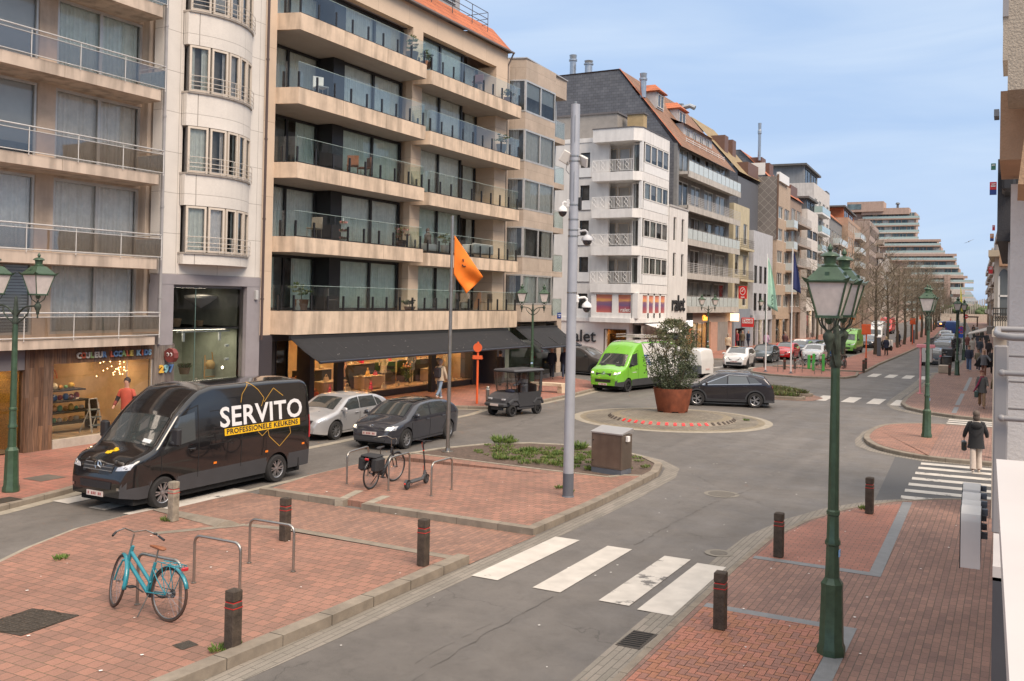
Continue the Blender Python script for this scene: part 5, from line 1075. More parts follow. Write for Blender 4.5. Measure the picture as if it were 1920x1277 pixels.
# balcony objects
def chair_thing(x,y,z,rz,lb,c,grp=None):
 t=thing('patio_chair',lb,'chair',(x,y,z),rz,grp);m_=mat('chair_%02d'%int(c[0]*99),c,.7)
 k=MB().m(m_);k.bbox(-.24,.24,-.24,.24,.42,.47,.01);k.build('seat',t,0);k=MB().m(m_);k.bbox(-.24,.24,.2,.25,.47,.92,.01);k.build('backrest',t,0)
 for sx in(-1,1):
  for sy in(-1,1):k=MB().m(m_);k.tube([(sx*.21,sy*.21,0),(sx*.21,sy*.21,.42)],.014,5);k.build('leg',t,0)
def pot_plant(x,y,z,r_,h,lb,pc=(.30,.15,.09),n=320,leafs=None):
 t=thing('potted_plant',lb,'plant',(x,y,z));k=MB().m(mat('pot_%02d'%int(pc[0]*99+pc[2]*50),pc,.8));k.lathe([(r_*.7,0),(r_,h*.4),(r_*.96,h*.4),(r_*.9,h*.36)],16);k.build('pot',t,40)
 k=MB().m(BARK);k.tube([(0,0,h*.35),(.02,0,h*.7)],.02,5);k.build('stem',t);k=MB()
 for _ in range(14):tuft(k,(random.gauss(0,r_*.55),random.gauss(0,r_*.55),h*random.uniform(.5,.95)),.08,.14,n//14,.02,leafs or[LEAF[0],LEAF[2],GR[2]])
 k.build('foliage',t,0)
Z1=sl3[0][1];Z2=sl3[1][1];Z3=sl3[2][1];Z4=sl3[3][1];Z5=sl3[4][1]
pot_plant(-24.8,29.2,Z1,.3,1.15,'dark leafed olive bush in a clay pot on the first floor balcony');pot_plant(-24.8,36.8,Z1,.28,.5,'terracotta pot with low plant on the first floor balcony by the middle pier')
k=MB().m(mat('cat_white',(.6,.57,.5),.8));k.lathe([(.1,0),(.11,.12),(.05,.28),(.07,.34),(.05,.42),(0,.44)],10);k.tube([(.04,0,.40),(.05,0,.47)],[.025,.004],5);k.tube([(-.04,0,.40),(-.05,0,.47)],[.025,.004],5);o=k.build('cat_figure',None,40,label='white cat figurine beside the clay pot on the first balcony',cat='ornament');o.location=(-24.6,28.75,Z1)
pot_plant(-24.7,37.6,Z5,.26,.8,'round green plant at the left end of the top right balcony');pot_plant(-24.7,45.2,Z4,.3,1.1,'tall grassy plant on the second highest right balcony',(.3,.3,.28));pot_plant(-24.7,36.4,Z5,.3,1.2,'tall pale grass plant at the right end of the top left balcony',(.2,.2,.2));pot_plant(-24.8,39.8,Z2,.26,.9,'small tree in white pot on the second floor right balcony',(.55,.52,.48));pot_plant(-24.8,36.0,Z2,.25,.9,'brown planter with flowers on the second floor left balcony',(.10,.06,.05),300,[LEAF[3],GR[1],mat('bloom_pink',(.6,.25,.25),.7)]);pot_plant(-24.7,45.8,Z5,.24,.6,'small conifer near the right end of the top right balcony',(.3,.2,.14))
chair_thing(-24.9,30.2,Z4,1.2,'white metal patio chair on the fourth floor left balcony',(.6,.6,.58));chair_thing(-25.0,31.3,Z1,2.6,'dark chair behind the olive bush on the first balcony',(.08,.07,.07));chair_thing(-24.95,42.0,Z1,.4,'rattan chair on the right of the first balcony',(.26,.20,.15));chair_thing(-24.95,44.3,Z1,-.5,'second rattan chair near the end of the first balcony',(.27,.21,.16))
chair_thing(-24.9,32.4,Z3,.6,'brown wooden folding chair on the third floor left balcony',(.25,.10,.05));chair_thing(-24.9,33.2,Z3,-.6,'brown wooden chair right of the other on the third floor left balcony',(.22,.09,.05));chair_thing(-24.9,42.8,Z5,.2,'dark chair with red cushion on the top right balcony',(.12,.05,.05));chair_thing(-24.9,30.0,Z2,.2,'beige cushioned chair on the second floor left balcony',(.30,.25,.2))
t=thing('outdoor_sofa','white outdoor sofa on the second floor right balcony','sofa',(-24.9,43.2,Z2),pi/2);k=MB().m(mat('sofa_white',(.68,.67,.65),.7));k.bbox(-1.0,1.0,-.35,.35,.1,.4,.03);k.build('seat',t,0);k=MB().m(mat('sofa_white',(.68,.67,.65),.7));k.bbox(-1.0,1.0,-.36,-.2,.1,.62,.03);k.bbox(-1.05,-.9,-.35,.35,.1,.55,.02);k.bbox(.9,1.05,-.35,.35,.1,.55,.02);k.build('backrest',t,0)
t=thing('planter_box','white planter box with brown figure on the second floor right balcony','planter',(-24.8,38.2,Z2));k=MB().m(WHITE);k.bbox(-.25,.25,-.45,.45,0,.32,.02);k.build('box',t,0);k=MB().m(mat('buddha',(.08,.06,.05),.7));k.lathe([(.2,.32),(.16,.6),(.18,.75),(.08,.85),(.1,.95),(.08,1.05),(0,1.1)],12);k.build('figure',t)
t=thing('flower_tower','three tier white plant stand with pink flowers on the second floor left balcony','plant stand',(-24.7,31.6,Z2));k=MB().m(WHITE);k.tube([(0,0,0),(0,0,1.0)],.02,6);[k.lathe([(.14,z),(.16,z+.02)],12)for z in(.1,.42,.75)];k.build('stand',t);k=MB();[tuft(k,(0,0,z+.03),.13,.12,60,.03,[mat('bloom_pink',(.6,.25,.25),.7),GR[2]])for z in(.1,.42,.75)];k.build('flowers',t,0)
# ---- boutique ground floor
for q in((0,.95,-.03,.3,.12,3.25),(19.0,19.6,-.03,1.6,.12,3.25),(17.8,18.3,.8,1.6,.12,3.25)):k=MB().m(mat('granite_dark',(.060,.055,.062),.35,var=.2,sc=30));k.box(*q);k.build('granite_pillar',b,0)
k=MB().m(BLK);k.box(.95,19.0,.0,.3,3.0,3.26);k.box(5.4,5.85,.3,.5,.12,3.2);k.box(12.85,13.25,.3,.5,.12,3.2);k.box(1.0,1.5,.3,2.0,.12,3.2);k.box(3.6,3.9,.3,1.0,.12,3.2);k.build('black_column',b,0)
WB=mat('boutique_wall',(.60,.42,.23),.9,var=.15,sc=2);WF=mat('boutique_floor',(.38,.25,.15),.5);
k=MB();room(k,3.0,18.0,1.05,3.6,.42,3.1,WB,WF,WB);room(k,1.5,3.0,2.0,6,.13,3.1,mat('entry_dark',(.05,.045,.04),.6),WF,DARKIN);k.build('shop_interior',b,0)
k=MB().m(mat('plinth_brown',(.10,.075,.06),.6));k.box(3.0,18.0,.98,1.05,.12,.42);k.m(mat('sill_wood',(.33,.22,.14),.6));k.box(3.0,18,.9,1.2,.40,.44);k.build('window_sill',b,0)
LIT2=mat('boutique_lamp',(1,.66,.34),1,var=0,emit=42.0);k=MB().m(LIT2)
for i in range(14):x=3.6+i*1.02;k.sheet([(x,1.6),(x+.5,1.6),(x+.5,1.75),(x,1.75)][::-1],3.09)
k.build('ceiling_lamp',b,0)
k=MB().m(GLS);k.quad((3.0,1.0,.44),(18,1.0,.44),(18,1.0,3.0),(3,1.0,3.0));k.quad((1.5,1.0,.13),(3,1.0,.13),(3,1.0,3.0),(1.5,1.0,3.0));k.build('shop_window',b,0)
k=MB().m(FB);[k.box(x-.03,x+.03,.96,1.03,.44,3.0)for x in(3.0,1.6,2.3)];k.build('door_frame',b,0)
def W3(x,y,z=0):return(-25.2-y,27.05+x,z)
SH=[mat('display_black',(.02,.018,.018),.5),mat('display_tan',(.36,.25,.17),.8)]
for i,(x,w,z0,z1,c,y)in enumerate([(5.4,2.0,.45,1.5,0,2.2),(6.0,1.6,.45,1.0,1,1.5),(8.4,2.4,.45,1.6,0,2.3),(9.0,1.6,.45,1.05,1,1.55),(11.3,1.3,.45,1.6,0,2.3),(13.6,3.2,.45,1.6,0,2.3),(14.7,1.4,.45,1.1,1,1.6)]):
 t=thing('display_block',['black display plinth','tan display cube'][c]+' number-free in the boutique window, '+['behind the left flowers','left of the pink vase','in the left centre','holding handbags left of centre','behind the central column','long one at the right','at the right holding a scarf'][i],'display block',W3(x,y),pi/2);t['label']=t['label'].replace(' number-free','')
 k=MB().m(SH[c]);k.bbox(0,w,0,.6,z0,z1-.03,.01);k.build('block',t,0);k=MB().m(mat('shelf_top',(.5,.38,.25),.6));k.box(-.02,w+.02,-.03,.62,z1-.03,z1);k.build('shelf_top',t,0)
BAGC=[(.50,.40,.28),(.42,.30,.18),(.60,.48,.25),(.55,.05,.10),(.30,.20,.14),(.62,.56,.46),(.6,.36,.1),(.5,.1,.05)]
def bag(x,y,z,s1,ci):
 t=thing('handbag','handbag','handbag',W3(x,y,z),pi/2+random.uniform(-.4,.4),'handbags and accessories shown in the boutique window');t['label']='small leather handbag displayed in the lit boutique window'
 m_=mat('bag_%d'%ci,BAGC[ci],.6);k=MB().m(m_);k.add([(-s1,-s1*.4,0),(s1,-s1*.4,0),(s1,s1*.4,0),(-s1,s1*.4,0),(-s1*.8,-s1*.15,s1*1.2),(s1*.8,-s1*.15,s1*1.2),(s1*.8,s1*.15,s1*1.2),(-s1*.8,s1*.15,s1*1.2)],[(0,3,2,1),(4,5,6,7),(0,1,5,4),(1,2,6,5),(2,3,7,6),(3,0,4,7)]);k.build('bag_body',t,0)
 k=MB().m(m_);k.tube([(s1*.5*cos(a*pi/8),0,s1*1.15+s1*.75*sin(a*pi/8))for a in range(9)],s1*.07,5);k.build('handle',t)
for x,y,z,s1 in[(5.6,2.3,1.5,.14),(6.2,2.4,1.5,.17),(6.9,2.4,1.5,.13),(6.4,1.7,1.0,.17),(7.2,1.7,1.0,.12),(5.2,1.3,.45,.18),(7.2,1.15,.45,.24),(8.6,2.5,1.6,.16),(9.2,2.5,1.6,.12),(9.9,2.5,1.6,.17),(9.6,1.8,1.05,.2),(10.2,1.8,1.05,.12),(10.0,1.15,.45,.16),(11.8,2.5,1.6,.16),(12.2,2.5,1.6,.2),(13.9,2.5,1.6,.15),(14.6,2.5,1.6,.18),(15.3,2.5,1.6,.13),(16.1,2.5,1.6,.16),(15.0,1.8,1.1,.15),(15.7,1.3,.45,.2),(11.3,1.2,.45,.15)]:bag(x,y,z,s1,random.randint(0,7))
for x,y,z in[(5.7,1.2,.45),(6.3,1.15,.45),(7.9,1.2,.45),(8.4,1.15,.45),(8.9,1.2,.45),(10.6,1.15,.45),(12.0,1.2,.45),(13.6,1.15,.45),(14.2,1.2,.45),(14.8,1.15,.45),(16.5,1.2,.45),(17.1,1.2,.45),(9.0,1.75,1.05),(6.8,2.3,1.5),(9.5,2.4,1.6),(14.2,2.4,1.6),(15.7,2.4,1.6)]:
 t=thing('shoes','pair of small pale shoes displayed in the lit boutique window','shoes',W3(x,y,z),random.uniform(0,3),'pairs of shoes shown in the boutique window');
 for d in(-.06,.06):k=MB().m(mat('shoe_%d'%random.randint(0,2),random.choice([(.55,.45,.33),(.6,.5,.3),(.4,.3,.2)]),.6));k.ball((d,0,.045),.05,8,5,(.8,2.3,.8));k.build('shoe',t)
for x,y,z,lb in[(4.0,1.3,.45,'tall glass vase of pink and orange flowers at the left end of the boutique window'),(5.2,1.75,.95,'vase of mixed flowers beside the first black column of the boutique'),(12.3,1.4,.65,'vase of orange flowers left of the central boutique column')]:
 t=thing('flower_vase',lb,'vase',W3(x,y,z));k=MB().m(glass('vase_glass',(.6,.8,.65),1));k.lathe([(.09,0),(.07,.25),(.13,.5)],12,cap=False);k.build('vase',t);k=MB();tuft(k,(0,0,.1),.08,.7,60,.01,[GR[2]]);tuft(k,(0,0,.6),.22,.2,60,.03,[GR[0],LEAF[2]]);k.build('stems',t,0);k=MB()
 for _ in range(26):k.m(random.choice([mat('bloom_pink',(.6,.25,.25),.7),mat('bloom_orange',(.7,.25,.05),.7),mat('bloom_white',(.65,.55,.4),.7)]));k.ball((random.gauss(0,.14),random.gauss(0,.14),random.uniform(.6,.95)),.04,6,4)
 k.build('blooms',t,0)
for x,c,lb in[(7.75,(.42,.25,.22),'mannequin in a rose dress left in the boutique window'),(11.0,(.50,.42,.33),'mannequin in a beige suit in the centre of the boutique window'),(13.45,(.16,.18,.22),'mannequin in a dark jacket and ochre skirt right of the column'),(16.9,(.45,.38,.30),'mannequin in a light coat at the right end of the boutique window'),(5.05,(.15,.17,.2),'mannequin in navy clothes by the first boutique column')]:
 t=thing('mannequin',lb,'mannequin',W3(x,1.9,.5));m_=mat('cloth_%02d'%int(c[0]*99),c,.9,var=.3,sc=15)
 k=MB().m(mat('mannequin_skin',(.5,.42,.35),.5));k.lathe([(.04,0),(.05,.8)],8,(.07,0,0));k.lathe([(.04,0),(.05,.8)],8,(-.07,0,0));k.ball((0,0,1.72),.09,8,6,(.9,1,1.2));k.lathe([(.04,1.5),(.04,1.65)],8);k.build('body',t)
 k=MB().m(m_);k.lathe([(.17,.62),(.15,.95),(.12,1.1),(.17,1.38),(.1,1.5),(.05,1.53)],12);k.tube([(.17,0,1.42),(.24,.02,1.15),(.2,-.08,.95)],.045,6);k.tube([(-.17,0,1.42),(-.24,.02,1.15),(-.2,-.08,.95)],.045,6);k.build('clothing',t)
for x,y,z,lb in[(6.05,1.2,.45,'bright pink animal shaped vase at the left of the boutique window'),(9.05,1.2,.45,'small bright pink rabbit ornament in the middle of the boutique window'),(9.95,2.4,1.6,'red rabbit ornament on the black shelf of the boutique'),(11.9,2.45,1.6,'second red rabbit ornament left of the central column')]:
 k=MB().m(mat('ornament_pink',(.7,.03,.12),.4));k.lathe([(.09,0),(.1,.15),(.05,.22),(.07,.3),(0,.36)],10);k.tube([(.03,0,.3),(.05,0,.48)],[.02,.012],5);k.tube([(-.03,0,.3),(-.05,0,.48)],[.02,.012],5);o=k.build('ornament',None,40,label=lb,cat='ornament');o.location=W3(x,y,z)
# awnings
AWN=mat('awning_black',(.016,.016,.018),.85,var=.25,sc=4,streak=.0)
def awning(name_lb,xa,xb,px,py_,z1,z0,d,flecks=30,y_off=0,rz=pi/2,origin=(-24.3,27.05)):
 t=thing('awning',name_lb,'awning',(origin[0],origin[1],0),rz)
 k=MB().m(AWN);n=int((xb-xa)/.55);vs=[]
 for i in range(n+1):
  x=xa+(xb-xa)*i/n
  for j in range(5):f=j/4;vs.append((x,-d*f,z1+(z0-z1)*f-.06*sin(pi*f)))
 k.add(vs,[(i*5+j,i*5+j+1,(i+1)*5+j+1,(i+1)*5+j)for i in range(n)for j in range(4)])
 o=k.build('fabric',t,60);s1=o.modifiers.new('t','SOLIDIFY');s1.thickness=.01
 k=MB().m(mat('awning_seam',(.05,.05,.055),.8));
 for x in[xa+1.2*i for i in range(1,int((xb-xa)/1.2))]:k.add([(x,-d*f,z1+(z0-z1)*f-.06*sin(pi*f)+.012)for f in(0,.25,.5,.75,1)]+[(x+.015,-d*f,z1+(z0-z1)*f-.06*sin(pi*f)+.012)for f in(0,.25,.5,.75,1)],[(j,j+1,j+6,j+5)for j in range(4)])
 k.build('seam',t,0)
 k=MB().m(mat('awning_bar',(.045,.05,.065),.4,.4));k.tube([(xa,-d,z0),(xb,-d,z0)],.05,8);k.build('front_bar',t,50)
 k=MB().m(BLK);k.box(xa,xb,-.02,.1,z1-.05,z1+.1);[k.tube([(x,0,z1-.15),(x,-d*.5,z1-.55),(x,-d,z0)],.025,5)for x in(xa+.6,(xa+xb)/2,xb-.6)];k.build('arm',t,30)
 if flecks:
  k=MB().m(LIT)
  for _ in range(flecks):x=random.uniform(xa+.2,xb-.2);f=random.uniform(.08,.95);z=z1+(z0-z1)*f-.06*sin(pi*f)+.014;y=-d*f;s1=random.uniform(.012,.03);k.quad((x,y,z),(x+s1,y,z),(x+s1,y-s1,z-s1*.35),(x,y-s1,z-s1*.35))
  k.build('droppings',t,0)
 return t
awning('long black awning over the lit boutique window',1.0,18.6,0,0,3.14,2.30,1.42,40)
awning('short black awning over the corner shop at the side street',19.5,24.9,0,0,3.2,2.18,1.6,14)
# ------------- B4 beige-grey block with bay windows
B4M=brick('travertine',(.44,.355,.285),(.40,.325,.26),(.24,.19,.15),1.1,.72,.006,'wall',grime=.22,offs=.5,rough=.8)
b=side_building('apartment_building','travertine clad corner apartment block with protruding bay windows beside the sand coloured building',-25.4,46.8)
k=MB().m(B4M);W4=7.0
lv=[3.55,6.25,8.95,11.7,14.5,17.3]
k.box(0,W4,.3,.5,3.2,18.4);k.box(W4-.3,W4,.5,12,0,18.4);k.box(0,.5,0,.3,3.2,18.4)
for i,z in enumerate(lv):
 zt_=z+.98 if i<5 else 18.5
 k.prism([(.6,.3),(.95,-.8),(4.9,-.8),(4.9,-.55),(W4,-.55),(W4,.3)],z,zt_ if i==5 else z+.98)if i==5 else(k.prism([(.6,.3),(.95,-.8),(4.9,-.8),(4.9,.3)],z,zt_),k.box(4.9,W4,-.5,.3,z,z+.32))
k.m(mat('roof_edge',(.35,.36,.38),.5));k.prism([(.55,.3),(.9,-.86),(W4+.05,-.62),(W4+.05,12),(.5,12)],18.5,18.56);k.m(DARKIN);k.box(.1,W4-.3,1.6,1.7,3.2,18.4);k.build('wall',b,0)
for i,z in enumerate(lv[:5]):
 z0=z+.98;h=lv[i+1]-z0
 L=hypot(.35,1.1);window(b,.6,z0,L,h,.3,1,'full',FC if 0 else FA,GL1,.08,.2,atan2(-1.1,.35))
 window(b,.97,z0,3.9,h,-.78,2,['full','sides','full','full','blind'][i],FA,GL2,.1,.7,seed=i)
 window(b,4.95,z+.32,W4-5.15,lv[i+1]-z-.32,.05,2,['full','full','sides','full','full'][i],FA,GL2,.08,.3)
 g_=MB().m(GP);g_.quad((4.95,-.47,z+.34),(W4-.02,-.47,z+.34),(W4-.02,-.47,z+1.35),(4.95,-.47,z+1.35));g_.quad((W4-.02,-.47,z+.34),(W4-.02,.25,z+.34),(W4-.02,.25,z+1.35),(W4-.02,-.47,z+1.35));g_.m(FA);g_.tube([(4.95,-.47,z+1.36),(W4,-.47,z+1.36),(W4,.25,z+1.36)],.02,5);g_.tube([(4.95,-.47,z+.35),(4.95,-.47,z+1.36)],.015,5);g_.tube([(W4-.02,-.47,z+.35),(W4-.02,-.47,z+1.36)],.015,5);g_.build('glass_railing',b,0)
k=MB().m(DKGREY);k.box(0,.4,-.1,.5,.12,3.2);k.m(mat('plinth_stone',(.2,.19,.18),.7));k.box(.4,W4,-.6,.3,.12,.35);k.m(B4M);k.box(6.4,W4,-.5,.5,.12,3.55);k.build('ground_wall',b,0)
k=MB();room(k,.5,6.4,-.3,3,.36,3.4,mat('mint_room',(.42,.5,.42),.9),INF,WHITE);k.build('shop_interior',b,0)
k=MB().m(GLS);k.quad((.5,-.45,.36),(6.4,-.45,.36),(6.4,-.45,3.4),(.5,-.45,3.4));k.build('shop_window',b,0)
for i in range(9):
 t=thing('shoes','colourful shoe displayed in the corner shop window beside the green lamp','shoes',(-25.4+random.uniform(-.3,.2),50.8+random.uniform(0,2),.6+.35*(i%4)),0,'shoes in the corner shop window');k=MB().m(random.choice([mat('bloom_orange',(.7,.25,.05),.7),mat('ornament_pink',(.7,.03,.12),.4),LIT,TOY[5]]));k.ball((0,0,.05),.06,8,5,(1,2,1));k.m(WHITE).box(-.4,.4,-.3,.3,-.03,-.01)if i<4 else None;k.build('shoe',t)
k=MB().m(mat('sign_navy',(.02,.05,.22),.4));k.box(5.75,6.35,-.53,-.5,3.95,4.3)if False else k.box(6.35,6.9,-.53,-.505,3.7,4.05);k.m(WHITE).box(6.42,6.83,-.535,-.53,3.9,3.94).box(6.5,6.75,-.535,-.53,3.8,3.83);k.build('street_sign',b,0)
# ------------- B5 white corner building
B5M=mat('white_render',(.66,.635,.605),.85,var=.05,sc=1.2,streak=.10,bump=.15,bsc=60)
B5L=mat('white_trim',(.70,.68,.655),.7,var=.05,sc=2,streak=.12)
b=thing('corner_building','white corner apartment building with lattice balconies and clothes shop','building',(-25.3,69.3,0),0)
# local: x -> world X (negative to the left), y -> world +Y ; front faces -Y, street side faces +X
k=MB().m(B5M)
sm=[]
lv5=[3.2,5.5,8.39,11.29,14.16]
for z in(4.2,7.1,10.0,12.8,15.4):sm+=[(-5.35,-4.55,z,z+1.2)]
wall_open(k,-12,-3.9,0,17.6,.0,.3,sm)
k.box(-3.9,-2.9,.0,.3,0,17.6);k.box(-3.9,-.3,1.1,1.3,3,17.6)
k.box(-.35,0,.0,.3,7,17.0)if False else None
k.box(-12,-.2,5.9,6.1,0,17.5)
k.m(DARKIN);k.box(-11,-3.9,.8,.9,3.3,17.5);k.build('wall',b,0)
for i,z in enumerate(lv5):
 k=MB().m(B5L);P5=[(-3.95,.0),(-3.95,-.9),(-.55,-.95),(0,-.4),(0,6.0),(-.3,6.0),(-.3,1.1),(-3.9,1.1)]
 if i==0:k.prism([(-3.95,0),(-3.95,-.9),(-.55,-.95),(0,-.4),(0,6.0),(-1,6),(-1,1.1),(-3.9,1.1)],3.2,3.55);k.prism([(-12,-.12),(-3.95,-.12),(-3.95,.0),(-12,0)],3.2,3.5)
 else:k.prism(P5,z-.0,z+.68)
 o=k.build('balcony_band',b,0)
 if i:
  r=MB().m(WHITE);zz=z+.72
  xs=[-3.9+i_*.11 for i_ in range(31)]
  r.box(-3.93,-.6,-.92,-.88,zz+.88,zz+.92);r.box(-3.93,-.6,-.91,-.89,zz+.06,zz+.09)
  r.tube([(-3.93,-.9,zz),(-3.93,-.9,zz+.9)],.02,5);r.tube([(-3.93,-.9,zz+.9),(-3.93,0,zz+.9)],.02,5)
  for x in xs:
   if(int((x+3.9)/.11)//3)%2:r.tube([(x,-.9,zz+.08),(x,-.9,zz+.88)],.014,4)
  for j in range(5):
   x0_,x1_=-3.9+.66*j,-3.9+.66*j+.33
   for(za,zb_)in((.5,.88),(.12,.5)):r.tube([(x0_,-.9,zz+za),(x1_,-.9,zz+zb_)],.017,4);r.tube([(x0_,-.9,zz+zb_),(x1_,-.9,zz+za)],.017,4)
  r.build('railing',o,0)
k=MB().m(B5L);k.prism([(-3.95,.3),(-3.95,-.9),(-.55,-.95),(0,-.4),(0,6.0),(-3.95,6)],17.2,18.22);k.prism([(-12,-.05),(-3.95,-.05),(-3.95,6),(-12,6)],17.4,17.75);k.m(mat('roof_edge2',(.12,.11,.11),.6));k.prism([(-4.0,.3),(-4.0,-.95),(-.5,-1.0),(.05,-.42),(.05,6.0),(-4,6)],18.22,18.28);k.build('parapet',b,0)
for i in(1,2,3,4):
 z=lv5[i]+.72;zc=lv5[i+1]if i<4 else 17.2;h=zc-z
 window(b,-3.6,z,.95,h-.25,1.05,1,'sides',FC,GL1,.07,.3);window(b,-2.5,z,.95,h-.25,1.05,1,'sides',FC,GL1,.07,.3)
 window(b,-.95,z,.7,h-.1,.1,1,'sides',FW,GL1,.08,.3)
 k=MB().m(WHITE);k.box(-.1,-.02,.1,5.9,z-.0,z+.75);k.box(-.25,0,-.42,-.2,z,zc);k.box(-.2,0,5.75,6.0,z,zc);k.build('bay_panel',b,0)
 for j in range(4):window(b,-.02,z+.75,1.44,h-.8,.15+j*1.42,1,['blind','full','sides','full'][(i+j)%4]if i<4 else 'blind',FW,GL1,.08,.35,pi/2)
for z in(4.2,7.1,10.0,12.8,15.4):
 window(b,-5.35,z,.8,1.2,.1,1,'none',FB,GL1,.06,.3)
 k=MB().m(WHITE);k.box(-5.45,-4.45,-.02,.02,z-.75,z-.05);k.m(mat('roof_edge2',(.12,.11,.11),.6)).box(-5.5,-4.4,-.06,.0,z-.8,z-.75);k.build('window_apron',b,0)
# first floor sunset posters
k=MB().m(B5L)
posters=[(-3.5,-2.15),(-1.65,-.6)]
wall_open(k,-3.9,-.5,3.55,5.5,-.75,-.55,[(a,c,3.95,5.35)for a,c in posters]);
for(y0,y1)in((-.4,6.0),):
 vv=[(.35+1.42*j,1.45+1.42*j)for j in range(4)]
 for(ya,yb)in[(-.4,.35)]+[(1.45+1.42*j,.35+1.42*(j+1))for j in range(3)]+[(5.71,6.0)]:k.box(-.25,-.05,ya,yb,3.55,5.5)
 k.box(-.25,-.05,.35,5.71,3.55,3.95);k.box(-.25,-.05,.35,5.71,5.35,5.5)
k.box(-.55,-.05,-.75,-.4,3.55,5.5);k.build('first_floor_wall',b,0)
def sunset(name):
 m,n,l,bs=_new(name);t=n.new('ShaderNodeTexCoord');s1=n.new('ShaderNodeSeparateXYZ');l.new(t.outputs['Object'],s1.inputs[0]);r=n.new('ShaderNodeMapRange');r.inputs[1].default_value=3.95;r.inputs[2].default_value=5.35;l.new(s1.outputs[2],r.inputs[0])
 z=n.new('ShaderNodeTexNoise');z.inputs['Scale'].default_value=3;z.inputs['Detail'].default_value=5;mp=n.new('ShaderNodeMapping');mp.inputs['Scale'].default_value=(.4,.4,4);l.new(t.outputs['Object'],mp.inputs[0]);l.new(mp.outputs[0],z.inputs['Vector'])
 a=n.new('ShaderNodeMath');a.operation='MULTIPLY_ADD';a.inputs[1].default_value=.30;l.new(z.outputs['Fac'],a.inputs[0]);sb=n.new('ShaderNodeMath');sb.operation='SUBTRACT';sb.inputs[1].default_value=.15;l.new(r.outputs[0],sb.inputs[0]);l.new(sb.outputs[0],a.inputs[2])
 c=n.new('ShaderNodeValToRGB');e=c.color_ramp.elements;e[0].color=(.42,.12,.09,1);e[1].color=(.62,.25,.14,1)
 for p,cc in((.28,(.30,.08,.12)),(.45,(.16,.10,.20)),(.58,(.26,.12,.18)),(.68,(.72,.36,.12)),(.85,(.62,.20,.14))):q=e.new(p);q.color=(*cc,1)
 l.new(a.outputs[0],c.inputs[0]);l.new(c.outputs[0],bs.inputs['Base Color']);bs.inputs['Roughness'].default_value=.4;MATS[name]=m;return m
SUN_=sunset('sunset_print')
for a,c in posters:k=MB().m(SUN_);k.quad((a,-.62,3.95),(c,-.62,3.95),(c,-.62,5.35),(a,-.62,5.35));k.build('window_poster',b,0)
for j in range(4):k=MB().m(SUN_);k.quad((-.12,.35+1.42*j,3.95),(-.12,1.45+1.42*j,3.95),(-.12,1.45+1.42*j,5.35),(-.12,.35+1.42*j,5.35));k.build('window_poster',b,0)
def sign_text(parent,s1,size,T,m_,depth=.06,bold=0.,sx=1.,name='lettering',spacing=1.):
 me=text_mesh(s1,size,depth,m_,bold,sx=sx,spacing=spacing);k=MB().m(m_);join_mesh(k,me,T);return k.build(name,parent,0)
RX=Matrix.Rotation(pi/2,4,'X');RXZ=Matrix.Rotation(pi/2,4,'Z')@RX
LET=mat('letter_black',(.02,.02,.022),.5)
sign_text(b,'ralet',.42,Matrix.Translation((-1.1,-.66,4.05))@RX,WHITE,.02)
# ground floor of B5
k=MB().m(B5M);wall_open(k,-12,-1.0,0.1,3.2,-.02,.3,[(-3.0,-1.25,.15,2.6)]);k.box(-1.2,-1.0,.3,1.6,.1,3.2);k.box(-12,-.2,5.9,6.1,0,3.2)if False else None;k.build('ground_wall',b,0)
k=MB();room(k,-3.0,-1.25,.3,2.5,.15,2.6,mat('shelves_warm',(.32,.16,.05),.8,var=.8,sc=9),INF,WB);k.m(LIT1).sheet([(-2.6,.8),(-1.6,.8),(-1.6,.95),(-2.6,.95)][::-1],2.58);k.m(mat('display_black',(.02,.018,.018),.5));[k.box(-2.95,-1.3,1.0,1.4,z,z+.04)for z in(.6,1.0,1.4,1.8,2.2)];k.build('shop_interior',b,0)
k=MB().m(mat('bronze_frame',(.12,.08,.05),.5));k.box(-3.06,-3.0,-.05,.3,.1,2.66);k.box(-1.25,-1.19,-.05,.3,.1,2.66);k.box(-3.06,-1.19,-.05,.3,2.6,2.66);k.build('shop_frame',b,0)
sign_text(b,'ralet',1.35,Matrix.Translation((-5.0,-.08,1.6))@RX,LET,.08,.01)
k=MB();room(k,-.99,-.3,.8,5.8,.15,3.1,DARKIN,INF,DARKIN);k.build('entrance',b,0)
t=thing('awning','white half open awning behind the potted shrub on the corner shop','awning',(-25.3,70.2,0),pi/2);k=MB().m(WHITE);k.add([(0,0,3.1),(5.4,0,3.1),(5.4,-1.8,2.55),(0,-1.8,2.55),(0,-1.8,2.42),(5.4,-1.8,2.42)],[(0,1,2,3),(3,2,5,4)]);o=k.build('fabric',t,0);o.modifiers.new('t','SOLIDIFY').thickness=.02;k=MB().m(STEEL);k.tube([(0,-1.8,2.45),(5.4,-1.8,2.45)],.04,6);k.build('front_bar',t)
# hut on roof and chimney
k=MB().m(mat('eternit',(.26,.24,.22),.8));k.box(-12,-3.5,3,8,17.5,20.2);k.m(mat('brick_yellow',(.38,.28,.15),.8));k.box(-3.0,-1.6,4.0,4.8,18,20.2);k.m(mat('roof_edge2',(.12,.11,.11),.6));k.box(-12.1,-3.4,2.9,8.1,20.2,20.35);k.box(-3.1,-1.5,3.9,4.9,20.2,20.3);k.build('roof_hut',b,0)
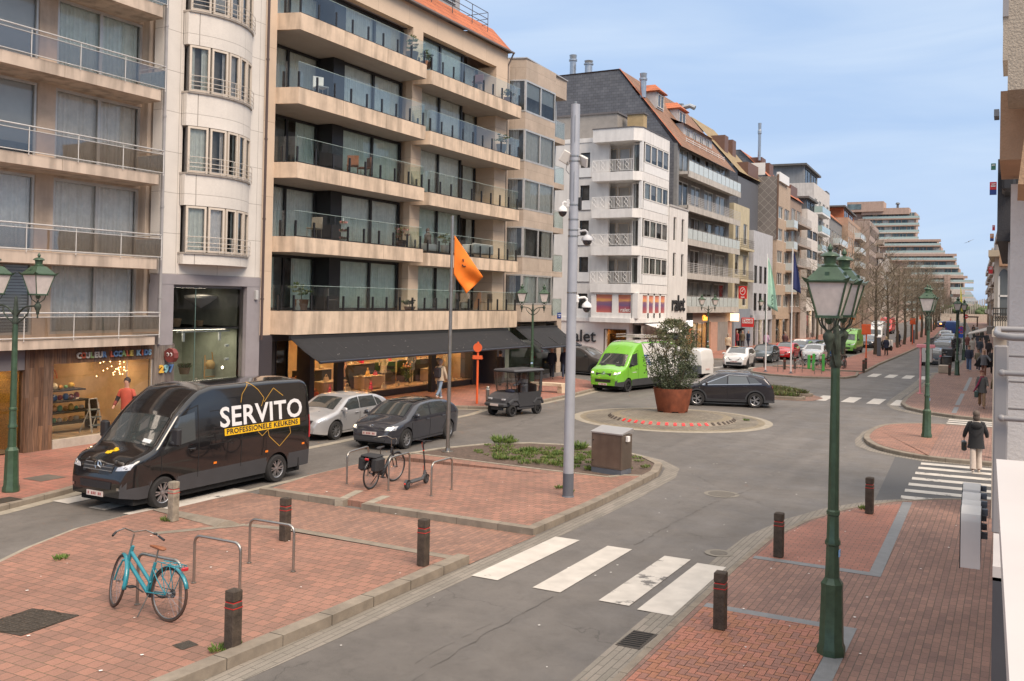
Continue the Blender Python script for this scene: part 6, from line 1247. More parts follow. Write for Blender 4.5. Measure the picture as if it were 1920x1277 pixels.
# low white neighbour with the big lettering
b=thing('corner_annex','lower white three storey building with large black shop lettering','building',(-25.3,75.35,0),pi/2)
k=MB().m(B5M);ops=[(x,x+.8,z,z+2.0)for x in(1.0,3.2)for z in(7.0,10.0)];wall_open(k,0,5.0,3.1,12.8,-.1,.2,ops);k.box(0,.2,.2,6,3.1,12.8);k.box(0,5.0,3,3.2,3,12.8);k.box(4.8,5,-.1,.3,0,3.1);k.build('wall',b,0)
for o_ in ops:window(b,o_[0],o_[2],.8,2.0,.0,1,'none',FW,GL1,.07,.3)
k=MB().m(mat('roof_edge3',(.4,.38,.36),.6));k.box(-.05,5.05,-.16,3,12.8,12.95);k.build('cornice',b,0)
sign_text(b,'ralet',1.9,Matrix.Translation((2.5,-.16,4.15))@RX,LET,.1,.02,1.0)
k=MB();room(k,.1,4.8,.0,3,.15,3.05,DARKIN,INF,DARKIN);k.build('shop_interior',b,0);k=MB().m(GLS);k.quad((.1,-.05,.15),(4.8,-.05,.15),(4.8,-.05,3.1),(.1,-.05,3.1));k.build('shop_window',b,0)
# ------------- B6 grey concrete balconies, huge slate gable
SLATE=brick('slates',(.135,.14,.155),(.10,.105,.12),(.045,.045,.05),.45,.26,.012,'wall',grime=.2,rough=.6)
B6M=mat('grey_concrete',(.25,.235,.22),.85,var=.12,sc=2,streak=.2);B6B=mat('pale_concrete',(.46,.43,.39),.8,var=.08,streak=.2)
b=thing('apartment_building','grey concrete apartment building with a huge slate gable and orange tiled roof','building',(-26.3,80.4,0),pi/2)
L6=18.6;k=MB().m(B6M);lv6=[4.2,7.2,10.2,13.2,16.2]
bays=[(1.2,4.4),(5.2,8.2),(9.4,12.6),(13.4,17.2)]
wall_open(k,0,L6,3.3,18.9,.3,.55,[(a,c,z+.25,z+2.6)for z in lv6[:5]for a,c in bays]);k.box(L6-.3,L6,.55,12,0,18.9)
k.m(SLATE);k.add([(-.03,.3,18.9),(-.03,5.6,25.8),(-.03,12,25.8),(-.03,12,0),(-.03,.3,0)],[(0,1,2,3,4)]);k.m(DARKIN).box(.3,L6-.3,1.4,1.5,3,18.8);k;k.m(mat('concrete_strip',(.2,.2,.2),.8)).box(-.02,.5,-.02,.3,4,18.9);k.build('wall',b,0)
TILE2=brick('roof_tiles_brown',(.28,.145,.085),(.22,.12,.075),(.10,.06,.04),.24,.33,.02,'wall',grime=.35,rough=.8,offs=0)
k=MB().m(TILE2);k.add([(-.1,-.35,18.6),(L6,-.35,18.6),(L6,5.6,25.95),(-.1,5.6,25.95)],[(0,1,2,3)]);k.m(TILE);k.add([(-.15,-.35,18.66),(.25,-.35,18.66),(.25,5.6,26.02),(-.15,5.6,26.02)],[(0,1,2,3)]);k.m(mat('roof_slate',(.10,.105,.12),.7));k.add([(-.1,5.6,25.95),(L6,5.6,25.95),(L6,12,25.9),(-.1,12,25.9)],[(0,1,2,3)]);k.build('roof',b,0)
def dormer(b,x,y,z,w,h,d,rm,lb=None):
 k=MB().m(mat('dormer_white',(.45,.45,.46),.6));k.box(x,x+w,y,y+d,z,z+h);k.m(rm);k.prism([(x-.2,y-.3),(x+w+.2,y-.3),(x+w+.2,y+d),(x-.2,y+d)],z+h,z+h+.08);k.add([(x-.25,y-.35,z+h+.08),(x+w+.25,y-.35,z+h+.08),(x+w/2,y+.5,z+h+.9),(x+w/2,y+d,z+h+.9),(x-.25,y+d,z+h+.08),(x+w+.25,y+d,z+h+.08)],[(0,1,2),(0,2,3,4),(1,5,3,2)]);k.build('dormer',b,0);window(b,x+.15,z+.15,w-.3,h-.3,y-.06,2,'none',FW,GL1,.06,.1,sub=False)
dormer(b,2.2,2.8,22.6,2.0,1.5,3,TILE);dormer(b,8.5,2.8,22.3,2.4,1.4,3,TILE)
k=MB().m(mat('dormer_white',(.45,.45,.46),.6));k.box(6.0,15.5,1.4,4,19.2,21.8);k.m(TILE);k.add([(5.7,1.0,21.6),(15.8,1.0,21.6),(15.8,4.6,23.2),(5.7,4.6,23.2)],[(0,1,2,3)]);k.build('dormer',b,0)
for x in(6.6,8.8,11.0,13.2):window(b,x,19.9,1.2,1.5,1.36,2,'none',FW,GL1,.06,.1,sub=False)
def fence_rail(k,x0,x1,y,z,h,n,m_):k.m(m_);[k.box(x0,x1,y-.012,y+.012,z+h*i/n+.06,z+h*i/n+.10)for i in range(n)];[k.box(x,x+.03,y-.014,y+.014,z,z+h)for x in[x0+(x1-x0)*j/6 for j in range(6)]+[x1-.03]]
k=MB();fence_rail(k,4.0,17.0,.5,19.1,1.0,5,WHITE);k.build('railing',b,0)
def flue(b,x,y,z,h,r_=.22):
 k=MB().m(mat('flue_steel',(.4,.42,.44),.3,.8));k.lathe([(r_,z),(r_,z+h*.7),(r_*1.3,z+h*.72),(r_*1.3,z+h*.8),(r_,z+h*.82),(r_*1.2,z+h),(0,z+h)],12,(x,y,0));k.build('flue',b,30)
flue(b,.3,3.4,23.2,2.2,.28);flue(b,.8,9.0,25.9,1.3,.35);flue(b,.8,10.6,25.9,2.0,.3)
GPW=mat('balcony_frosted',(.50,.55,.54),.25,var=.05)
for i,z in enumerate(lv6):
 k=MB().m(B6B);k.box(.6,L6,-.85,.3,z-.0,z+.25);k.box(.6,L6,-.9,-.8,z-.25,z+.30);o=k.build('balcony',b,0)
 r=MB()
 if i%2==0 or i==2:r.m(GPW);[r.box(x,x+1.35,-.88,-.86,z+.32,z+1.2)for x in[.7+1.5*j for j in range(12)]];r.m(B6M);r.tube([(.6,-.87,z+1.25),(L6,-.87,z+1.25)],.025,5)
 else:fence_rail(r,.6,L6,-.87,z+.3,.95,6,mat('rail_grey',(.42,.41,.40),.5))
 r.build('railing',o,0)
 for a,c in bays:window(b,a,z+.25,c-a,2.35,.38,2,random.choice(['full','blind','sides','none']),FW if i%2 else FA,GL1,.1,.5,sub=False)
# shops of B6
k=MB().m(mat('fascia_taupe',(.30,.235,.195),.8,var=.06));k.box(0,L6,-.3,.2,3.0,3.95);k.box(.0,.25,-.3,.3,.1,3.0);k.m(B6M);k.box(12.8,16.6,-.3,.3,.1,3.0);k.m(mat('stone_peach',(.45,.27,.2),.7));k.box(10.2,12.6,-.35,.3,.1,3.0);k.box(16.8,L6,-.2,.3,.1,3.3);k.m(DARKIN);k.box(.3,10,1.0,3,.1,3);k.build('shop_front',b,0)
k=MB().m(BLK);k.box(.3,4.2,-.36,-.3,.4,3.9);k.build('shop_sign_board',b,0)
k=MB().m(mat('poster_red',(.35,.05,.05),.5));k.box(.5,1.8,-.38,-.36,3.3,3.85);k.box(.5,1.7,-.38,-.36,1.2,2.0);k.m(mat('poster_orange',(.55,.12,.04),.5,var=.6,sc=5)).box(2.2,3.9,-.38,-.36,.6,2.5);k.m(mat('poster_green',(.2,.4,.1),.5)).box(.5,1.7,-.385,-.36,2.05,2.4);k.build('shop_poster',b,0)
sign_text(b,'CK&JONES',.78,Matrix.Translation((2.25,-.42,2.7))@RX,mat('letter_lit',(.9,.9,.88),.5,var=0,emit=.6),.06,.012,.95)
k=MB();room(k,4.4,10.0,.1,3,.12,2.95,WB,INF,WB);k.m(LIT1).sheet([(5,.5),(9.5,.5),(9.5,.7),(5,.7)][::-1],2.93);k.build('shop_interior',b,0);k=MB().m(GLS);k.quad((4.3,0,.12),(10,0,.12),(10,0,3),(4.3,0,3));k.build('shop_window',b,0);k=MB().m(FB);[k.box(x,x+.08,-.03,.05,.12,3)for x in(5.2,6.8,8.4,9.9)];k.build('door_frame',b,0)
sign_text(b,'Oliver',.7,Matrix.Translation((8.3,-.36,3.2))@RX,mat('letter_orange',(.9,.35,.05),.5,var=0,emit=1.2),.04,.015)
t=thing('projecting_sign','small glowing orange box sign on the grey building beyond the lamp','sign',(-26.3,97.3,0),pi/2);k=MB().m(mat('sign_glow',(1,.62,.3),1,var=0,emit=1.3));k.bbox(-.08,.08,-1.35,-.45,3.05,3.85,.02);k.m(STEEL).box(-.03,.03,-.45,0,3.6,3.66);k.build('box',t,0)
# ================================================================= FAR BUILDINGS ON THE LEFT
def FX(Y):return-26.4+(bend(Y)*1.15 if Y>90 else 0)
def colr(name,c,**kw):return mat(name,c,.85,var=kw.pop('var',.1),sc=2,streak=kw.pop('streak',.15),**kw)
def far_block(label,Y0,Y1,H,z0,st,bays,wm,fm=FW,gm=GL1,ww=.7,wh=1.7,sill=.8,dX=0.,bal=None,roof=None,base=None,depth=14,group=None,styles=('full','sides','none','blind'),rollname='apartment_building',shop=True,bm=None,solid=True):
 """street facade with storeys of windows; local x along the street"""
 X0,X1=FX(Y0)+dX,FX(Y1)+dX;L=hypot(Y1-Y0,X1-X0);rz=atan2(Y1-Y0,X1-X0)
 b=thing(rollname,label,'building',(X0,Y0,0),rz,group)
 k=MB().m(wm);ops=[];nf=int((H-z0-.2)/st);bw=L/bays
 for f in range(nf):
  for j in range(bays):x=bw*(j+.5)-bw*ww/2;ops.append((x,x+bw*ww,z0+f*st+sill,min(z0+f*st+sill+wh,H-.2)))
 wall_open(k,0,L,z0,H,0,.3,ops)
 if solid:k.box(0,.3,.3,depth,0 if not shop else 0,H);k.box(L-.3,L,.3,depth,0,H);k.box(.3,L-.3,depth-.3,depth,0,H)
 k.m(mat('flat_roof',(.2,.2,.21),.9)).sheet([(0,0),(L,0),(L,depth),(0,depth)],H-.05);k.build('wall',b,0)
 for o_ in ops:window(b,o_[0],o_[2],o_[1]-o_[0],o_[3]-o_[2],.1,max(1,int((o_[1]-o_[0])/.95)),random.choice(styles),fm,gm,.08,.3,sub=False,seed=0)
 if bal:
  bx0,bx1,bd,kind,bmat=bal
  for f in range(1 if z0>3.5 else 0,nf+(1 if kind=='glass+' else 0)):
   z=z0+f*st+sill*.0;k=MB().m(bmat);x0,x1=L*bx0,L*bx1;k.box(x0,x1,-bd,0,z-.12,z+.12);o=k.build('balcony',b,0)
   r=MB()
   if kind.startswith('glass'):r.m(GPW if kind=='glassw' else mat('balcony_mint',(.34,.44,.42),.15,var=.05));r.box(x0,x1,-bd,-bd+.03,z+.15,z+1.1);r.box(x0,x0+.03,-bd,0,z+.15,z+1.1);r.box(x1-.03,x1,-bd,0,z+.15,z+1.1)
   elif kind=='solid':r.m(bmat);r.box(x0,x1,-bd,-bd+.1,z+.1,z+.95);r.box(x0,x0+.1,-bd,0,z+.1,z+.95);r.box(x1-.1,x1,-bd,0,z+.1,z+.95)
   else:
    m_=mat('rail_iron',(.10,.09,.085),.6)if kind=='iron' else mat('rail_grey',(.42,.41,.40),.5);r.m(m_)
    for q in range(5):r.box(x0,x1,-bd,-bd+.025,z+.15+.22*q,z+.18+.22*q)
    for q in range(5):r.box(x0,x0+.025,-bd,0,z+.15+.22*q,z+.18+.22*q)
    for q in range(int((x1-x0)/.5)+1):r.box(x0+.5*q,x0+.5*q+.025,-bd-.002,-bd+.027,z+.1,z+1.05)
   r.build('railing',o,0)
 if shop:
  k=MB().m(base or wm);n=max(2,bays);
  for j in range(n+1):x=L*j/n;k.box(max(0,x-.2),min(L,x+.2),-.05,.3,0.1,z0)
  k.box(0,L,-.08,.35,z0-.55,z0);k.build('shop_columns',b,0)
  k=MB().m(DARKIN);k.box(.1,L-.1,1.0,1.2,.1,z0);k.m(GL1);k.quad((.1,.2,.1),(L-.1,.2,.1),(L-.1,.2,z0-.5),(.1,.2,z0-.5));k.m(LIT1);k.box(L*.2,L*.45,.9,.98,z0-1.4,z0-1.3);k.m(WHITE);[k.box(x,x+.5,.8,.9,.2,1.5)for x in(L*.3,L*.7)];k.build('shop_window',b,0)
 if roof:
  kind,rm,hh,dd=roof
  if kind=='gable':
   k=MB().m(rm);k.add([(-.05,-.3,H),(L+.05,-.3,H),(L+.05,dd,H+hh),(-.05,dd,H+hh)],[(0,1,2,3)]);k.m(SLATE);k.add([(-.02,0,H),(-.02,dd,H+hh-.1),(-.02,dd+5,H+hh-.1),(-.02,dd+9,H-1),(-.02,dd+9,0),(-.02,0,0)],[(0,1,2,3,4,5)]);k.m(rm);k.add([(-.25,-.3,H+.06),(.2,-.3,H+.06),(.2,dd,H+hh+.06),(-.25,dd,H+hh+.06)],[(0,1,2,3)]);k.m(mat('roof_slate',(.10,.105,.12),.7));k.add([(-.05,dd,H+hh),(L,dd,H+hh),(L,dd+5,H+hh),(-.05,dd+5,H+hh)],[(0,1,2,3)]);k.build('roof',b,0)
  elif kind=='pent':
   k=MB().m(rm);k.box(L*.1,L*.9,dd,dd+5,H,H+hh);k.m(mat('dark_edge',(.10,.095,.09),.7));k.box(L*.05,L*.95,dd-.5,dd+5,H+hh,H+hh+.3);k.build('penthouse',b,0)
   for x in(L*.15,L*.5):window(b,x,H+.2,L*.3,hh-.4,dd-.04,2,'sides',FB,GL1,.06,.05,sub=False)
 return b,L
# B7 ornate yellow house
YEL=colr('yellow_stone',(.48,.42,.29))
b7,L=far_block('narrow yellow townhouse with small iron balconies between grey and white neighbours',100.2,107.2,15.6,4.0,3.4,2,YEL,FW,GL1,.5,2.3,.6,bal=(.1,.95,.7,'iron',YEL),shop=False)
k=MB().m(mat('blue_grey_front',(.22,.25,.29),.7));k.box(-.2,L+.2,-.25,.3,2.2,4.3);k.box(-.2,.5,-.25,.3,.1,2.2);k.box(4.9,L+.2,-.25,.3,.1,2.2);k.box(.5,4.9,.5,.6,.1,2.2)if False else None;k.m(mat('shop_red',(.45,.015,.02),.6));k.box(2.2,4.4,.5,.6,.1,2.4);k.m(DARKIN).box(.3,5.2,1.2,1.3,0,3);k.m(mat('glass_dark',(.05,.07,.07),.1,var=0));k.box(.5,2.2,.2,.25,.1,2.2);k.box(4.3,4.9,.2,.25,.1,2.2);k.build('shop_front',b7,0)
t=thing('projecting_sign','red square wall sign with white ring and arrow high on the yellow townhouse','sign',(FX(101.5)+.1,101.5,0),pi/2);k=MB().m(mat('sign_red',(.6,.03,.03),.4));k.box(-.06,.06,-1.6,-.35,5.1,6.45);k.build('board',t,0);t.scale=(.7,.7,1);t.location.z=.3;k=MB().m(WHITE);k.lathe([(.42,-.075),(.34,-.075)],20,(0,-.97,5.9),'x',cap=False);k.box(-.07,-.062,-1.25,-.7,5.2,5.32);k.box(-.07,-.062,-1.05,-.75,5.86,5.93);k.quad((-.07,-.95,5.95),(-.07,-1.2,6.1),(-.07,-1.15,6.15),(-.07,-.9,6.0));k.build('emblem',t,0)
t=thing('projecting_sign','red and white box sign above the red shop doorway','sign',(FX(103)+.1,103.2,0),pi/2);k=MB().m(mat('sign_red',(.6,.03,.03),.4));k.bbox(-.1,.1,-1.5,-.2,2.35,3.35,.02);k.build('box',t,0);k=MB().m(WHITE);k.box(-.115,-.1,-1.42,-.3,2.75,3.25);k.build('face',t,0);sign_text(t,'Dodi',.52,Matrix.Translation((-.12,-.86,2.85))@Matrix.Rotation(-pi/2,4,'Z')@RX,mat('sign_red',(.6,.03,.03),.4),.01,.01)
# B8 low pale grey bay house
PG=colr('pale_grey_render',(.44,.445,.47));b8,L=far_block('low pale grey house with tall dark windows beside the yellow townhouse',107.3,117.5,13.2,3.6,3.15,4,PG,FB,GL1,.62,2.0,.5,dX=.5,styles=('none','sides'),roof=None)
# B9 beige with white bows, lozenge gable wall
LOZ=brick('lozenge_slates',(.22,.195,.175),(.17,.15,.135),(.32,.29,.26),.72,.72,.035,'wall',rot=pi/4,offs=0,grime=.1,rough=.8)
BR9=brick('beige_brick',(.46,.35,.26),(.43,.32,.235),(.3,.24,.18),.4,.12,.01,'wall',grime=.15)
b9_,L=far_block('beige brick apartment house with white window bays and lozenge patterned side wall',117.6,126.2,20.0,3.6,2.75,2,BR9,FW,GL1,.78,1.5,.95,dX=.9,bal=(.70,1.0,1.0,'glassw',BR9))
k=MB().m(LOZ);k.box(-.06,-.02,0,6.5,12.8,20.6);k.m(mat('brown_edge',(.16,.10,.07),.8));k.box(-.1,.0,-.2,0,12.8,20.8);k.m(WHITE);k.box(0,L*.7,-.3,.1,20.0,21.1);k.box(-.1,0,1.5,5.5,20.8,22.3);k.build('side_wall',b9_,0)
# B10 brown brick with curved balconies
BR10=brick('brown_brick',(.34,.245,.19),(.31,.225,.175),(.2,.15,.12),.4,.12,.01,'wall',grime=.15);TP=colr('taupe_slab',(.34,.28,.24))
b10,L=far_block('brown brick apartment house with rows of rounded balconies and metal rails',126.4,138.8,19.3,4.4,2.8,3,BR10,FW,GL1,.8,2.2,.2,dX=.2,bal=(.08,.92,1.6,'rail',TP),roof=('gable',TILE,6.2,6.0))
k=MB().m(mat('copper_brown',(.14,.075,.055),.6));[k.box(x,x+2.6,3.0+q,6+q,21.5+q,24.2+q)for x,q in((0.8,.3),(4.4,0))];k.box(5,10,.2,3.5,19.5,21.2);k.build('dormer',b10,0)
# second large slate gable behind b7/b8
g1=thing('apartment_building','large dark slate gable with ochre ridge tiles rising behind the low grey house','building',(-27.5,107.5,0),pi/2);k=MB().m(SLATE);k.add([(0,.5,20.0),(0,6.2,26.5),(0,14,26.6),(0,14,0),(0,.5,0)],[(0,1,2,3,4)]);k.m(mat('ochre_tile',(.26,.19,.10),.8,var=.3));k.add([(-.2,.2,19.9),(10,.2,19.9),(10,6.2,26.7),(-.2,6.2,26.7)],[(0,1,2,3)]);k.m(mat('roof_slate',(.10,.105,.12),.7));k.add([(0,6.2,26.6),(10,6.2,26.6),(10,14,26.6),(0,14,26.6)],[(0,1,2,3)]);k.box(.2,10,.5,12,13.2,19.5);k.m(mat('copper_brown',(.14,.075,.055),.6));[k.box(x,x+1.6,2.6,5,22,24.6)for x in(2.0,5.5)];k.box(4,9,.3,2,20,21.6);k.build('roof',g1,0)
flue(g1,.5,7.5,26.5,1.8,.3);k=MB().m(mat('flue_steel',(.4,.42,.44),.3,.8));k.tube([(.5,7.5,27.8),(.5,6.4,28),(.5,5.8,27.7)],.28,8);k.build('vent_cowl',g1,30);flue(b10,.6,3.6,24.0,5.0,.2)
# B11 white curved bands
WHB=colr('white_bands',(.62,.58,.54))
b11,L=far_block('white apartment house with dark strip windows seen between brown balconies and the tall white block',139,149,18.6,4.6,2.85,2,WHB,FB,GL1,.94,1.25,1.35,dX=1.0,roof=('pent',mat('slate_box',(.11,.115,.125),.7),1.6,.4))
# B12 tall white with mint glass
b12,L=far_block('tall white apartment house with mint glass balconies and a dark penthouse',149.2,167.5,23.6,4.2,2.95,4,colr('white_stone',(.55,.52,.49)),FW,GL1,.6,2.2,.2,dX=.3,bal=(.04,.55,1.2,'glass',WHITE),roof=('pent',colr('pent_grey',(.23,.24,.25)),2.9,1.8))
b13,L=far_block('grey apartment house with steep orange edged roof beyond the tall white block',167.8,189.5,20.2,4.2,2.9,5,colr('grey_brick',(.22,.215,.21)),FW,GL1,.6,1.7,.7,dX=.1,bal=(.35,.95,1.2,'glassw',WHB),roof=('gable',TILE,5.0,5.0))
k=MB().m(SLATE);k.box(1.5,5.5,.5,5,20.5,24.6);k.build('dormer',b13,0)
b14,L=far_block('orange brick apartment house with white bay windows and orange roof',189.8,216.5,21.8,4.2,2.9,7,brick('orange_brick',(.43,.30,.215),(.40,.275,.195),(.35,.2,.13),.4,.12,.01,'wall'),FW,GL1,.66,1.6,.8,dX=1.2,bal=(.5,.98,1.2,'glassw',WHB),roof=('pent',TILE,2.2,1.2))
b15,L=far_block('brown stone block with gridded square windows behind the far lanterns',217,245,23.5,4.2,3.1,8,colr('rose_brown',(.35,.275,.235)),FB,GL1,.7,2.0,.7,dX=3.0,bal=(.75,.98,1.4,'solid',TP))
for i,(y0,y1,H,c,lb,bays,bk)in enumerate([(246,262,19.5,(.36,.33,.30),'pale stone apartment house behind the tree crowns',5,'rail'),(262.5,280,21,(.30,.25,.22),'brownish apartment house with stepped roof behind the bare trees',5,'solid'),(280.5,300,18.5,(.46,.42,.38),'cream apartment house deep behind the bare trees',6,'glassw'),(300.5,325,20.5,(.34,.30,.27),'tan apartment house near the end of the tree row',7,'rail'),(325.5,352,19,(.42,.36,.31),'last light brown apartment house before the terraced towers',7,'solid')]):
 far_block(lb,y0,y1,H,4.0,2.9,bays,colr('far_wall_%d'%i,c),FW if i%2 else FB,GL1,.6,1.6,.8,dX=1.0,bal=(.3,.9,1.2,bk,TP),roof=('gable',mat('roof_dark_red',(.15,.07,.06),.8),4.5,5)if i in(0,2,3)else('pent',TP,2.4,1.5))
# ================================================================= TERRACED TOWERS AT THE END
TB=colr('rose_brick_far',(.40,.29,.235));GT=mat('far_glass',(.10,.14,.15),.12,var=.5,sc=.35);GTC=mat('far_curtain',(.40,.41,.40),.8,var=.2,sc=.5);MINT=mat('balcony_mint',(.34,.44,.42),.15,var=.05)
t=thing('terraced_building','huge stepped brick apartment complex with glass terraces closing the end of the street','building',(0,425,0),0)
def dpx(px):return math.tan(YAW-math.atan((px-960)/1780.))
def XA(px,Y=425.):return-Y*math.tan(YAW-math.atan((px-960)/1780.))
def ZA(py,px,Y=425.):d=Y*math.cos(YAW)-XA(px,Y)*math.sin(YAW);return HC+(539.5+.0205*(px-960)+22.2-py)*d/1780.
fl_=[]
rows=[(1583,1652,376,392),(1583,1700,392,406)]
lev=[(1612,1712),(1612,1712),(1625,1712),(1640,1712),(1650,1755),(1660,1763),(1660,1785),(1700,1790),(1705,1798),(1690,1806),(1690,1806),(1690,1806),(1700,1806),(1700,1806),(1700,1806)]
y=395.;hs=13.5
for i,(a,c)in enumerate(lev):
 xa,xb=XA(a),XA(c);z1,z0=ZA(y,1700),ZA(y+hs,1700);yo=0 if i>3 else 6-i;k=MB()
 k.m(TB);k.box(xa-12,xb,yo+1.5,yo+14,z0,z1-.01);k.m(mat('terrace_edge',(.50,.44,.38),.8)if i>1 and i!=4 and i!=6 else TB);ov=1.5+2.2*(i>=9);k.box(xa-2,xb+ov,yo-.6,yo+3,z0,z0+(.5 if i not in(0,4,6,9)else.5));k.build('storey',t,0)
 if i in(4,6,9):k=MB().m(TB);k.box(xa-2,xb+1.5,yo-.7,yo+2,z1-1.0,z1-.02);k.build('parapet',t,0)
 n=int((xb-xa)/2.6);
 for j in range(n):
  x=xa+.4+j*(xb-xa-.6)/n;w_=(xb-xa)/n-.45;k=MB().m(GTC if(i*7+j*3)%4==0 else GT);k.box(x,x+w_,yo+1.42,yo+1.5,z0+.6,z1-.25);k.m(FW if j%2 else FB);k.box(x+w_*.48,x+w_*.52,yo+1.38,yo+1.42,z0+.6,z1-.25);k.build('window',t,0)
 k=MB().m(MINT);k.box(xa,xb+ov,yo-.6,yo-.5,z0+.5,z0+1.35);k.box(xb+ov-.1,xb+ov,yo-.6,yo+3,z0+.5,z0+1.35);k.build('railing',t,0)
 y+=hs
for px in(1733,1740,1773,1779,1690,1683,1672):
 k=MB().m(TB);x=XA(px);k.box(x-.55,x+.55,-1.0,1.4,0,ZA(515 if px>1700 else 500,px));k.build('pilaster',t,0)
k=MB().m(TB);k.box(XA(1583),XA(1652),4,14,ZA(395,1620),ZA(376,1620));k.box(XA(1610),XA(1700),5,14,ZA(400,1650),ZA(388,1650));k.m(GT);k.box(XA(1584),XA(1610),3.9,4,ZA(391,1600),ZA(381,1600));k.m(mat('brick_dark',(.24,.13,.09),.8));k.box(XA(1545),XA(1572),0,8,ZA(400,1560),ZA(378,1560))if False else None;k.m(DKGREY);k.lathe([(.5,ZA(392,1677)),(.5,ZA(380,1677)),(1,ZA(379,1677)),(.6,ZA(376,1677))],8,(XA(1677),8,0));k.build('roof_storey',t,0)
k=MB().m(TB);k.box(XA(1788),XA(1806)-.5,-6,0,0,ZA(545,1797));k.m(mat('terrace_edge',(.50,.44,.38),.8));[k.box(XA(1786),XA(1808),-7.2,-6,ZA(yy,1797),ZA(yy-8,1797))for yy in(552,566,580)];k.build('lower_wing',t,0)
t=thing('glass_pavilion','grey angular glass pavilion right of the terraced towers','building',(0,460,0));k=MB().m(mat('pavilion_roof',(.22,.24,.26),.5));x0_,x1_=XA(1800,460),XA(1833,460);zt_=ZA(546,1815,460);k.add([(x0_,0,8),(x1_,0,8),(x1_-3,4,zt_),(x0_+1,4,zt_),(x0_,12,8),(x1_,12,8)],[(0,1,2,3),(1,5,2),(0,3,4)]);k.m(FA);[k.box(x0_+(x1_-x0_)*j/6-.15,x0_+(x1_-x0_)*j/6+.15,-.2,.1,0,8)for j in range(7)];k.m(GT);k.box(x0_,x1_,.1,11,0,8);k.build('pavilion',t,0)
# low wall, steps and greenery closing the street
k=MB().m(colr('end_wall',(.50,.42,.34)));k.box(-40,-6,372,373,0,3.0);k.build('end_wall',smooth=0,label='low beige wall across the end of the street',cat='wall')
k=MB().m(mat('dune_green',(.07,.10,.04),.9,var=.4));n=26
for i in range(90):k.ball((random.uniform(-24,-8),random.uniform(376,392),2+random.uniform(0,3.5)),random.uniform(.8,1.8),7,5,(1,1,.8))
k.build('far_bushes',smooth=0,label='green bushes on the rise at the far end of the street',cat='bushes',kind='stuff')
k=MB().m(colr('ramp_rail',(.45,.40,.35)));[k.box(-22+i*.55,-21.7+i*.55,374+i*.3,374.3+i*.3,2,4.5+i*.18)for i in range(24)];k.build('balustrade',smooth=0,label='pale sloping balustrade rising to the sea front',cat='balustrade')
k=MB().m(mat('shelter_brown',(.13,.08,.06),.7));k.box(-9.6,-6.8,232,235,2.9,3.2);[k.box(x,x+.2,y,y+.2,0,2.9)for x in(-9.5,-7.1)for y in(232,234.7)];k.build('bus_shelter',smooth=0,label='small brown flat roofed shelter far on the right pavement',cat='shelter')
# ================================================================= BARE TREES
TWIG=mat('twig',(.17,.14,.10),.9,var=.3,sc=6)
def make_tree(seed,label,loc):
 rnd=random.Random(seed);t=thing('bare_tree',label,'tree',loc,0,'bare street trees on the central island')
 H=rnd.uniform(8.2,9.6);k=MB().m(BARK);P_=[];p=Vector((0,0,0));n=9
 for i in range(n+1):P_.append(p.copy());p=p+Vector((rnd.uniform(-.07,.07),rnd.uniform(-.07,.07),H/n))
 k.tube(P_,[.17*(1-i/n)**.7+.02 for i in range(n+1)],7);k.build('trunk',t,60)
 k=MB().m(TWIG)
 def grow(p,d,L,r,lv_):
  q=[p.copy()];m_=3
  for _ in range(m_):d=(d+Vector((rnd.gauss(0,.16),rnd.gauss(0,.16),rnd.uniform(-.02,.16)))).normalized();p=p+d*L/m_;q.append(p.copy())
  k.tube(q,[r,r*.8,r*.62,r*.45],5 if lv_<1 else 3,cap=False)
  if lv_<3:
   for i in range([4,4,3][lv_]):
    s=q[rnd.choice([1,2,2,3])];a=rnd.uniform(0,2*pi);e=d.cross(Vector((0,0,1))).normalized();u_=d.cross(e);dd=(d*.8+(e*cos(a)+u_*sin(a))*rnd.uniform(.5,1.0)).normalized();grow(s,dd,L*rnd.uniform(.5,.68),r*.5,lv_+1)
 for i in range(19):
  z=2.7+(H-3.0)*(i/18)**.95;j=min(n-1,int(z/H*n));base=P_[j]+(P_[j+1]-P_[j])*(z/H*n-j);a=i*2.4+rnd.uniform(-.4,.4);el=.3+.45*(z/H);L=(3.5-2.2*abs(z/H-.45))*rnd.uniform(.7,1.15)
  grow(base,Vector((cos(a)*cos(el),sin(a)*cos(el),sin(el))).normalized(),L,.05,0)
 k.build('crown',t,0);return t
TV=[make_tree(3,'bare tree with forked twigs right behind the near lamp pole on the far island',(-11.9,79.0,.12)),make_tree(8,'bare tree second in the row with the green van parked behind',(-12.0,99.5,.12)),make_tree(21,'bare tree third in the row beside the little cream cart',(-12.1,110.5,.12))]
ty=[(-11.9,119),(-12.2,130),(-12.3,141),(-12.6,152),(-12.9,164),(-13.2,177),(-13.6,190),(-14.2,204),(-14.9,220),(-15.7,237),(-16.6,255),(-17.5,274),(-18.4,292),(-19.3,312)]
nmz=['fourth','fifth','sixth','seventh','eighth','ninth','tenth','eleventh','twelfth','thirteenth','fourteenth','fifteenth','sixteenth','last']
for i,(x,y)in enumerate(ty):copy_thing(TV[i%3],(x,y,.12),random.uniform(0,6),f'bare tree, {nmz[i]} from the camera in the central row',scale=random.uniform(.88,1.08))
for i,(x,y,lb)in enumerate([(-22.6,128,'bare tree in front of the pale ground floor columns on the left pavement'),(-23.5,150,'bare tree before the tall white building on the left pavement'),(-24.8,172,'bare tree before the grey building on the left pavement'),(-26.5,200,'bare tree before the orange brick building'),(-12.6,83,'thin bare tree close behind the orange-red sign post')]):copy_thing(TV[(i+1)%3],(x,y,.12),i*1.3,lb,scale=.95 if i<4 else.8)
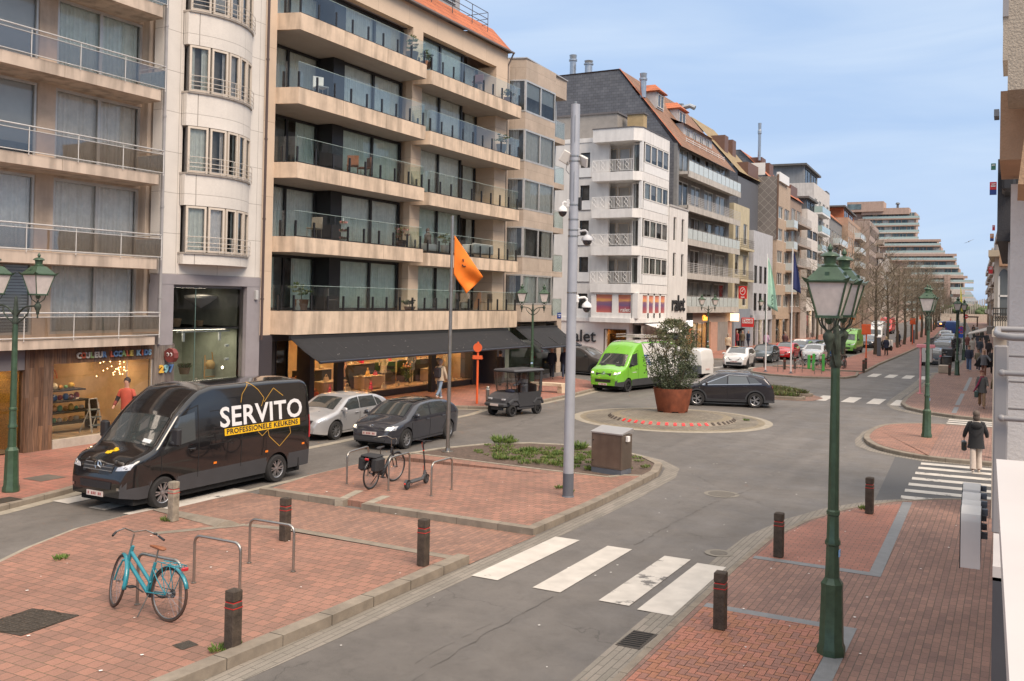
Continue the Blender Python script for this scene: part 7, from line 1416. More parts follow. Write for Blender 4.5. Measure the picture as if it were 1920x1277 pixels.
# ================================================================= RIGHT SIDE OF THE STREET
def FR(Y):return.35-.0135*Y-(max(0,Y-90)**1)*.018
RC_=[((.55,.52,.48),'white plastered'),((.40,.32,.25),'tan brick'),((.48,.46,.43),'pale grey'),((.30,.22,.17),'brown brick'),((.52,.45,.36),'cream')]
def right_block(i,Y0,Y1,H,col,label,bd=.7,z0=3.5):
 X0,X1=FR(Y0)+1.4,FR(Y1)+1.4;L=hypot(Y1-Y0,X1-X0);rz=atan2(Y0-Y1,X0-X1);b=thing('apartment_building',label,'building',(X1,Y1,0),rz)
 k=MB().m(colr('right_wall_%d'%(i%5),col));ops=[];st=2.9;nf=int((H-z0)/st);nb=max(2,int(L/2.6));bw=L/nb
 for f in range(nf):
  for j in range(nb):ops.append((bw*j+.35,bw*(j+1)-.35,z0+f*st+.5,z0+f*st+2.4))
 wall_open(k,0,L,z0,H,0,.3,ops);k.box(0,.3,.3,12,0,H);k.box(L-.3,L,.3,12,0,H);k.m(mat('flat_roof',(.2,.2,.21),.9)).sheet([(0,0),(L,0),(L,12),(0,12)],H-.05);k.build('wall',b,0)
 for o_ in ops:window(b,o_[0],o_[2],o_[1]-o_[0],o_[3]-o_[2],.1,2,random.choice(['full','sides','none']),FW,GL1,.08,.3,sub=False,seed=0)
 for f in range(nf):
  z=z0+f*st+.3;k=MB().m(WHB if i%2 else TP);k.box(L*.12,L*.88,-bd,0,z-.1,z+.1);k.box(L*.12,L*.88,-bd,-bd+.08,z+.1,z+.95);k.build('balcony',b,0)
 k=MB().m(colr('right_wall_%d'%(i%5),col));[k.box(max(0,L*j/nb-.2),min(L,L*j/nb+.2),0,.3,.1,z0)for j in range(nb+1)];k.m(DARKIN);k.box(.1,L-.1,1.2,1.3,0,z0);k.m(GLS);k.quad((.1,.15,.1),(L-.1,.15,.1),(L-.1,.15,z0-.3),(.1,.15,z0-.3));k.build('shop_front',b,0)
 return b
ys=[(27.5+6,33),(46,58),(58,70),(70,84),(84,98),(98,114),(114,132),(132,152),(152,175),(175,200),(200,230),(230,262),(262,300),(300,345)]
Hs=[0,15.5,19,17,20,16,19,18,20,17,19,18,20,18]
for i,((y0,y1),H)in enumerate(zip(ys,Hs)):
 if i==0:continue
 c,nm_=RC_[i%5];right_block(i,y0,y1,H,c,f'{nm_} apartment house seen edge on, '+['','first','second','third','fourth','fifth','sixth','seventh','eighth','ninth','tenth','eleventh','twelfth','last'][i]+' beyond the side street on the right')
# ================================================================= NEAR RIGHT BUILDINGS (seen along their fronts)
RX_=lambda px,Y:-Y*math.tan(YAW-math.atan((px-960)/1780.))
def RZ(px,py,Y):X=RX_(px,Y);d=Y*cos(YAW)-X*sin(YAW);return HC+(539.5+.0205*(px-960)+.0125*1780-py)*d/1780.
PLA=mat('white_stucco',(.62,.575,.54),.9,var=.05,sc=3,bump=.8,bsc=35)
BRS=mat('tan_stucco',(.36,.22,.135),.9,var=.12,sc=4,bump=.6,bsc=60)
CON=mat('exposed_aggregate',(.36,.31,.25),.9,var=.2,sc=40,bump=.9,bsc=70)
PTW=mat('powder_white',(.50,.465,.445),.45,var=.04,sc=1.5)
PTG=mat('powder_grey',(.26,.25,.25),.45,var=.05)
# own balcony parapet top sheet and side
t=thing('balcony_parapet','wide white metal parapet top running out of the right edge of the picture','parapet',(0,0,0))
zt_=4.35;k=MB().m(PTW);k.prism([(.034,-.2),(-.040,3.22),(.85,3.25),(.85,-.2)],zt_-.05,zt_);k.build('top_sheet',t,0)
k=MB().m(PTG);k.prism([(.10,-.2),(.03,3.15),(.80,3.2),(.8,-.2)],2.9,zt_-.051);k.build('body',t,0)
k=MB().m(DKGREY);k.prism([(.075,3.05),(.115,1.5),(.9,1.5),(.9,3.05)],zt_+.001,zt_+.004);k.build('inner_edge',t,0)
# neighbour's grey balcony railing with round rails
t=thing('balcony_railing','grey metal balcony post with round tube rails at the right edge','railing',(0,0,0))
x0_=RX_(1866,6.0);x1_=RX_(1893,6.0);k=MB().m(PTG);k.bbox(x0_,x1_,5.97,6.03,3.55,4.60,.008);k.build('post',t,20)
k=MB().m(PTG)
k.tube([(x0_+.012,6.25,4.67),(x0_+.012,6.05,4.665),(x0_+.03,5.93,4.655),(x0_+.09,5.87,4.65),(1.4,5.87,4.65)],.020,10);k.tube([(x0_+.012,6.3,4.685),(1.4,6.3,4.685)],.017,8);k.tube([(x0_+.012,6.3,4.685),(x0_+.012,6.25,4.67)],.019,8)
for z in(4.45,4.20):k.tube([(x1_-.03,5.93,z),(1.4,5.93,z)],.016,8);k.ball((x1_-.03,5.93,z),.02,8,6)
for z in(4.53,4.38,4.22):k.tube([(x1_,6.35,z),(1.4,6.35,z)],.010,6)
k.build('rail',t,60)
# stucco house next door: wall, soffit, balcony panels above
t=thing('neighbour_house','rough white and tan stuccoed house front seen edge on at the right picture edge','building',(0,0,0))
k=MB().m(PLA);Y_=9.0;k.box(RX_(1893,Y_),3,Y_,Y_+5,.1,RZ(1893,345,Y_));k.build('wall',t,0)
Y_=8.0;k=MB().m(BRS);k.add([(RX_(1871,Y_),Y_,RZ(1871,300,Y_)),(RX_(1871,Y_),Y_,RZ(1871,170,Y_)),(2,Y_,RZ(1871,170,Y_)),(2,Y_,RZ(1871,300,Y_)),(RX_(1871,Y_),9.2,RZ(1871,300,Y_)),(RX_(1871,Y_),9.2,RZ(1871,170,Y_)),(2,9.2,RZ(1871,170,Y_)),(2,9.2,RZ(1871,300,Y_))],[(0,3,2,1),(0,1,5,4),(1,2,6,5),(0,4,7,3),(4,5,6,7)]);k.build('soffit',t,0)
Y_=7.2;k=MB().m(CON);k.box(RX_(1884,Y_),2,Y_,Y_+.7,RZ(1884,168,Y_),RZ(1884,-60,Y_));k.build('balcony_panel',t,0)
Y_=11.5;k=MB().m(CON);k.box(RX_(1874,Y_),1,Y_,Y_+.8,RZ(1874,112,Y_),RZ(1874,30,Y_));k.m(PTG);k.box(RX_(1873,Y_),1,Y_-.02,Y_+.8,RZ(1874,30,Y_),RZ(1874,-50,Y_));k.build('upper_balcony',t,0)
BRT=mat('tan_stucco_fascia',(.40,.26,.16),.9,var=.1,sc=4,bump=.6,bsc=60)
Y_=6.6;k=MB().m(BRT);k.add([(RX_(1906,Y_),Y_,RZ(1906,345,Y_)),(RX_(1925,Y_),Y_,RZ(1925,345,Y_)),(RX_(1925,Y_),Y_,RZ(1925,190,Y_))]+[(RX_(1906,Y_),Y_+1,RZ(1906,345,Y_)),(RX_(1925,Y_),Y_+1,RZ(1925,345,Y_)),(RX_(1925,Y_),Y_+1,RZ(1925,190,Y_))],[(0,1,2),(0,3,4,1),(0,2,5,3),(3,5,4)]);k.build('fascia',t,0)
# dark clad house further on
t=thing('dark_house','house with black grained cladding and pale column beyond the stucco front','building',(0,0,0))
Y_=14.;k=MB().m(mat('black_cladding',(.030,.030,.034),.8,var=.25,sc=40,bump=.4));k.box(RX_(1868,Y_),3,Y_,Y_+7,RZ(1868,452,Y_),RZ(1868,298,Y_));k.build('cladding',t,0)
k=MB().m(BLK);k.bbox(RX_(1876,13.6),RX_(1902,13.6),13.3,14,RZ(1876,362,13.6),RZ(1876,302,13.6),.03);k.build('awning_cassette',t,20)
k=MB().m(PLA);k.box(RX_(1889,Y_),3,Y_+.1,Y_+7,0,RZ(1889,453,Y_));k.build('column',t,0)
# arched window town house
t=thing('townhouse','cream town house with an arched window and black iron balcony on the right','building',(0,0,0))
Y_=24.;xa,xb=RX_(1864,Y_),3;k=MB().m(colr('cream_house',(.56,.50,.42)));k.box(xa,xb,Y_,26.6,0.1,RZ(1868,470,Y_));k.m(colr('cornice_stone',(.40,.33,.24)));k.box(xa-.12,xb,Y_-.3,26.7,RZ(1868,482,Y_),RZ(1868,470,Y_));k.m(BRS);k.box(xa+.1,xa+.3,Y_-.5,Y_,RZ(1868,500,Y_),RZ(1868,480,Y_));k.build('wall',t,0)
k=MB().m(mat('arch_glass',(.12,.13,.13),.1,var=0));x0_,x1_=RX_(1873,Y_),RX_(1892,Y_);zb,zt2=RZ(1880,592,Y_),RZ(1880,518,Y_);P_=[(x0_,zb),(x1_,zb),(x1_,zt2)]+[((x0_+x1_)/2+(x1_-x0_)/2*cos(radians(a)),zt2+(x1_-x0_)*.8*sin(radians(a)))for a in range(0,181,20)]+[(x0_,zt2)];k.yprism(P_,Y_-.03,Y_+.02);k.build('window',t,0)
k=MB().m(FW);k.box(x0_-.02,x0_+.02,Y_-.06,Y_,zb,zt2);k.box(x0_,x1_,Y_-.06,Y_,(zb+zt2)/2-.02,(zb+zt2)/2+.02);k.build('window_frame',t,0)
k=MB().m(mat('iron_black',(.03,.028,.026),.6));xb0,xb1=RX_(1863,Y_-1),RX_(1890,Y_-1);zz0,zz1=RZ(1870,618,Y_-1),RZ(1870,578,Y_-1)
for z in(zz0+.05,zz1,zz1-.12):k.box(xb0,xb1,Y_-1.02,Y_-.98,z-.012,z+.012);k.box(xb0-.01,xb0+.01,Y_-1,Y_,z-.012,z+.012)
for q in range(7):x=xb0+(xb1-xb0)*q/6;k.box(x-.008,x+.008,Y_-1.01,Y_-.99,zz0,zz1);k.lathe([(.05,-.01),(.035,.01)],8,(x+.03,Y_-1,(zz0+zz1)/2),'y',cap=False)
k.build('iron_railing',t,0);k=MB().m(colr('cream_house',(.56,.50,.42)));k.box(xb0-.02,xb1,Y_-1.05,Y_,zz0-.16,zz0-.02);k.build('balcony_slab',t,0)
# row above the skyline on the right: narrow slivers
k=MB();
for i,(Y0,Y1,px,yt,nm_)in enumerate([(27.5,33,1869,185,'tan'),(34.5,42,1866,215,'white')]):
 pass
t=thing('projecting_box','small grey box projecting from the right hand roofline','vent box',(0,0,0));Y_=45.;k=MB().m(DKGREY);k.box(RX_(1859,Y_),RX_(1869,Y_),Y_,Y_+1,RZ(1860,217,Y_),RZ(1860,204,Y_));k.build('box',t,0)
for px0,px1,y0,y1,Y_,cs,lb in[(1855,1864,306,318,60,[('sign_greendark',(.05,.18,.12))],'dark green hanging sign highest on the right hand fronts'),(1853,1866,341,365,50,[('sign_red',(.6,.03,.03)),('sign_navy',(.02,.05,.22))],'red white and navy hanging sign on the right hand fronts'),(1855,1862,438,452,66,[('sign_orange2',(.7,.25,.05)),('sign_navy',(.02,.05,.22))],'orange and navy hanging sign on the right hand fronts'),(1853,1861,500,513,60,[('sign_red',(.6,.03,.03))],'small red hanging sign lowest on the right hand fronts'),(1859,1864,422,432,75,[('sign_red',(.6,.03,.03))],'tiny red sign above the orange and navy one')]:
 t=thing('hanging_sign',lb,'sign',(0,0,0));za,zb=RZ(px0,y1,Y_),RZ(px0,y0,Y_);xa,xb=RX_(px0,Y_),RX_(px1,Y_)
 for q,(n_,c)in enumerate(cs):k=MB().m(mat(n_,c,.5));zz=zb-(zb-za)*(.62*q);k.box(xa,xb,Y_,Y_+.12,za if q==len(cs)-1 else zb-(zb-za)*.6,zz);k.build('board',t,0)
 k=MB().m(WHITE);k.box(xa+(xb-xa)*.15,xb-(xb-xa)*.15,Y_-.02,Y_,za+(zb-za)*.62,za+(zb-za)*.72);k.box(xa+(xb-xa)*.25,xb-(xb-xa)*.15,Y_-.02,Y_,za+(zb-za)*.8,za+(zb-za)*.87);k.build('print',t,0)
# gravel topped canopy with raised letters below the balcony
t=thing('shop_canopy','gravel filled flat canopy with white metal edge under the right balcony','canopy',(0,0,0))
hz_=3.3;k=MB().m(PTW);k.add([(-.085,6.07,hz_),(-.145,10.7,hz_),(-.085,6.07,hz_+.06),(-.145,10.7,hz_+.06),(-.045,6.07,hz_+.06),(-.10,10.7,hz_+.06),(-.045,6.07,hz_-.05),(-.10,10.7,hz_-.05)],[(0,2,3,1),(2,4,5,3),(4,6,7,5)]);k.box(-.085,.8,6.0,6.07,hz_-.02,hz_+.06);k.build('edge',t,0)
k=MB().m(mat('gravel',(.24,.185,.11),.95,var=.5,sc=60,bump=1,bsc=80));k.sheet([(-.05,6.07),(.8,6.07),(.8,10.7),(-.11,10.7)],hz_-.0);k.build('gravel',t,0)
k=MB().m(mat('fascia_dark',(.05,.052,.06),.6));k.add([(-.085,6.0,hz_-.6),(-.145,10.7,hz_-.6),(-.145,10.7,hz_-.001),(-.085,6.0,hz_-.001),(.8,6.0,hz_-.6),(.8,6.0,hz_-.001)],[(0,1,2,3),(0,3,5,4)]);k.box(-.08,.8,6.0,10.7,hz_-.62,hz_-.6);k.build('fascia',t,0)
t2=thing('letter_sign','row of white rounded raised letters standing off the canopy front','sign',(0,0,0))
LW=mat('letter_return_white',(.60,.58,.56),.5,var=.06)
for i,(y0,y1,prof)in enumerate([(8.9,9.22,0),(9.3,9.55,1),(9.68,9.95,1),(10.1,10.35,0)]):
 k=MB().m(LW);xo=-.17-.012*i;w=.20;P_=[(y0,2.62)]+[(y0,3.0)]+[(y0+(y1-y0)*(.5-.5*cos(radians(a))),3.02+.1*sin(radians(a)))for a in range(0,181,30)]+[(y1,3.0),(y1,2.62)]if prof==0 else[(y0,2.62)]+[(y0+(y1-y0)*(.5-.5*cos(radians(a))),2.98+.12*sin(radians(a)))for a in range(0,181,30)]+[(y1,2.62)]
 k.xprism(P_,xo-w,xo-.05);k.m(FB);k.xprism([(p[0],p[1]-.01)for p in P_],xo-w-.008,xo-w);k.m(DKGREY);k.box(xo-.05,xo+.0,(y0+y1)/2-.03,(y0+y1)/2+.03,2.85,2.9);k.box(xo-.05,xo,(y0+y1)/2-.03,(y0+y1)/2+.03,3.05,3.1);k.build('letter',t2,30)
t=thing('window_frame_strip','thin white and dark window profile below the parapet at lower right','window frame',(0,0,0));k=MB().m(PTW);k.box(-.045,-.02,2.6,5.2,2.9,2.94);k.m(DKGREY);k.box(-.02,-.0,2.6,5.2,2.9,2.93);k.m(PTW);k.box(0,.015,2.6,5.2,2.9,2.94);k.build('profile',t,0)
# awning terrace of the shop beyond the side street, black post and cassette
t=thing('terrace_awning','black awning cassette on a tall black post with a pale striped blind at the right','awning',(0,0,0));Y_=33.5
xp0,xp1=RX_(1864,Y_),RX_(1878,Y_);k=MB().m(BLK);k.box(xp0,xp1,Y_,Y_+.15,.13,RZ(1866,625,Y_));k.build('post',t,0);k=MB().m(mat('cassette_brown',(.06,.05,.045),.6));k.box(RX_(1852,Y_),RX_(1876,Y_),Y_-.6,Y_+.2,RZ(1866,626,Y_),RZ(1866,612,Y_));k.build('cassette',t,0)
k=MB().m(mat('blind_pale',(.45,.40,.35),.7));xa,xb=RX_(1816,60),RX_(1853,60);k.add([(xa,60,RZ(1816,626,60)),(xb,60,RZ(1853,619,60)),(xb,62,RZ(1853,614,60)),(xa,62,RZ(1816,624,60))],[(0,1,2,3)]);k.m(FB);k.box(xa+.3,xb,60,60.1,RZ(1840,633,60),RZ(1840,629,60));o=k.build('striped_blind',None,0,label='pale sloping awning over the right pavement above the walkers',cat='awning');o.modifiers.new('t','SOLIDIFY').thickness=.05
# seagull
t=thing('seagull','distant seagull gliding in the blue sky','bird',(RX_(1815,120),120,RZ(1815,453,120)),.5);t.scale=(.6,)*3;k=MB().m(mat('gull',(.35,.35,.37),.8));k.add([(0,.1,0),(0,-.12,0),(.6,.0,.35),(1.15,-.05,.55),(-.5,.0,-.25),(-1.0,-.1,-.35),(0,0,.06)],[(0,1,2),(1,3,2),(0,4,1),(1,4,5),(0,2,6),(0,6,4)]);k.ball((0,0,0),.1,8,5,(1,2.5,1));k.build('body',t,20)
# ================================================================= VEHICLES
CG=mat('car_glass',(.04,.045,.045),.04,var=0,coat=1,spec=.8)
CGL=mat('car_glass_light',(.09,.10,.10),.05,var=0,coat=1,spec=.8)
TYRE=mat('tyre',(.022,.021,.021),.85,var=.15,bump=.3)
RIMS=mat('rim_silver',(.42,.42,.43),.3,.8,var=.1);RIMD=mat('rim_dark',(.04,.04,.042),.4,.5)
CLAD=mat('car_cladding',(.045,.046,.05),.6,var=.1);UNDER=mat('underbody',(.010,.010,.010),.9,var=0)
LAMPW=mat('headlight',(.55,.56,.58),.08,.3,var=.3,sc=25,coat=1);LAMPON=mat('headlight_on',(1,.78,.45),.3,var=0,emit=2.2);LAMPR=mat('tail_light',(.45,.012,.02),.15,var=.1,coat=1);LAMPO=mat('orange_light',(.85,.22,.02),.3,var=0)
CHR=mat('chrome',(.55,.55,.56),.15,1,var=0);PLT=mat('number_plate',(.62,.52,.48),.5,var=.1);PLTY=mat('number_plate_yellow',(.75,.42,.03),.5,var=.1);PTX=mat('plate_text',(.32,.06,.06),.6,var=0)
def paint(name,c,rough=.28,metal=.0):return mat('paint_'+name,c,rough,metal,var=.04,sc=2,coat=.8,spec=.5)
def interp(P_,x):
 if x<=P_[0][0]:return P_[0][1]
 for(a,b_),(c,d)in zip(P_,P_[1:]):
  if x<=c:return b_+(d-b_)*(x-a)/(c-a)
 return P_[-1][1]
class Body:
 """lofted car body; x forward from the rear bumper (0) to the nose (L), centred later"""
 def __init__(s,L,W,top,belt,tumble=.35,r=.10,sill=.22,wheels=(.8,3.4),R=.36,zc=.32,fr=(.75,.20),rr_=(.55,.12),crown=.05,sm=.05):
  s.L,s.W,s.top,s.beltp,s.tumble,s.r,s.sill,s.wheels,s.R,s.zc,s.fr,s.rr,s.crown,s.sm=L,W/2,top,belt,tumble,r,sill,wheels,R,zc,fr,rr_,crown,sm
 def zt(s,x):return sum(interp(s.top,x+d*s.sm)for d in(-1,-.5,0,.5,1))/5
 def belt(s,x):return interp(s.beltp,x)
 def w(s,x):
  w=s.W;d=s.L-x
  if d<s.fr[0]:w-=s.fr[1]*(1-d/s.fr[0])**2.3
  if x<s.rr[0]:w-=s.rr[1]*(1-x/s.rr[0])**2.3
  return w
 def hw(s,x,z):
  w=s.w(x);b_=s.belt(x);t=s.zt(x)
  if z>b_:w-=s.tumble*(z-b_)
  else:w-=.05*((b_-z)/max(.1,b_-s.sill))**2+.0
  u_=z-(t-s.r)
  if u_>0:w-=s.r*(1-sqrt(max(0,1-min(1,u_/s.r)**2)))
  return max(.02,w)
 def zlow(s,x,arch=True):
  z=s.sill
  if x>s.L-.35:z=s.sill+.06*((x-s.L+.35)/.35)
  if arch:
   for xw in s.wheels:
    d=abs(x-xw)
    if d<s.R:z=max(z,s.zc+sqrt(s.R**2-d*d))
  return z
 def mesh(s,k,m_main,m_low=None,zlow_split=0.):
  xs={0.,s.L};n=int(s.L/.09)
  for i in range(n+1):xs.add(s.L*i/n)
  for xw in s.wheels:
   for a in range(0,181,12):xs.add(round(xw+s.R*cos(radians(a)),4))
   xs.add(xw-s.R-.001);xs.add(xw+s.R+.001)
  for d in(.01,.03,.06,.11,.17):xs.add(d);xs.add(s.L-d)
  xs=sorted(x for x in xs if 0<=x<=s.L);q=[]
  for x in xs[:]:
   if not q or x-q[-1]>5e-4:q.append(x)
  xs=q;vs=[];NS=15
  for x in xs:
   zl,t,b_=s.zlow(x),s.zt(x),s.belt(x);t=max(t,zl+.06);L_=[]
   zz=[zl+(min(b_,t-s.r)-zl)*f for f in(0,.15,.35,.6,.85,1)];top0=t-s.r;zz+=[zz[-1]+(top0-zz[-1])*f for f in(.33,.66,1)]if top0>zz[-1]+1e-3 else[zz[-1]+1e-3*f for f in(1,2,3)]
   zz+=[top0+s.r*sin(radians(a))for a in(25,50,72)]
   ring_=[(s.hw(x,z),z)for z in zz];wt=s.hw(x,t-.0005*0)if False else ring_[-1][0]-.02
   ring_+=[(wt*.85,t),(wt*.45,t+s.crown*.75),(0,t+s.crown)]
   full=[(y,z)for y,z in ring_]+[(-y,z)for y,z in ring_[-2::-1]];vs+=[(x,y,z)for y,z in full]
  M_=len(full);fs=[];lo=[]
  for i in range(len(xs)-1):
   for j in range(M_-1):
    f=(i*M_+j,i*M_+j+1,(i+1)*M_+j+1,(i+1)*M_+j);zc_=sum(vs[a][2]for a in f)/4
    (lo if m_low and zc_<zlow_split+(.0)else fs).append(f)
   (fs).append(((i+1)*M_,(i+1)*M_+M_-1,i*M_+M_-1,i*M_))
  cap0=tuple(range(M_-1,-1,-1));cap1=tuple(range((len(xs)-1)*M_,len(xs)*M_))
  k.m(m_main).add(vs,[tuple(reversed(f))for f in fs]+[tuple(reversed(cap0)),tuple(reversed(cap1))])
  if lo:o=len(k.v)-len(vs);k.m(m_low);k.f+=[tuple(a+o for a in reversed(f))for f in lo];k.mi+=[k.cur]*len(lo)
    # projections
 def side(s,x,z,sg,off=.006):return(x,sg*(s.hw(x,z)+off),z)
 def topp(s,x,y,off=.006):
  w=s.hw(x,s.zt(x));return(x,y,s.zt(x)+s.crown*(1-min(1,(y/max(w,.3))**2))+off)
 def front(s,y,z,off=.008):
  x=s.L
  while x>s.L-1.6 and(s.hw(x,z)<abs(y)or s.zt(x)+s.crown*.5<z):x-=.012
  return(x+off,y,z)
 def rear(s,y,z,off=.008):
  x=0.
  while x<1.6 and(s.hw(x,z)<abs(y)or s.zt(x)+s.crown*.3<z):x+=.012
  return(x-off,y,z)
def patch(k,fn,c,n=8,m_=4,thick=None):
 """bilinear quad c (4 uv corners) mapped by fn(u,v)"""
 vs=[]
 for i in range(n+1):
  for j in range(m_+1):
   u_,v_=i/n,j/m_;p=[(c[0][q]*(1-u_)+c[1][q]*u_)*(1-v_)+(c[3][q]*(1-u_)+c[2][q]*u_)*v_ for q in(0,1)];vs.append(fn(*p))
 k.add(vs,[(i*(m_+1)+j,(i+1)*(m_+1)+j,(i+1)*(m_+1)+j+1,i*(m_+1)+j+1)for i in range(n)for j in range(m_)])
WH={}
def wheel(parent,x,y,sg,R,w,rim,spokes=5,y_in=0.):
 key=(round(R,3),round(w,3),rim.name,spokes)
 if key not in WH:
  k=MB().m(TYRE);k.lathe([(R*.60,-w/2),(R*.93,-w/2),(R,-w*.36),(R,w*.36),(R*.93,w/2),(R*.66,w/2),(R*.63,w*.30)],36,axis='y',cap=False);k.m(UNDER);k.lathe([(R*.6,-w*.3),(0,-w*.3)],20,axis='y',cap=False)
  r=MB().m(rim);r.lathe([(R*.66,w*.44),(R*.62,w*.40),(R*.58,w*.15),(R*.58,-w*.1)],32,axis='y',cap=False);r.lathe([(R*.16,w*.3),(R*.13,w*.40),(0,w*.41)],12,axis='y',cap=False)
  for i in range(spokes):
   a=2*pi*i/spokes
   for d in((-.11,.11)if spokes<=6 else(0,)):
    ww=R*.045 if spokes<=6 else R*.05;c_,s_=cos(a+d),sin(a+d);c2,s2=cos(a+d*1.6),sin(a+d*1.6);px,pz=-s_,c_
    r.add([(R*.1*c_-px*ww,w*.38,R*.1*s_-pz*ww),(R*.1*c_+px*ww,w*.38,R*.1*s_+pz*ww),(R*.62*c2+px*ww*.9,w*.38,R*.62*s2+pz*ww*.9),(R*.62*c2-px*ww*.9,w*.38,R*.62*s2-pz*ww*.9),(R*.1*c_-px*ww,w*.2,R*.1*s_-pz*ww),(R*.1*c_+px*ww,w*.2,R*.1*s_+pz*ww),(R*.62*c2+px*ww*.9,w*.26,R*.62*s2+pz*ww*.9),(R*.62*c2-px*ww*.9,w*.26,R*.62*s2-pz*ww*.9)],[(0,1,2,3),(0,4,5,1),(2,6,7,3),(0,3,7,4),(1,5,6,2)])
  if spokes:r.m(UNDER);r.lathe([(R*.585,w*.02),(0,w*.02)],24,axis='y',cap=False)
  WH[key]=(k.mesh('tyre',40),r.mesh('rim',30))
 t,r=WH[key];o=obj('wheel',t,parent);o.location=(x,y,R);o.scale=(1,sg,1);obj('rim',r,o);return o
CARROOT={}
def car(label,cat,loc,heading,B,col,side_w,ws,rw=None,low=None,split=.0,lights=True,rim=RIMS,spokes=5,heads=None,tails=None,grille=None,plate=PLT,doors=(),handles=(),trims=(),mirror=None,roofrails=False,on=False,Rw=.33,ww=.21,glassm=CG,extra=None,roofm=None,name='car',group=None,logo=None,plate_y=.45,archtrim=None,sidewhich=(-1,1)):
 """heading: direction of travel, angle from +X"""
 t=thing(name,label,cat,loc,heading,group);off=Matrix.Translation((-B.L/2,0,0))
 def K():k=MB();k.T=off;return k
 k=K();B.mesh(k,col,low,split);k.build('body',t,38)
 k=K().m(UNDER);k.box(.25,B.L-.3,-B.W+.16,B.W-.16,.16,max(B.zc+B.R+.03,.7));k.build('underbody',t,0)
 for i,q in enumerate(side_w):
  for sg in(-1,1):k=K().m(glassm if i==0 else CG);patch(k,lambda x,z:B.side(x,z,sg),q,10,4);k.build('side_window',t,60)
 x0,x1,w0,w1=ws;k=K().m(glassm);patch(k,lambda x,v:B.topp(x,v),[(x0,-w0),(x1,-w1),(x1,w1),(x0,w0)],12,10);k.build('windscreen',t,60)
 if rw:x0,x1,w0,w1=rw;k=K().m(glassm);patch(k,lambda x,v:B.topp(x,v),[(x0,-w0),(x1,-w1),(x1,w1),(x0,w0)],10,8);k.build('rear_window',t,60)
 if roofm:m_,xa,xb,wr=roofm;k=K().m(m_);patch(k,lambda x,v:B.topp(x,v,.004),[(xa,-wr),(xb,-wr),(xb,wr),(xa,wr)],10,8);k.build('roof_panel',t,60)
 SEAM=mat('panel_gap',(.012,.012,.012),.8,var=0)
 if doors:
  for sg in(-1,1):
   k=K().m(SEAM)
   for(xa,za,xb,zb)in doors:d=hypot(xb-xa,zb-za);nx_,nz_=-(zb-za)/d*.009,(xb-xa)/d*.009;patch(k,lambda x,z:B.side(x,z,sg,.004),[(xa-nx_,za-nz_),(xb-nx_,zb-nz_),(xb+nx_,zb+nz_),(xa+nx_,za+nz_)],max(2,int(d/.12)),1)
   k.build('door_gap',t,0)
 for(xh,zh)in handles:
  for sg in(-1,1):k=K().m(col if not isinstance(handles,dict)else CHR);p=B.side(xh,zh,sg,.02);k.bbox(p[0]-.09,p[0]+.09,p[1]-.018,p[1]+.018,zh-.018,zh+.018,.006);k.build('handle',t,20)
 for m_,q in trims:
  for sg in(-1,1):k=K().m(m_);patch(k,lambda x,z:B.side(x,z,sg,.010),q,16,2);k.build('trim',t,40)
 if archtrim:
  for xw in B.wheels:
   for sg in(-1,1):
    k=K().m(archtrim);vs=[];n=18
    for i in range(n+1):
     a=pi*i/n
     for r_ in(B.R+.002,B.R+.07):x,z=xw+r_*cos(a),B.zc+r_*sin(a);z=max(z,B.sill+.02);x=min(max(x,.02),B.L-.02);vs.append(B.side(x,z,sg,.012))
    k.add(vs,[(2*i,2*i+2,2*i+3,2*i+1)for i in range(n)]);k.build('arch_trim',t,60)
 for q in(heads or[]):
  for sg in(-1,1):k=K().m(LAMPW);patch(k,lambda y,z:B.front(sg*y,z),q,8,4);o=k.build('headlight',t,60)
  if on:
   for sg in(-1,1):k=K().m(LAMPON);cy_=q[0][0]*.55+q[1][0]*.45;cz_=(q[0][1]+q[2][1])/2;patch(k,lambda y,z:B.front(sg*y,z,.014),[(cy_-.05,cz_-.03),(cy_+.05,cz_-.03),(cy_+.05,cz_+.04),(cy_-.05,cz_+.04)],3,2);k.build('headlight_bulb',t,0)
 for q in(tails or[]):
  for sg in(-1,1):k=K().m(LAMPR);patch(k,lambda y,z:B.rear(sg*y,z),q,6,4);k.build('tail_light',t,60)
 for m_,q in(grille or[]):
  k=K().m(m_);patch(k,lambda y,z:B.front(y,z,.010),q,10,2);k.build('grille',t,40)
 if plate:
  for fn,nm in((B.front,1),(B.rear,0)):
   z=plate_y if nm else plate_y+.12;p=fn(0,z);sgn=1 if nm else-1;k=K().m(plate);k.box(min(p[0],p[0]+.015*sgn),max(p[0],p[0]+.015*sgn),-.26,.26,z-.055,z+.055);o=k.build('number_plate',t,0);k=K().m(PTX)
   for i in range(8):
    if i in(1,5):continue
    xx=p[0]+.017*sgn;k.box(min(p[0],xx),max(p[0],xx),-.22+i*.055,-.185+i*.055,z-.03,z+.03)
   k.build('plate_text',o,0)
 if mirror:
  mx_,mz_,mm=mirror
  for sg in(-1,1):
   p=B.side(mx_,mz_,sg,0);k=K().m(mm);k.T=off@Matrix.Translation((p[0],p[1]+sg*.12,p[2]+.02));k.ball((0,0,0),.09,10,6,(.7,1.25,.85));k.box(-.02,.03,-.12,.12,-.07,-.04);k.build('mirror',t,50)
 if roofrails:
  for sg in(-1,1):
   xa,xb=roofrails;k=K().m(CHR);P_=[]
   for i in range(12):x=xa+(xb-xa)*i/11;P_.append((x,sg*(B.hw(x,B.zt(x)-.03)-.07),B.zt(x)+(.045 if 0<i<11 else.0)))
   k.tube(P_,.015,6);k.build('roof_rail',t,60)
 for xw in B.wheels:
  for sg in(-1,1):wheel(t,xw-B.L/2,sg*(B.W-ww*.5-.012),sg,Rw,ww,rim,spokes)
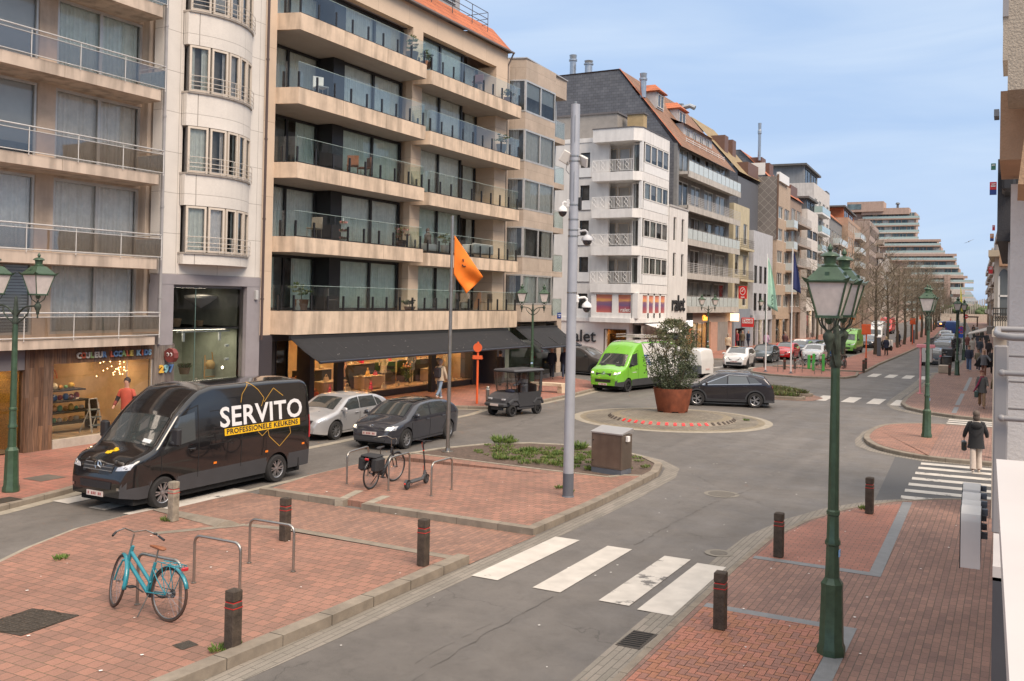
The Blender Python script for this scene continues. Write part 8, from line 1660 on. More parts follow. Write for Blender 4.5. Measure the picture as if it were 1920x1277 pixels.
 if extra:extra(t,B,K)
 return t
def vwlogo(t,B,K,z=.72):
 p=B.front(0,z,.0);k=K().m(CHR);k.lathe([(.075,.0),(.075,.02),(.062,.024),(.062,.01)],20,(p[0]+.0,0,z),'x',cap=False)
 k.tube([(p[0]+.02,-.035,z+.045),(p[0]+.02,-.012,z),(p[0]+.02,0,z+.03),(p[0]+.02,.012,z),(p[0]+.02,.035,z+.045)],.006,4);k.tube([(p[0]+.02,-.05,z+.02),(p[0]+.02,-.02,z-.05),(p[0]+.02,0,z-.01),(p[0]+.02,.02,z-.05),(p[0]+.02,.05,z+.02)],.006,4);k.build('emblem',t,40)
def star(t,B,K,z=1.0,r=.11):
 p=B.front(0,z,.0);k=K().m(CHR);n=24;k.tube([(p[0]+.03,r*cos(2*pi*i/n),z+r*sin(2*pi*i/n))for i in range(n+1)],.012,5)
 for a in(90,210,330):k.tube([(p[0]+.035,0,z),(p[0]+.03,r*cos(radians(a)),z+r*sin(radians(a)))],[.022,.006],4)
 k.build('emblem',t,40)
# --- hatchback shape
def hatch(L=4.2,W=1.78,H=1.46,wb=2.6,R=.36,belt=.93):
 fo=.82;xf=L-fo;xr=xf-wb
 top=[(0,.62),(.06,.95),(.14,1.06),(.42,H-.20),(.85,H-.06),(1.65,H),(2.3,H-.03),(2.6,H-.10),(3.28,1.0),(3.6,.93),(3.95,.84),(4.12,.74),(4.2,.50)]
 s=L/4.2;top=[(x*s,z-.05)for x,z in top]
 return Body(L,W,top,[(0,belt),(L*.75,belt-.06),(L,.6)],.34,.09,.20,(xr,xf),R,.33,(.8,.28),(.5,.14))
HW=lambda s=1.,h=0.:[[(1.02*s,.97+h),(2.0*s,.96+h),(1.97*s,1.34+h),(1.12*s,1.33+h)],[(2.06*s,.96+h),(3.12*s,.93+h),(2.52*s,1.29+h),(2.03*s,1.34+h)],[(.66*s,1.06+h),(.97*s,.98+h),(1.07*s,1.28+h),(.84*s,1.21+h)]]
def hatch_parts(s=1.):return dict(side_w=HW(s),ws=(3.24*s,2.60*s,.62,.52),rw=(.16*s,.40*s,.58,.52),heads=[[(.52,.62),(.80,.64),(.82,.76),(.56,.72)]],tails=[[(.58,.78),(.78,.78),(.76,.96),(.60,.94)]],doors=[(2.03*s,.30,2.03*s,1.36),(3.12*s,.32,3.12*s,.9),(1.0*s,.72,1.12*s,1.34),(1.05*s,.28,3.1*s,.27),(1.25*s,.4,1.0*s,.72)],handles=[(2.22*s,.84),(1.25*s,.86)],mirror=(2.98*s,.98,None))
def mk(d,**kw):d=dict(d);d.update(kw);return d
# silver hatch (parked at the left)
P=paint('silver',(.42,.415,.42),.3,.35);h_=hatch_parts(3.97/4.2)
car('silver parked hatchback behind the black van on the left kerb','car',(-20.75,26.55,0),-pi/2-.02,hatch(3.97,1.74,1.46,2.54),P,**mk(h_,mirror=(2.85,.97,P),rim=RIMS,spokes=9,grille=[(CLAD,[(-.45,.42),(.45,.42),(.4,.30),(-.4,.30)]),(BLK,[(-.48,.68),(.48,.68),(.42,.56),(-.42,.56)])],Rw=.31))
# dark hatch with lit lamps
P=paint('dark_blue',(.036,.038,.048),.22,.2);h_=hatch_parts(4.25/4.2)
gt=car('dark blue-black hatchback driving with headlights on behind the parked bicycle','car',(-17.85,26.45,0),-pi/2+.02,hatch(4.25,1.79,1.46,2.62),P,**mk(h_,on=True,mirror=(3.02,.99,P),spokes=9,Rw=.32,extra=vwlogo,grille=[(BLK,[(-.5,.70),(.5,.70),(.5,.63),(-.5,.63)]),(CLAD,[(-.62,.42),(.62,.42),(.55,.30),(-.55,.30)]),(mat('grille_line',(.2,.2,.2),.4),[(-.5,.64),(.5,.64),(.5,.632),(-.5,.632)])],plate_y=.52,roofm=(mat('roof_black',(.012,.012,.014),.12,var=0,coat=1),1.1,2.5,.50)))
# --- crossover shape
def suv(L=4.38,W=1.83,H=1.60,wb=2.65,R=.39,belt=1.02,sedan=False):
 fo=.85;xf=L-fo;xr=xf-wb;s=L/4.38;h=H/1.6
 top=[(0,.60),(.08,1.02),(.18,1.17),(.46,1.46),(.95,1.57),(1.9,1.60),(2.5,1.58),(2.80,1.49),(3.44,1.13),(3.72,1.07),(4.15,.98),(4.33,.82),(4.38,.55)]
 top=[(x*s,(z-.05)*h)for x,z in top]
 return Body(L,W,top,[(0,belt+.04),(L*.75,belt-.04),(L,.65)],.33,.10,.25,(xr,xf),R,.36,(.8,.26),(.5,.12))
def suv_parts(s=1.,h=1.):return dict(side_w=[[(1.15*s,1.08*h),(2.12*s,1.05*h),(2.10*s,1.44*h),(1.3*s,1.43*h)],[(2.18*s,1.05*h),(3.25*s,1.01*h),(2.68*s,1.38*h),(2.16*s,1.44*h)],[(.66*s,1.16*h),(1.10*s,1.09*h),(1.24*s,1.42*h),(.92*s,1.37*h)]],ws=(3.38*s,2.78*s,.66,.56),rw=(.19*s,.44*s,.62,.56),heads=[[(.50,.74*h),(.82,.78*h),(.84,.88*h),(.54,.84*h)]],tails=[[(.48,.92*h),(.84,.90*h),(.84,1.03*h),(.56,1.04*h)]],doors=[(2.14*s,.34,2.14*s,1.46*h),(3.26*s,.36,3.26*s,1.0*h),(1.12*s,.8,1.3*s,1.44*h),(1.2*s,.32,3.2*s,.31)],handles=[(2.34*s,.93*h),(1.36*s,.96*h)],mirror=(3.1*s,1.07*h,None),low=CLAD,split=.36,archtrim=CLAD,Rw=.35,rim=RIMS)
P=paint('black_metallic',(.020,.018,.024),.2,.3);d_=suv_parts()
nq=car('black crossover with chrome window line turning around the roundabout','car',(-12.05,44.75,0),radians(197.5),suv(),P,**mk(d_,mirror=(3.1,1.07,P),roofrails=(1.0,2.7),trims=[(CHR,[(.60,1.115),(3.28,.985),(3.28,1.005),(.60,1.14)]),(CHR,[(1.2,1.475),(2.1,1.50),(2.1,1.485),(1.2,1.46)]),(CHR,[(2.1,1.50),(3.32,1.02),(3.28,1.00),(2.1,1.48)])],spokes=5,glassm=CGL))
P=paint('white',(.68,.67,.65),.3);d_=suv_parts()
car('white crossover driving towards the roundabout with daytime lights on','car',(-18.35,71.9,0),radians(-86),suv(),P,**mk(d_,mirror=(3.1,1.07,P),rim=RIMD,spokes=5,roofm=(mat('roof_black',(.012,.012,.014),.12,var=0,coat=1),.9,2.75,.56),on=True,grille=[(BLK,[(-.5,.86),(.5,.86),(.32,.66),(-.32,.66)]),(CHR,[(-.3,.84),(-.24,.84),(-.10,.68),(-.14,.68)]),(CHR,[(.24,.84),(.3,.84),(.14,.68),(.10,.68)]),(CLAD,[(-.7,.52),(.7,.52),(.7,.34),(-.7,.34)])],plate_y=.56))
P=paint('anthracite_brown',(.075,.066,.062),.3,.3);d_=suv_parts(4.97/4.38,1.85/1.6)
car('large dark brown four wheel drive crossing out of the side street behind two walkers','car',(-25.2,57.6,0),radians(-8),suv(4.97,2.0,1.88,2.92,.43,1.18),P,**mk(d_,mirror=(3.5,1.28,BLK),rim=RIMD,spokes=6,Rw=.40,low=None,heads=[[(.60,.95),(.9,.96),(.92,1.04),(.62,1.03)]],plate_y=.6))
# cars parked and queuing in the distance
P=paint('dark_teal_grey',(.045,.06,.068),.25,.3);h_=hatch_parts(3.9/4.2);CARS_G='cars standing along the far road'
car('dark grey compact car with round headlights behind the mint flagpole','car',(-18.4,80.6,0),-pi/2,hatch(3.9,1.76,1.5,2.5),P,**mk(h_,mirror=(2.85,.98,P),roofm=(BLK,1.1,2.4,.5),grille=[(CHR,[(-.4,.66),(.4,.66),(.36,.63),(-.36,.63)]),(BLK,[(-.55,.5),(.55,.5),(.5,.3),(-.5,.3)])]))
P=paint('red',(.50,.015,.015),.25);car('red hatchback behind the dark grey compact car','car',(-18.0,87.0,0),-pi/2,hatch(4.1,1.78,1.5,2.6),P,**mk(h_,mirror=(2.85,.98,P),roofm=(BLK,1.1,2.4,.5),grille=[(BLK,[(-.5,.68),(.5,.68),(.42,.56),(-.42,.56)])]))
P=paint('navy',(.02,.03,.045),.25,.2);d_=suv_parts(.95);car('dark compact car with white roof behind the middle white flagpole','car',(-17.9,93.2,0),-pi/2,suv(4.1,1.78,1.58),P,**mk(d_,mirror=(2.9,1.05,P),roofm=(WHITE,.6,2.7,.56)))
P=paint('black',(.012,.012,.013),.2);d_=hatch_parts(4.7/4.2);car('black saloon with yellow number plate seen from behind on the far road','car',(-17.7,99.5,0),pi/2-.25,hatch(4.7,1.85,1.42,2.85),P,**mk(d_,mirror=(3.3,.98,P),plate=PLTY))
P=paint('grey_light',(.20,.21,.22),.3,.3);d_=hatch_parts(4.6/4.2);car('grey estate car behind the black saloon on the far road','car',(-17.2,106.0,0),-pi/2,hatch(4.6,1.82,1.45,2.75),P,**mk(d_,mirror=(3.2,.98,P)))
for x,y,hd,c,nm_,s1 in[(-15.0,84.5,-pi/2,(.55,.55,.55),'silver white estate car behind the green bicycle posts',1),(-14.95,92.0,-pi/2,(.66,.66,.65),'white hatchback seen head on right of the orange flag pole',0),(-14.9,119.5,-pi/2,(.02,.021,.025),'dark hatchback with an orange indicator behind the green van',0),(-17.5,114,-pi/2,(.12,.13,.15),'blue grey car farther back in the left lane',0),(-17.6,122,-pi/2,(.3,.34,.38),'pale blue car deep in the left lane',1),(-18.2,132,-pi/2,(.10,.10,.11),'dark car deep in the left lane beyond the pale blue one',0),(-15.4,135,-pi/2,(.16,.17,.18),'grey car behind the white van on the tree island',1),(-16.5,150,-pi/2,(.4,.4,.4),'silver car far up the left lane',0),(-19,158,-pi/2,(.05,.05,.055),'dark car far up the left kerb',1),(-19.6,175,-pi/2,(.3,.3,.31),'grey car farther up the left kerb',0),(-20.6,196,-pi/2,(.6,.6,.6),'white car far up by the red lorry',1)]:
 P=paint('far_%d%d'%(int(c[0]*100),int(c[2]*100)),c,.28,.1);(car(nm_,'car',(x+bend(y)if y>100 else x,y,0),hd,suv(4.3,1.8,1.56)if s1 else hatch(),P,**mk(suv_parts(.98)if s1 else hatch_parts(),mirror=(3.0,1.02,P),doors=(),grille=[(BLK,[(-.5,.68),(.5,.68),(.42,.56),(-.42,.56)])])))
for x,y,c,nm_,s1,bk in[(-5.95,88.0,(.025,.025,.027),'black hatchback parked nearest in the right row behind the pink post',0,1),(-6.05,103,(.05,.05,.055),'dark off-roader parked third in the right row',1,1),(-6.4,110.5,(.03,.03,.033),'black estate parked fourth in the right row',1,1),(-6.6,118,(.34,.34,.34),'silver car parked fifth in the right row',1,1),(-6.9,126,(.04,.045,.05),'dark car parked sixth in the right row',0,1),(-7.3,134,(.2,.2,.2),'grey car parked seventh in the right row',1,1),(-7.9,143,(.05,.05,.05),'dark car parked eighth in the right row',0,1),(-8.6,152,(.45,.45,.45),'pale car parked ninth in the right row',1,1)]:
 P=paint('far_%d%d'%(int(c[0]*100),int(c[2]*100)),c,.28,.1);car(nm_,'car',(x,y,0),pi/2,suv(4.5,1.85,1.68)if s1 else hatch(4.2,1.78,1.5),P,**mk(suv_parts(1.02,1.05)if s1 else hatch_parts(),mirror=(3.0,1.02,P),doors=(),roofm=(mat('roof_grey',(.3,.3,.29),.4),.8,2.6,.55)if y==88.0 or s1 else None))  # pale roof panel on the black hatchback: a reflection put into its colour
P=paint('blue_far',(.03,.05,.16),.25);car('blue car with glowing tail lights turning in the far distance','car',(-15.5,262,0),pi/2-.5,suv(4.6,1.9,1.65),P,**mk(suv_parts(1.05,1.03),mirror=(3.0,1.02,P),doors=()),extra=lambda t,B,K:[K().m(mat('tail_glow',(1,.35,.08),1,var=0,emit=3)).box(-.05,0,s_*.7-.25,s_*.7+.25,.85,1.1).build('tail_lamp',t,0)for s_ in(-1,1)])
# cage trailer between the first and third car
t=thing('trailer','dark trailer with open black cage parked second in the right row','trailer',(-5.7,96.0,0),pi/2);k=MB().m(CLAD);k.bbox(-2.2,2.2,-.95,.95,.5,1.15,.03);k.build('body',t,0);k=MB().m(FB);[k.box(x-.03,x+.03,s_*.92-.03,s_*.92+.03,1.15,2.05)for x in(-2.15,-.7,.7,2.15)for s_ in(-1,1)];[k.box(-2.15,2.15,s_*.92-.03,s_*.92+.03,z,z+.05)for s_ in(-1,1)for z in(1.6,2.0)];[k.box(x-.03,x+.03,-.92,.92,2.0,2.05)for x in(-2.15,2.15)];k.build('cage',t,0);[wheel(t,x,s_*.9,s_,.33,.2,RIMD,5)for x in(-.5,.5)for s_ in(-1,1)]
# ---------------------------------------------------------------- VANS
def vanbody(L=5.9,W=2.0,H=2.72,R=.41,wb=3.66,nose=1.15):
 fo=1.0;xf=L-fo;xr=xf-wb
 top=[(0,1.0),(.03,2.2),(.10,H-.12),(.35,H-.03),(1.5,H),(3.45,H),(3.86,H-.09),(4.18,H-.30),(4.55,2.06),(5.12,1.40),(5.28,1.33),(5.62,1.22),(5.83,1.06),(5.9,.75)]
 s=L-5.9;top=[(x if x<.5 else x+s,z-.05)for x,z in top]
 return Body(L,W,top,[(0,1.45),(L-1.7,1.35),(L-.8,1.16),(L,1.0)],.085,.11,.30,(xr,xf),R,.36,(.55,.22),(.25,.03),.05)
BKP=paint('van_black',(.010,.010,.011),.10);
B=vanbody(H=2.66);vk=dict(side_w=[[(4.02,1.42),(4.93,1.30),(4.50,1.98),(4.02,2.06)]],ws=(5.0,4.42,.80,.72),low=CLAD,split=.0)
def servito(t,B,K):
 star(t,B,K,1.0,.10)
 SIG=mat('van_letter_white',(.70,.70,.70),.4,var=0);YEL_=mat('van_yellow',(.75,.44,.01),.4,var=0)
 for sg in(1,):
  def on_side(me,u0,z0,slope,m_,off,nm,mirror_=True):
   k=K().m(m_);o=len(k.v)
   for v in me.vertices:
    x=u0-v.co.x;z=z0+v.co.y+slope*0;k.v.append(tuple(K().T@Vector(B.side(x,z,sg,off+v.co.z*.0))))if False else k.v.append(tuple(Matrix.Translation((-B.L/2,0,0))@Vector(B.side(x,z,sg,off))))
   for p in me.polygons:k.f.append(tuple(p.vertices));k.mi.append(k.cur)
   return k.build(nm,t,0)
  me=text_mesh('SERVITO',.66,0.0,SIG,.014,'CENTER',1.12,1.04);on_side(me,1.80,1.62,0,SIG,.010,'lettering')
  k=K().m(YEL_);patch(k,lambda x,z:B.side(x,z,sg,.008),[(.45,1.40),(3.12,1.40),(3.12,1.57),(.45,1.57)],16,1);k.build('yellow_band',t,0)
  me=text_mesh('PROFESSIONELE KEUKENS',.17,0,BLK,.005,'CENTER',1.17,1.1);on_side(me,1.80,1.435,0,BLK,.012,'band_lettering')
  GLD=mat('van_gold_line',(.42,.24,.04),.4,var=0)
  for P_ in([(2.55,2.15),(2.5,2.35),(2.25,2.62),(1.95,2.42),(1.75,2.2),(1.85,2.0)],[(1.75,2.1),(1.4,2.42),(1.05,2.2)],[(2.0,1.38),(1.85,1.26),(1.6,1.42)],[(1.65,1.38),(1.6,1.22),(1.2,.92),(.8,1.22),(.85,1.4)]):
   k=K().m(GLD)
   for(xa,za),(xb,zb)in zip(P_,P_[1:]):d=hypot(xb-xa,zb-za);nx_,nz_=-(zb-za)/d*.010,(xb-xa)/d*.010;patch(k,lambda x,z:B.side(x,z,sg,.007),[(xa-nx_,za-nz_),(xb-nx_,zb-nz_),(xb+nx_,zb+nz_),(xa+nx_,za+nz_)],6,1)
   k.build('line_graphic',t,0)
 k=K().m(YEL_)
 for q in([(5.52,.06),(5.62,.10),(5.62,.22),(5.50,.16)],[(5.48,.12),(5.60,.18),(5.60,.27),(5.46,.21)],[(5.40,.20),(5.52,.24),(5.50,.32),(5.42,.34)],[(5.34,.12),(5.44,.16),(5.44,.28),(5.36,.24)]):
  patch(k,lambda x,y:B.topp(x,y,.01),[(a,b_-.18)for a,b_ in q],3,3)
 k.build('bonnet_emblem',t,0)
 for z in(.90,.97,1.04,1.11):k=K().m(mat('grille_grey',(.16,.16,.165),.35,.5));patch(k,lambda y,z_:B.front(y,z_,.02),[(-.46,z),(.46,z),(.46,z+.018),(-.46,z+.018)],10,1);k.build('grille_bar',t,0)
 k=K().m(mat('paper',(.6,.62,.62),.8));patch(k,lambda x,y:B.topp(x,y,.012),[(5.07,.45),(5.07,.70),(5.01,.70),(5.01,.45)],2,2);k.build('paper_sheet',t,0)
 for x,z in((3.35,.78),(1.62,.82),(.25,.86)):
  for sg in(-1,1):k=K().m(LAMPO);patch(k,lambda a,b_:B.side(a,b_,sg,.012),[(x,z),(x+.1,z),(x+.1,z+.05),(x,z+.05)],2,1);k.build('side_marker',t,0)
 for sg in(-1,1):
  k=K().m(UNDER);patch(k,lambda a,b_:B.side(a,b_,sg,.006),[(.55,2.02),(3.55,2.02),(3.55,2.036),(.55,2.036)],20,1);patch(k,lambda a,b_:B.side(a,b_,sg,.006),[(.5,1.28),(3.6,1.24),(3.6,1.255),(.5,1.295)],20,1);k.build('panel_crease',t,0)
  k=K().m(BLK);k.T=Matrix.Translation((-B.L/2+.45-.0,sg*(B.W-.12),.25));k.box(-.02,.0,-.1,.1,-.05,.28);k.build('mud_flap',t,0)
  k=K().m(LAMPR);patch(k,lambda a,b_:B.side(a,b_,sg,.012),[(.0,1.02),(.08,1.02),(.08,1.62),(.0,1.62)],2,4);k.build('tail_light',t,0)
 k=K().m(CHR);patch(k,lambda y,z_:B.front(y,z_,.015),[(.68,.52),(.76,.52),(.76,.58),(.68,.58)],3,2);patch(k,lambda y,z_:B.front(y,z_,.015),[(-.76,.52),(-.68,.52),(-.68,.58),(-.76,.58)],3,2);k.build('fog_light',t,0)
def van(label,loc,hd,B,P,on=False,extra=None,low=True,plate_y=.42,rim=RIMS,roofsplit=None,name='van',cat='van',Rw=.35,grille=True,sw=None,sill=None):
 s=B.L-5.9;sh=lambda q:[(x+s,z)for x,z in q]
 return car(label,cat,loc,hd,B,P,[sh(vk['side_w'][0])],(5.12+s,4.60+s,.82,.76),low=CLAD if low else None,split=.62 if low else 0,heads=[[(.56,.92),(.90,.96),(.94,1.10),(.60,1.00)]],tails=[[(.86,.9),(.95,.9),(.95,1.5),(.86,1.5)]],
grille=[(BLK,[(-.50,1.10),(.50,1.10),(.46,.86),(-.46,.86)]),(BLK,[(-.5,.68),(.5,.68),(.48,.52),(-.48,.52)])]if grille else None,doors=[(3.92+s,.55,3.92+s,2.2),(4.98+s,.78,5.0+s,1.3),(3.92+s,2.2,4.45+s,2.05),(2.55+s,.6,2.55+s,2.3)]if s>-1 else(),handles=[(4.12+s,1.22)],mirror=(4.78+s,1.42,BLK),Rw=Rw,ww=.24,rim=rim,spokes=6,on=on,extra=extra,plate_y=plate_y,name=name)
vt=van('tall black delivery van with white and yellow lettering driving past the kids shop',(-17.62,17.1,0),radians(-90.5),B,BKP,extra=servito,plate_y=.40)
for o in[c for c in COL.objects if c.parent==vt and c.name.startswith('mirror')]:o.scale=(1,1,1)
k=MB().m(BLK);
for sg in(-1,1):
 p=B.side(4.75,1.5,sg,0);k=MB().m(BLK);k.T=Matrix.Translation((p[0]-B.L/2,p[1]+sg*.2,1.58));k.bbox(-.07,.07,-.12,.12,-.2,.2,.04);k.T=Matrix.Translation((p[0]-B.L/2,p[1]+sg*.08,1.42));k.box(-.03,.03,-.1,.1,-.03,.03);k.build('mirror',vt,30)
# green and white van
GP_=paint('lime',(.17,.46,.035),.3)
def greenx(t,B,K):
 star(t,B,K,.98,.10);L=B.L
 WV=paint('white',(.68,.67,.65),.3)
 for sg in(-1,1):
  k=K().m(WV);patch(k,lambda a,b_:B.side(a,b_,sg,.008),[(.02,.66),(3.6+L-6.6,.66),(4.2+L-6.6,2.55),(.02,2.55)],26,8);k.build('white_panel',t,40)
  k=K().m(mat('logo_blue',(.04,.10,.25),.5));[patch(k,lambda a,b_:B.side(a,b_,sg,.012),[(3.35-q*.1,1.9-q*.12),(3.75-q*.1,1.95-q*.12),(3.72-q*.1,1.87-q*.12),(3.32-q*.1,1.82-q*.12)],4,1)for q in range(5)];k.build('side_graphic',t,0)
  k=K().m(WHITE);patch(k,lambda a,b_:B.side(a,b_,sg,.012),[(4.15+L-5.9,1.02),(4.55+L-5.9,1.02),(4.55+L-5.9,1.05),(4.15+L-5.9,1.05)],4,1);k.build('small_lettering',t,0)
 k=K().m(WV);patch(k,lambda a,b_:B.topp(a,b_,.008),[(.1,-.85),(L-2.2,-.85),(L-2.2,.85),(.1,.85)],10,8);k.build('white_roof',t,40)
 k=K().m(mat('rack_grey',(.33,.30,.27),.5));
 for s_ in(-.75,.75):k.tube([(L-2.4,s_,2.86),(1.0,s_,2.86)],.03,5);k.tube([(L-2.4,s_,3.0),(L-3.4,s_,3.0)],.02,5)
 for q in range(6):k.tube([(L-2.4-q*.7,-.75,2.88),(L-2.4-q*.7,.75,2.88)],.025,5)
 k.bbox(L-4.6,L-3.0,-.5,.1,2.88,2.98,.01);k.build('roof_rack',t,30)
 k=K().m(BLK);patch(k,lambda a,b_:B.topp(a,b_,.01),[(L-.78,.30),(L-.70,.30),(L-.72,.62),(L-.80,.62)],2,2);patch(k,lambda a,b_:B.topp(a,b_,.01),[(L-.78,-.62),(L-.70,-.62),(L-.72,-.30),(L-.80,-.30)],2,2);k.build('bonnet_vent',t,0)
van('bright green and white van with roof rack and lit headlamps left of the planter',(-18.62,50.0,0),radians(-101),vanbody(6.3,1.99,2.68),GP_,on=True,extra=greenx,rim=RIMD)
# white vehicle with grey lower body behind the shrub
WV=paint('white',(.68,.67,.65),.3);B2=Body(4.3,1.85,[(0,.95),(.05,1.75),(.3,1.88),(2.2,1.9),(2.8,1.75),(3.4,1.1),(4.1,.95),(4.3,.6)],[(0,1.2),(4.3,.95)],.12,.1,.3,(.85,3.5),.38,.35)
car('white utility vehicle with dark grey lower body half hidden behind the shrub','van',(-19.5,60.6,0),radians(-192),B2,WV,[[(.9,1.15),(1.6,1.15),(1.5,1.6),(1.1,1.65)],[(2.1,1.12),(3.0,1.1),(2.6,1.6),(2.1,1.65)]],(3.3,2.8,.7,.6),low=mat('lower_grey',(.10,.11,.125),.6),split=.78,rim=RIMS,spokes=8,archtrim=mat('lower_grey',(.10,.11,.125),.6),name='van',Rw=.33)
GV=paint('lime_far',(.20,.48,.08),.35);van('second green van parked behind the trees of the central island',(-15.0,103.5,0),radians(-90),vanbody(5.6,2.05,2.55),GV,rim=RIMD)
van('white panel van parked beyond the second green van',(-15.3,127.5,0),radians(-90),vanbody(5.6,2.0,2.55),WV)
RV=paint('lorry_red',(.55,.03,.025),.35);van('red and white delivery lorry standing far up the left lane',(-20.4,186,0),radians(-90),vanbody(6.5,2.2,3.0),RV)
BLV=paint('van_blue',(.03,.08,.28),.35);van('blue and white delivery van parked far up on the right',(-9.3,182,0),radians(90),vanbody(5.6,2.1,2.7),BLV)
van('white van parked far up on the left lane behind the red lorry',(-19.6,166,0),radians(-90),vanbody(5.6,2.0,2.55),WV)
# ---------------------------------------------------------------- golf cart
t=thing('golf_cart','black golf cart with clear rain enclosure driving past the boutique','golf cart',(-18.45,35.4,0),radians(-103));CB=mat('cart_black',(.06,.06,.066),.45,var=.1,coat=.2)
k=MB().m(CB);k.add([(1.2,-.45,.42),(1.2,.45,.42),(1.15,.52,.72),(1.15,-.52,.72),(.45,.58,.98),(.45,-.58,.98),(.40,.60,.45),(.40,-.60,.45),(.9,.56,.88),(.9,-.56,.88)],[(0,1,2,3),(3,2,8,9),(9,8,4,5),(1,6,4,8,2),(0,3,9,5,7),(0,7,6,1),(5,4,6,7)]);
k.bbox(-1.1,.45,-.55,.55,.25,.38,.03);k.bbox(-1.15,-.25,-.58,.58,.38,.72,.06);k.build('body',t,30)
k=MB().m(CLAD);k.bbox(1.1,1.32,-.58,.58,.40,.56,.05);k.bbox(1.05,1.2,-.3,.3,.26,.42,.02)
for s_ in(-1,1):k.tube([(.42,s_*.56,.5),(.55,s_*.58,.66),(.8,s_*.58,.68),(1.08,s_*.58,.55)],.07,6);k.tube([(-1.15,s_*.56,.45),(-1.0,s_*.58,.66),(-.7,s_*.58,.66),(-.5,s_*.58,.5)],.06,6)
k.build('bumper',t,40)
k=MB().m(mat('cart_seat',(.05,.05,.055),.7));k.bbox(-.75,-.2,-.5,.5,.72,.84,.04);k.bbox(-.85,-.72,-.5,.5,.8,1.25,.04);k.build('seat',t,30)
k=MB().m(CB);k.bbox(-1.2,.75,-.62,.62,1.78,1.9,.05);k.build('roof',t,30)
k=MB().m(FB)
for s_ in(-1,1):k.tube([(.5,s_*.56,.9),(.7,s_*.56,1.8)],.02,6);k.tube([(-.9,s_*.56,.8),(-.95,s_*.56,1.8)],.02,6);k.tube([(-.15,s_*.58,.4),(-.15,s_*.58,1.8)],.025,5);k.tube([(.55,s_*.58,1.35),(-.95,s_*.58,1.3)],.012,4)
k.tube([(.62,0,.9),(.25,-.2,1.1),(.2,-.2,1.12)],.02,6);k.tube([(.2+.02*sin(a),-.2+.16*cos(a*pi/6),1.12+.16*sin(a*pi/6))for a in range(13)],.014,5);k.build('frame',t,50)
PV=glass('rain_vinyl',(.78,.78,.78),.7,.12,.10);k=MB().m(PV)
k.quad((.60,-.58,.92),(.60,.58,.92),(.74,.58,1.78),(.74,-.58,1.78))
for s_ in(-1,1):k.quad((.5,s_*.6,.95),(-1.0,s_*.6,.95),(-1.05,s_*.6,1.78),(.72,s_*.6,1.78))
k.quad((-1.05,-.58,.8),(-1.05,.58,.8),(-1.1,.58,1.78),(-1.1,-.58,1.78));k.build('rain_cover',t,0)
k=MB().m(mat('cover_black',(.03,.03,.033),.7));
for s_ in(-1,1):k.quad((.42,s_*.605,.38),(-.9,s_*.605,.38),(-1.0,s_*.605,.97),(.48,s_*.605,.97));k.quad((-.85,s_*.607,.95),(-1.02,s_*.607,.95),(-1.06,s_*.607,1.78),(-.92,s_*.607,1.78))
k.build('side_flap',t,0)
k=MB().m(mat('bag_blue',(.06,.09,.2),.8));k.ball((.45,.1,.98),.2,10,6,(.7,1.3,.5));k.build('dash_bag',t,50)
k=MB().m(PLT);k.box(1.3,1.33,-.22,.22,.44,.53);k.build('number_plate',t,0)
for s_ in(-1,1):k=MB().m(LAMPW);k.bbox(1.08,1.18,s_*.36-.11,s_*.36+.11,.66,.74,.02);k.build('headlight',t,0)
for x in(.82,-.82):
 for s_ in(-1,1):wheel(t,x,s_*.5,s_,.24,.2,RIMD,5)
CARTPOS=t
# ---------------------------------------------------------------- white and cream three-wheeler by the trees, scooter rider
t=thing('cargo_scooter','small cream three wheeled cargo scooter parked under the trees','scooter',(-12.0,110.4,.13),radians(-60));k=MB().m(mat('cream_cart',(.5,.4,.27),.6));k.bbox(-.5,.5,-.35,.35,.5,1.15,.04);k.build('box',t,20);k=MB().m(WHITE);k.bbox(.5,.62,-.3,.3,.4,1.1,.03);k.build('front_shield',t,20);[wheel(t,x,y,1,.28,.1,RIMS,5)for x,y in((-.4,-.4),(-.4,.4),(.8,0))];k=MB().m(STEEL);k.tube([(.8,0,.28),(.62,0,1.15)],.025,6);k.tube([(.62,-.28,1.18),(.62,.28,1.18)],.015,6);k.build('handlebar',t)
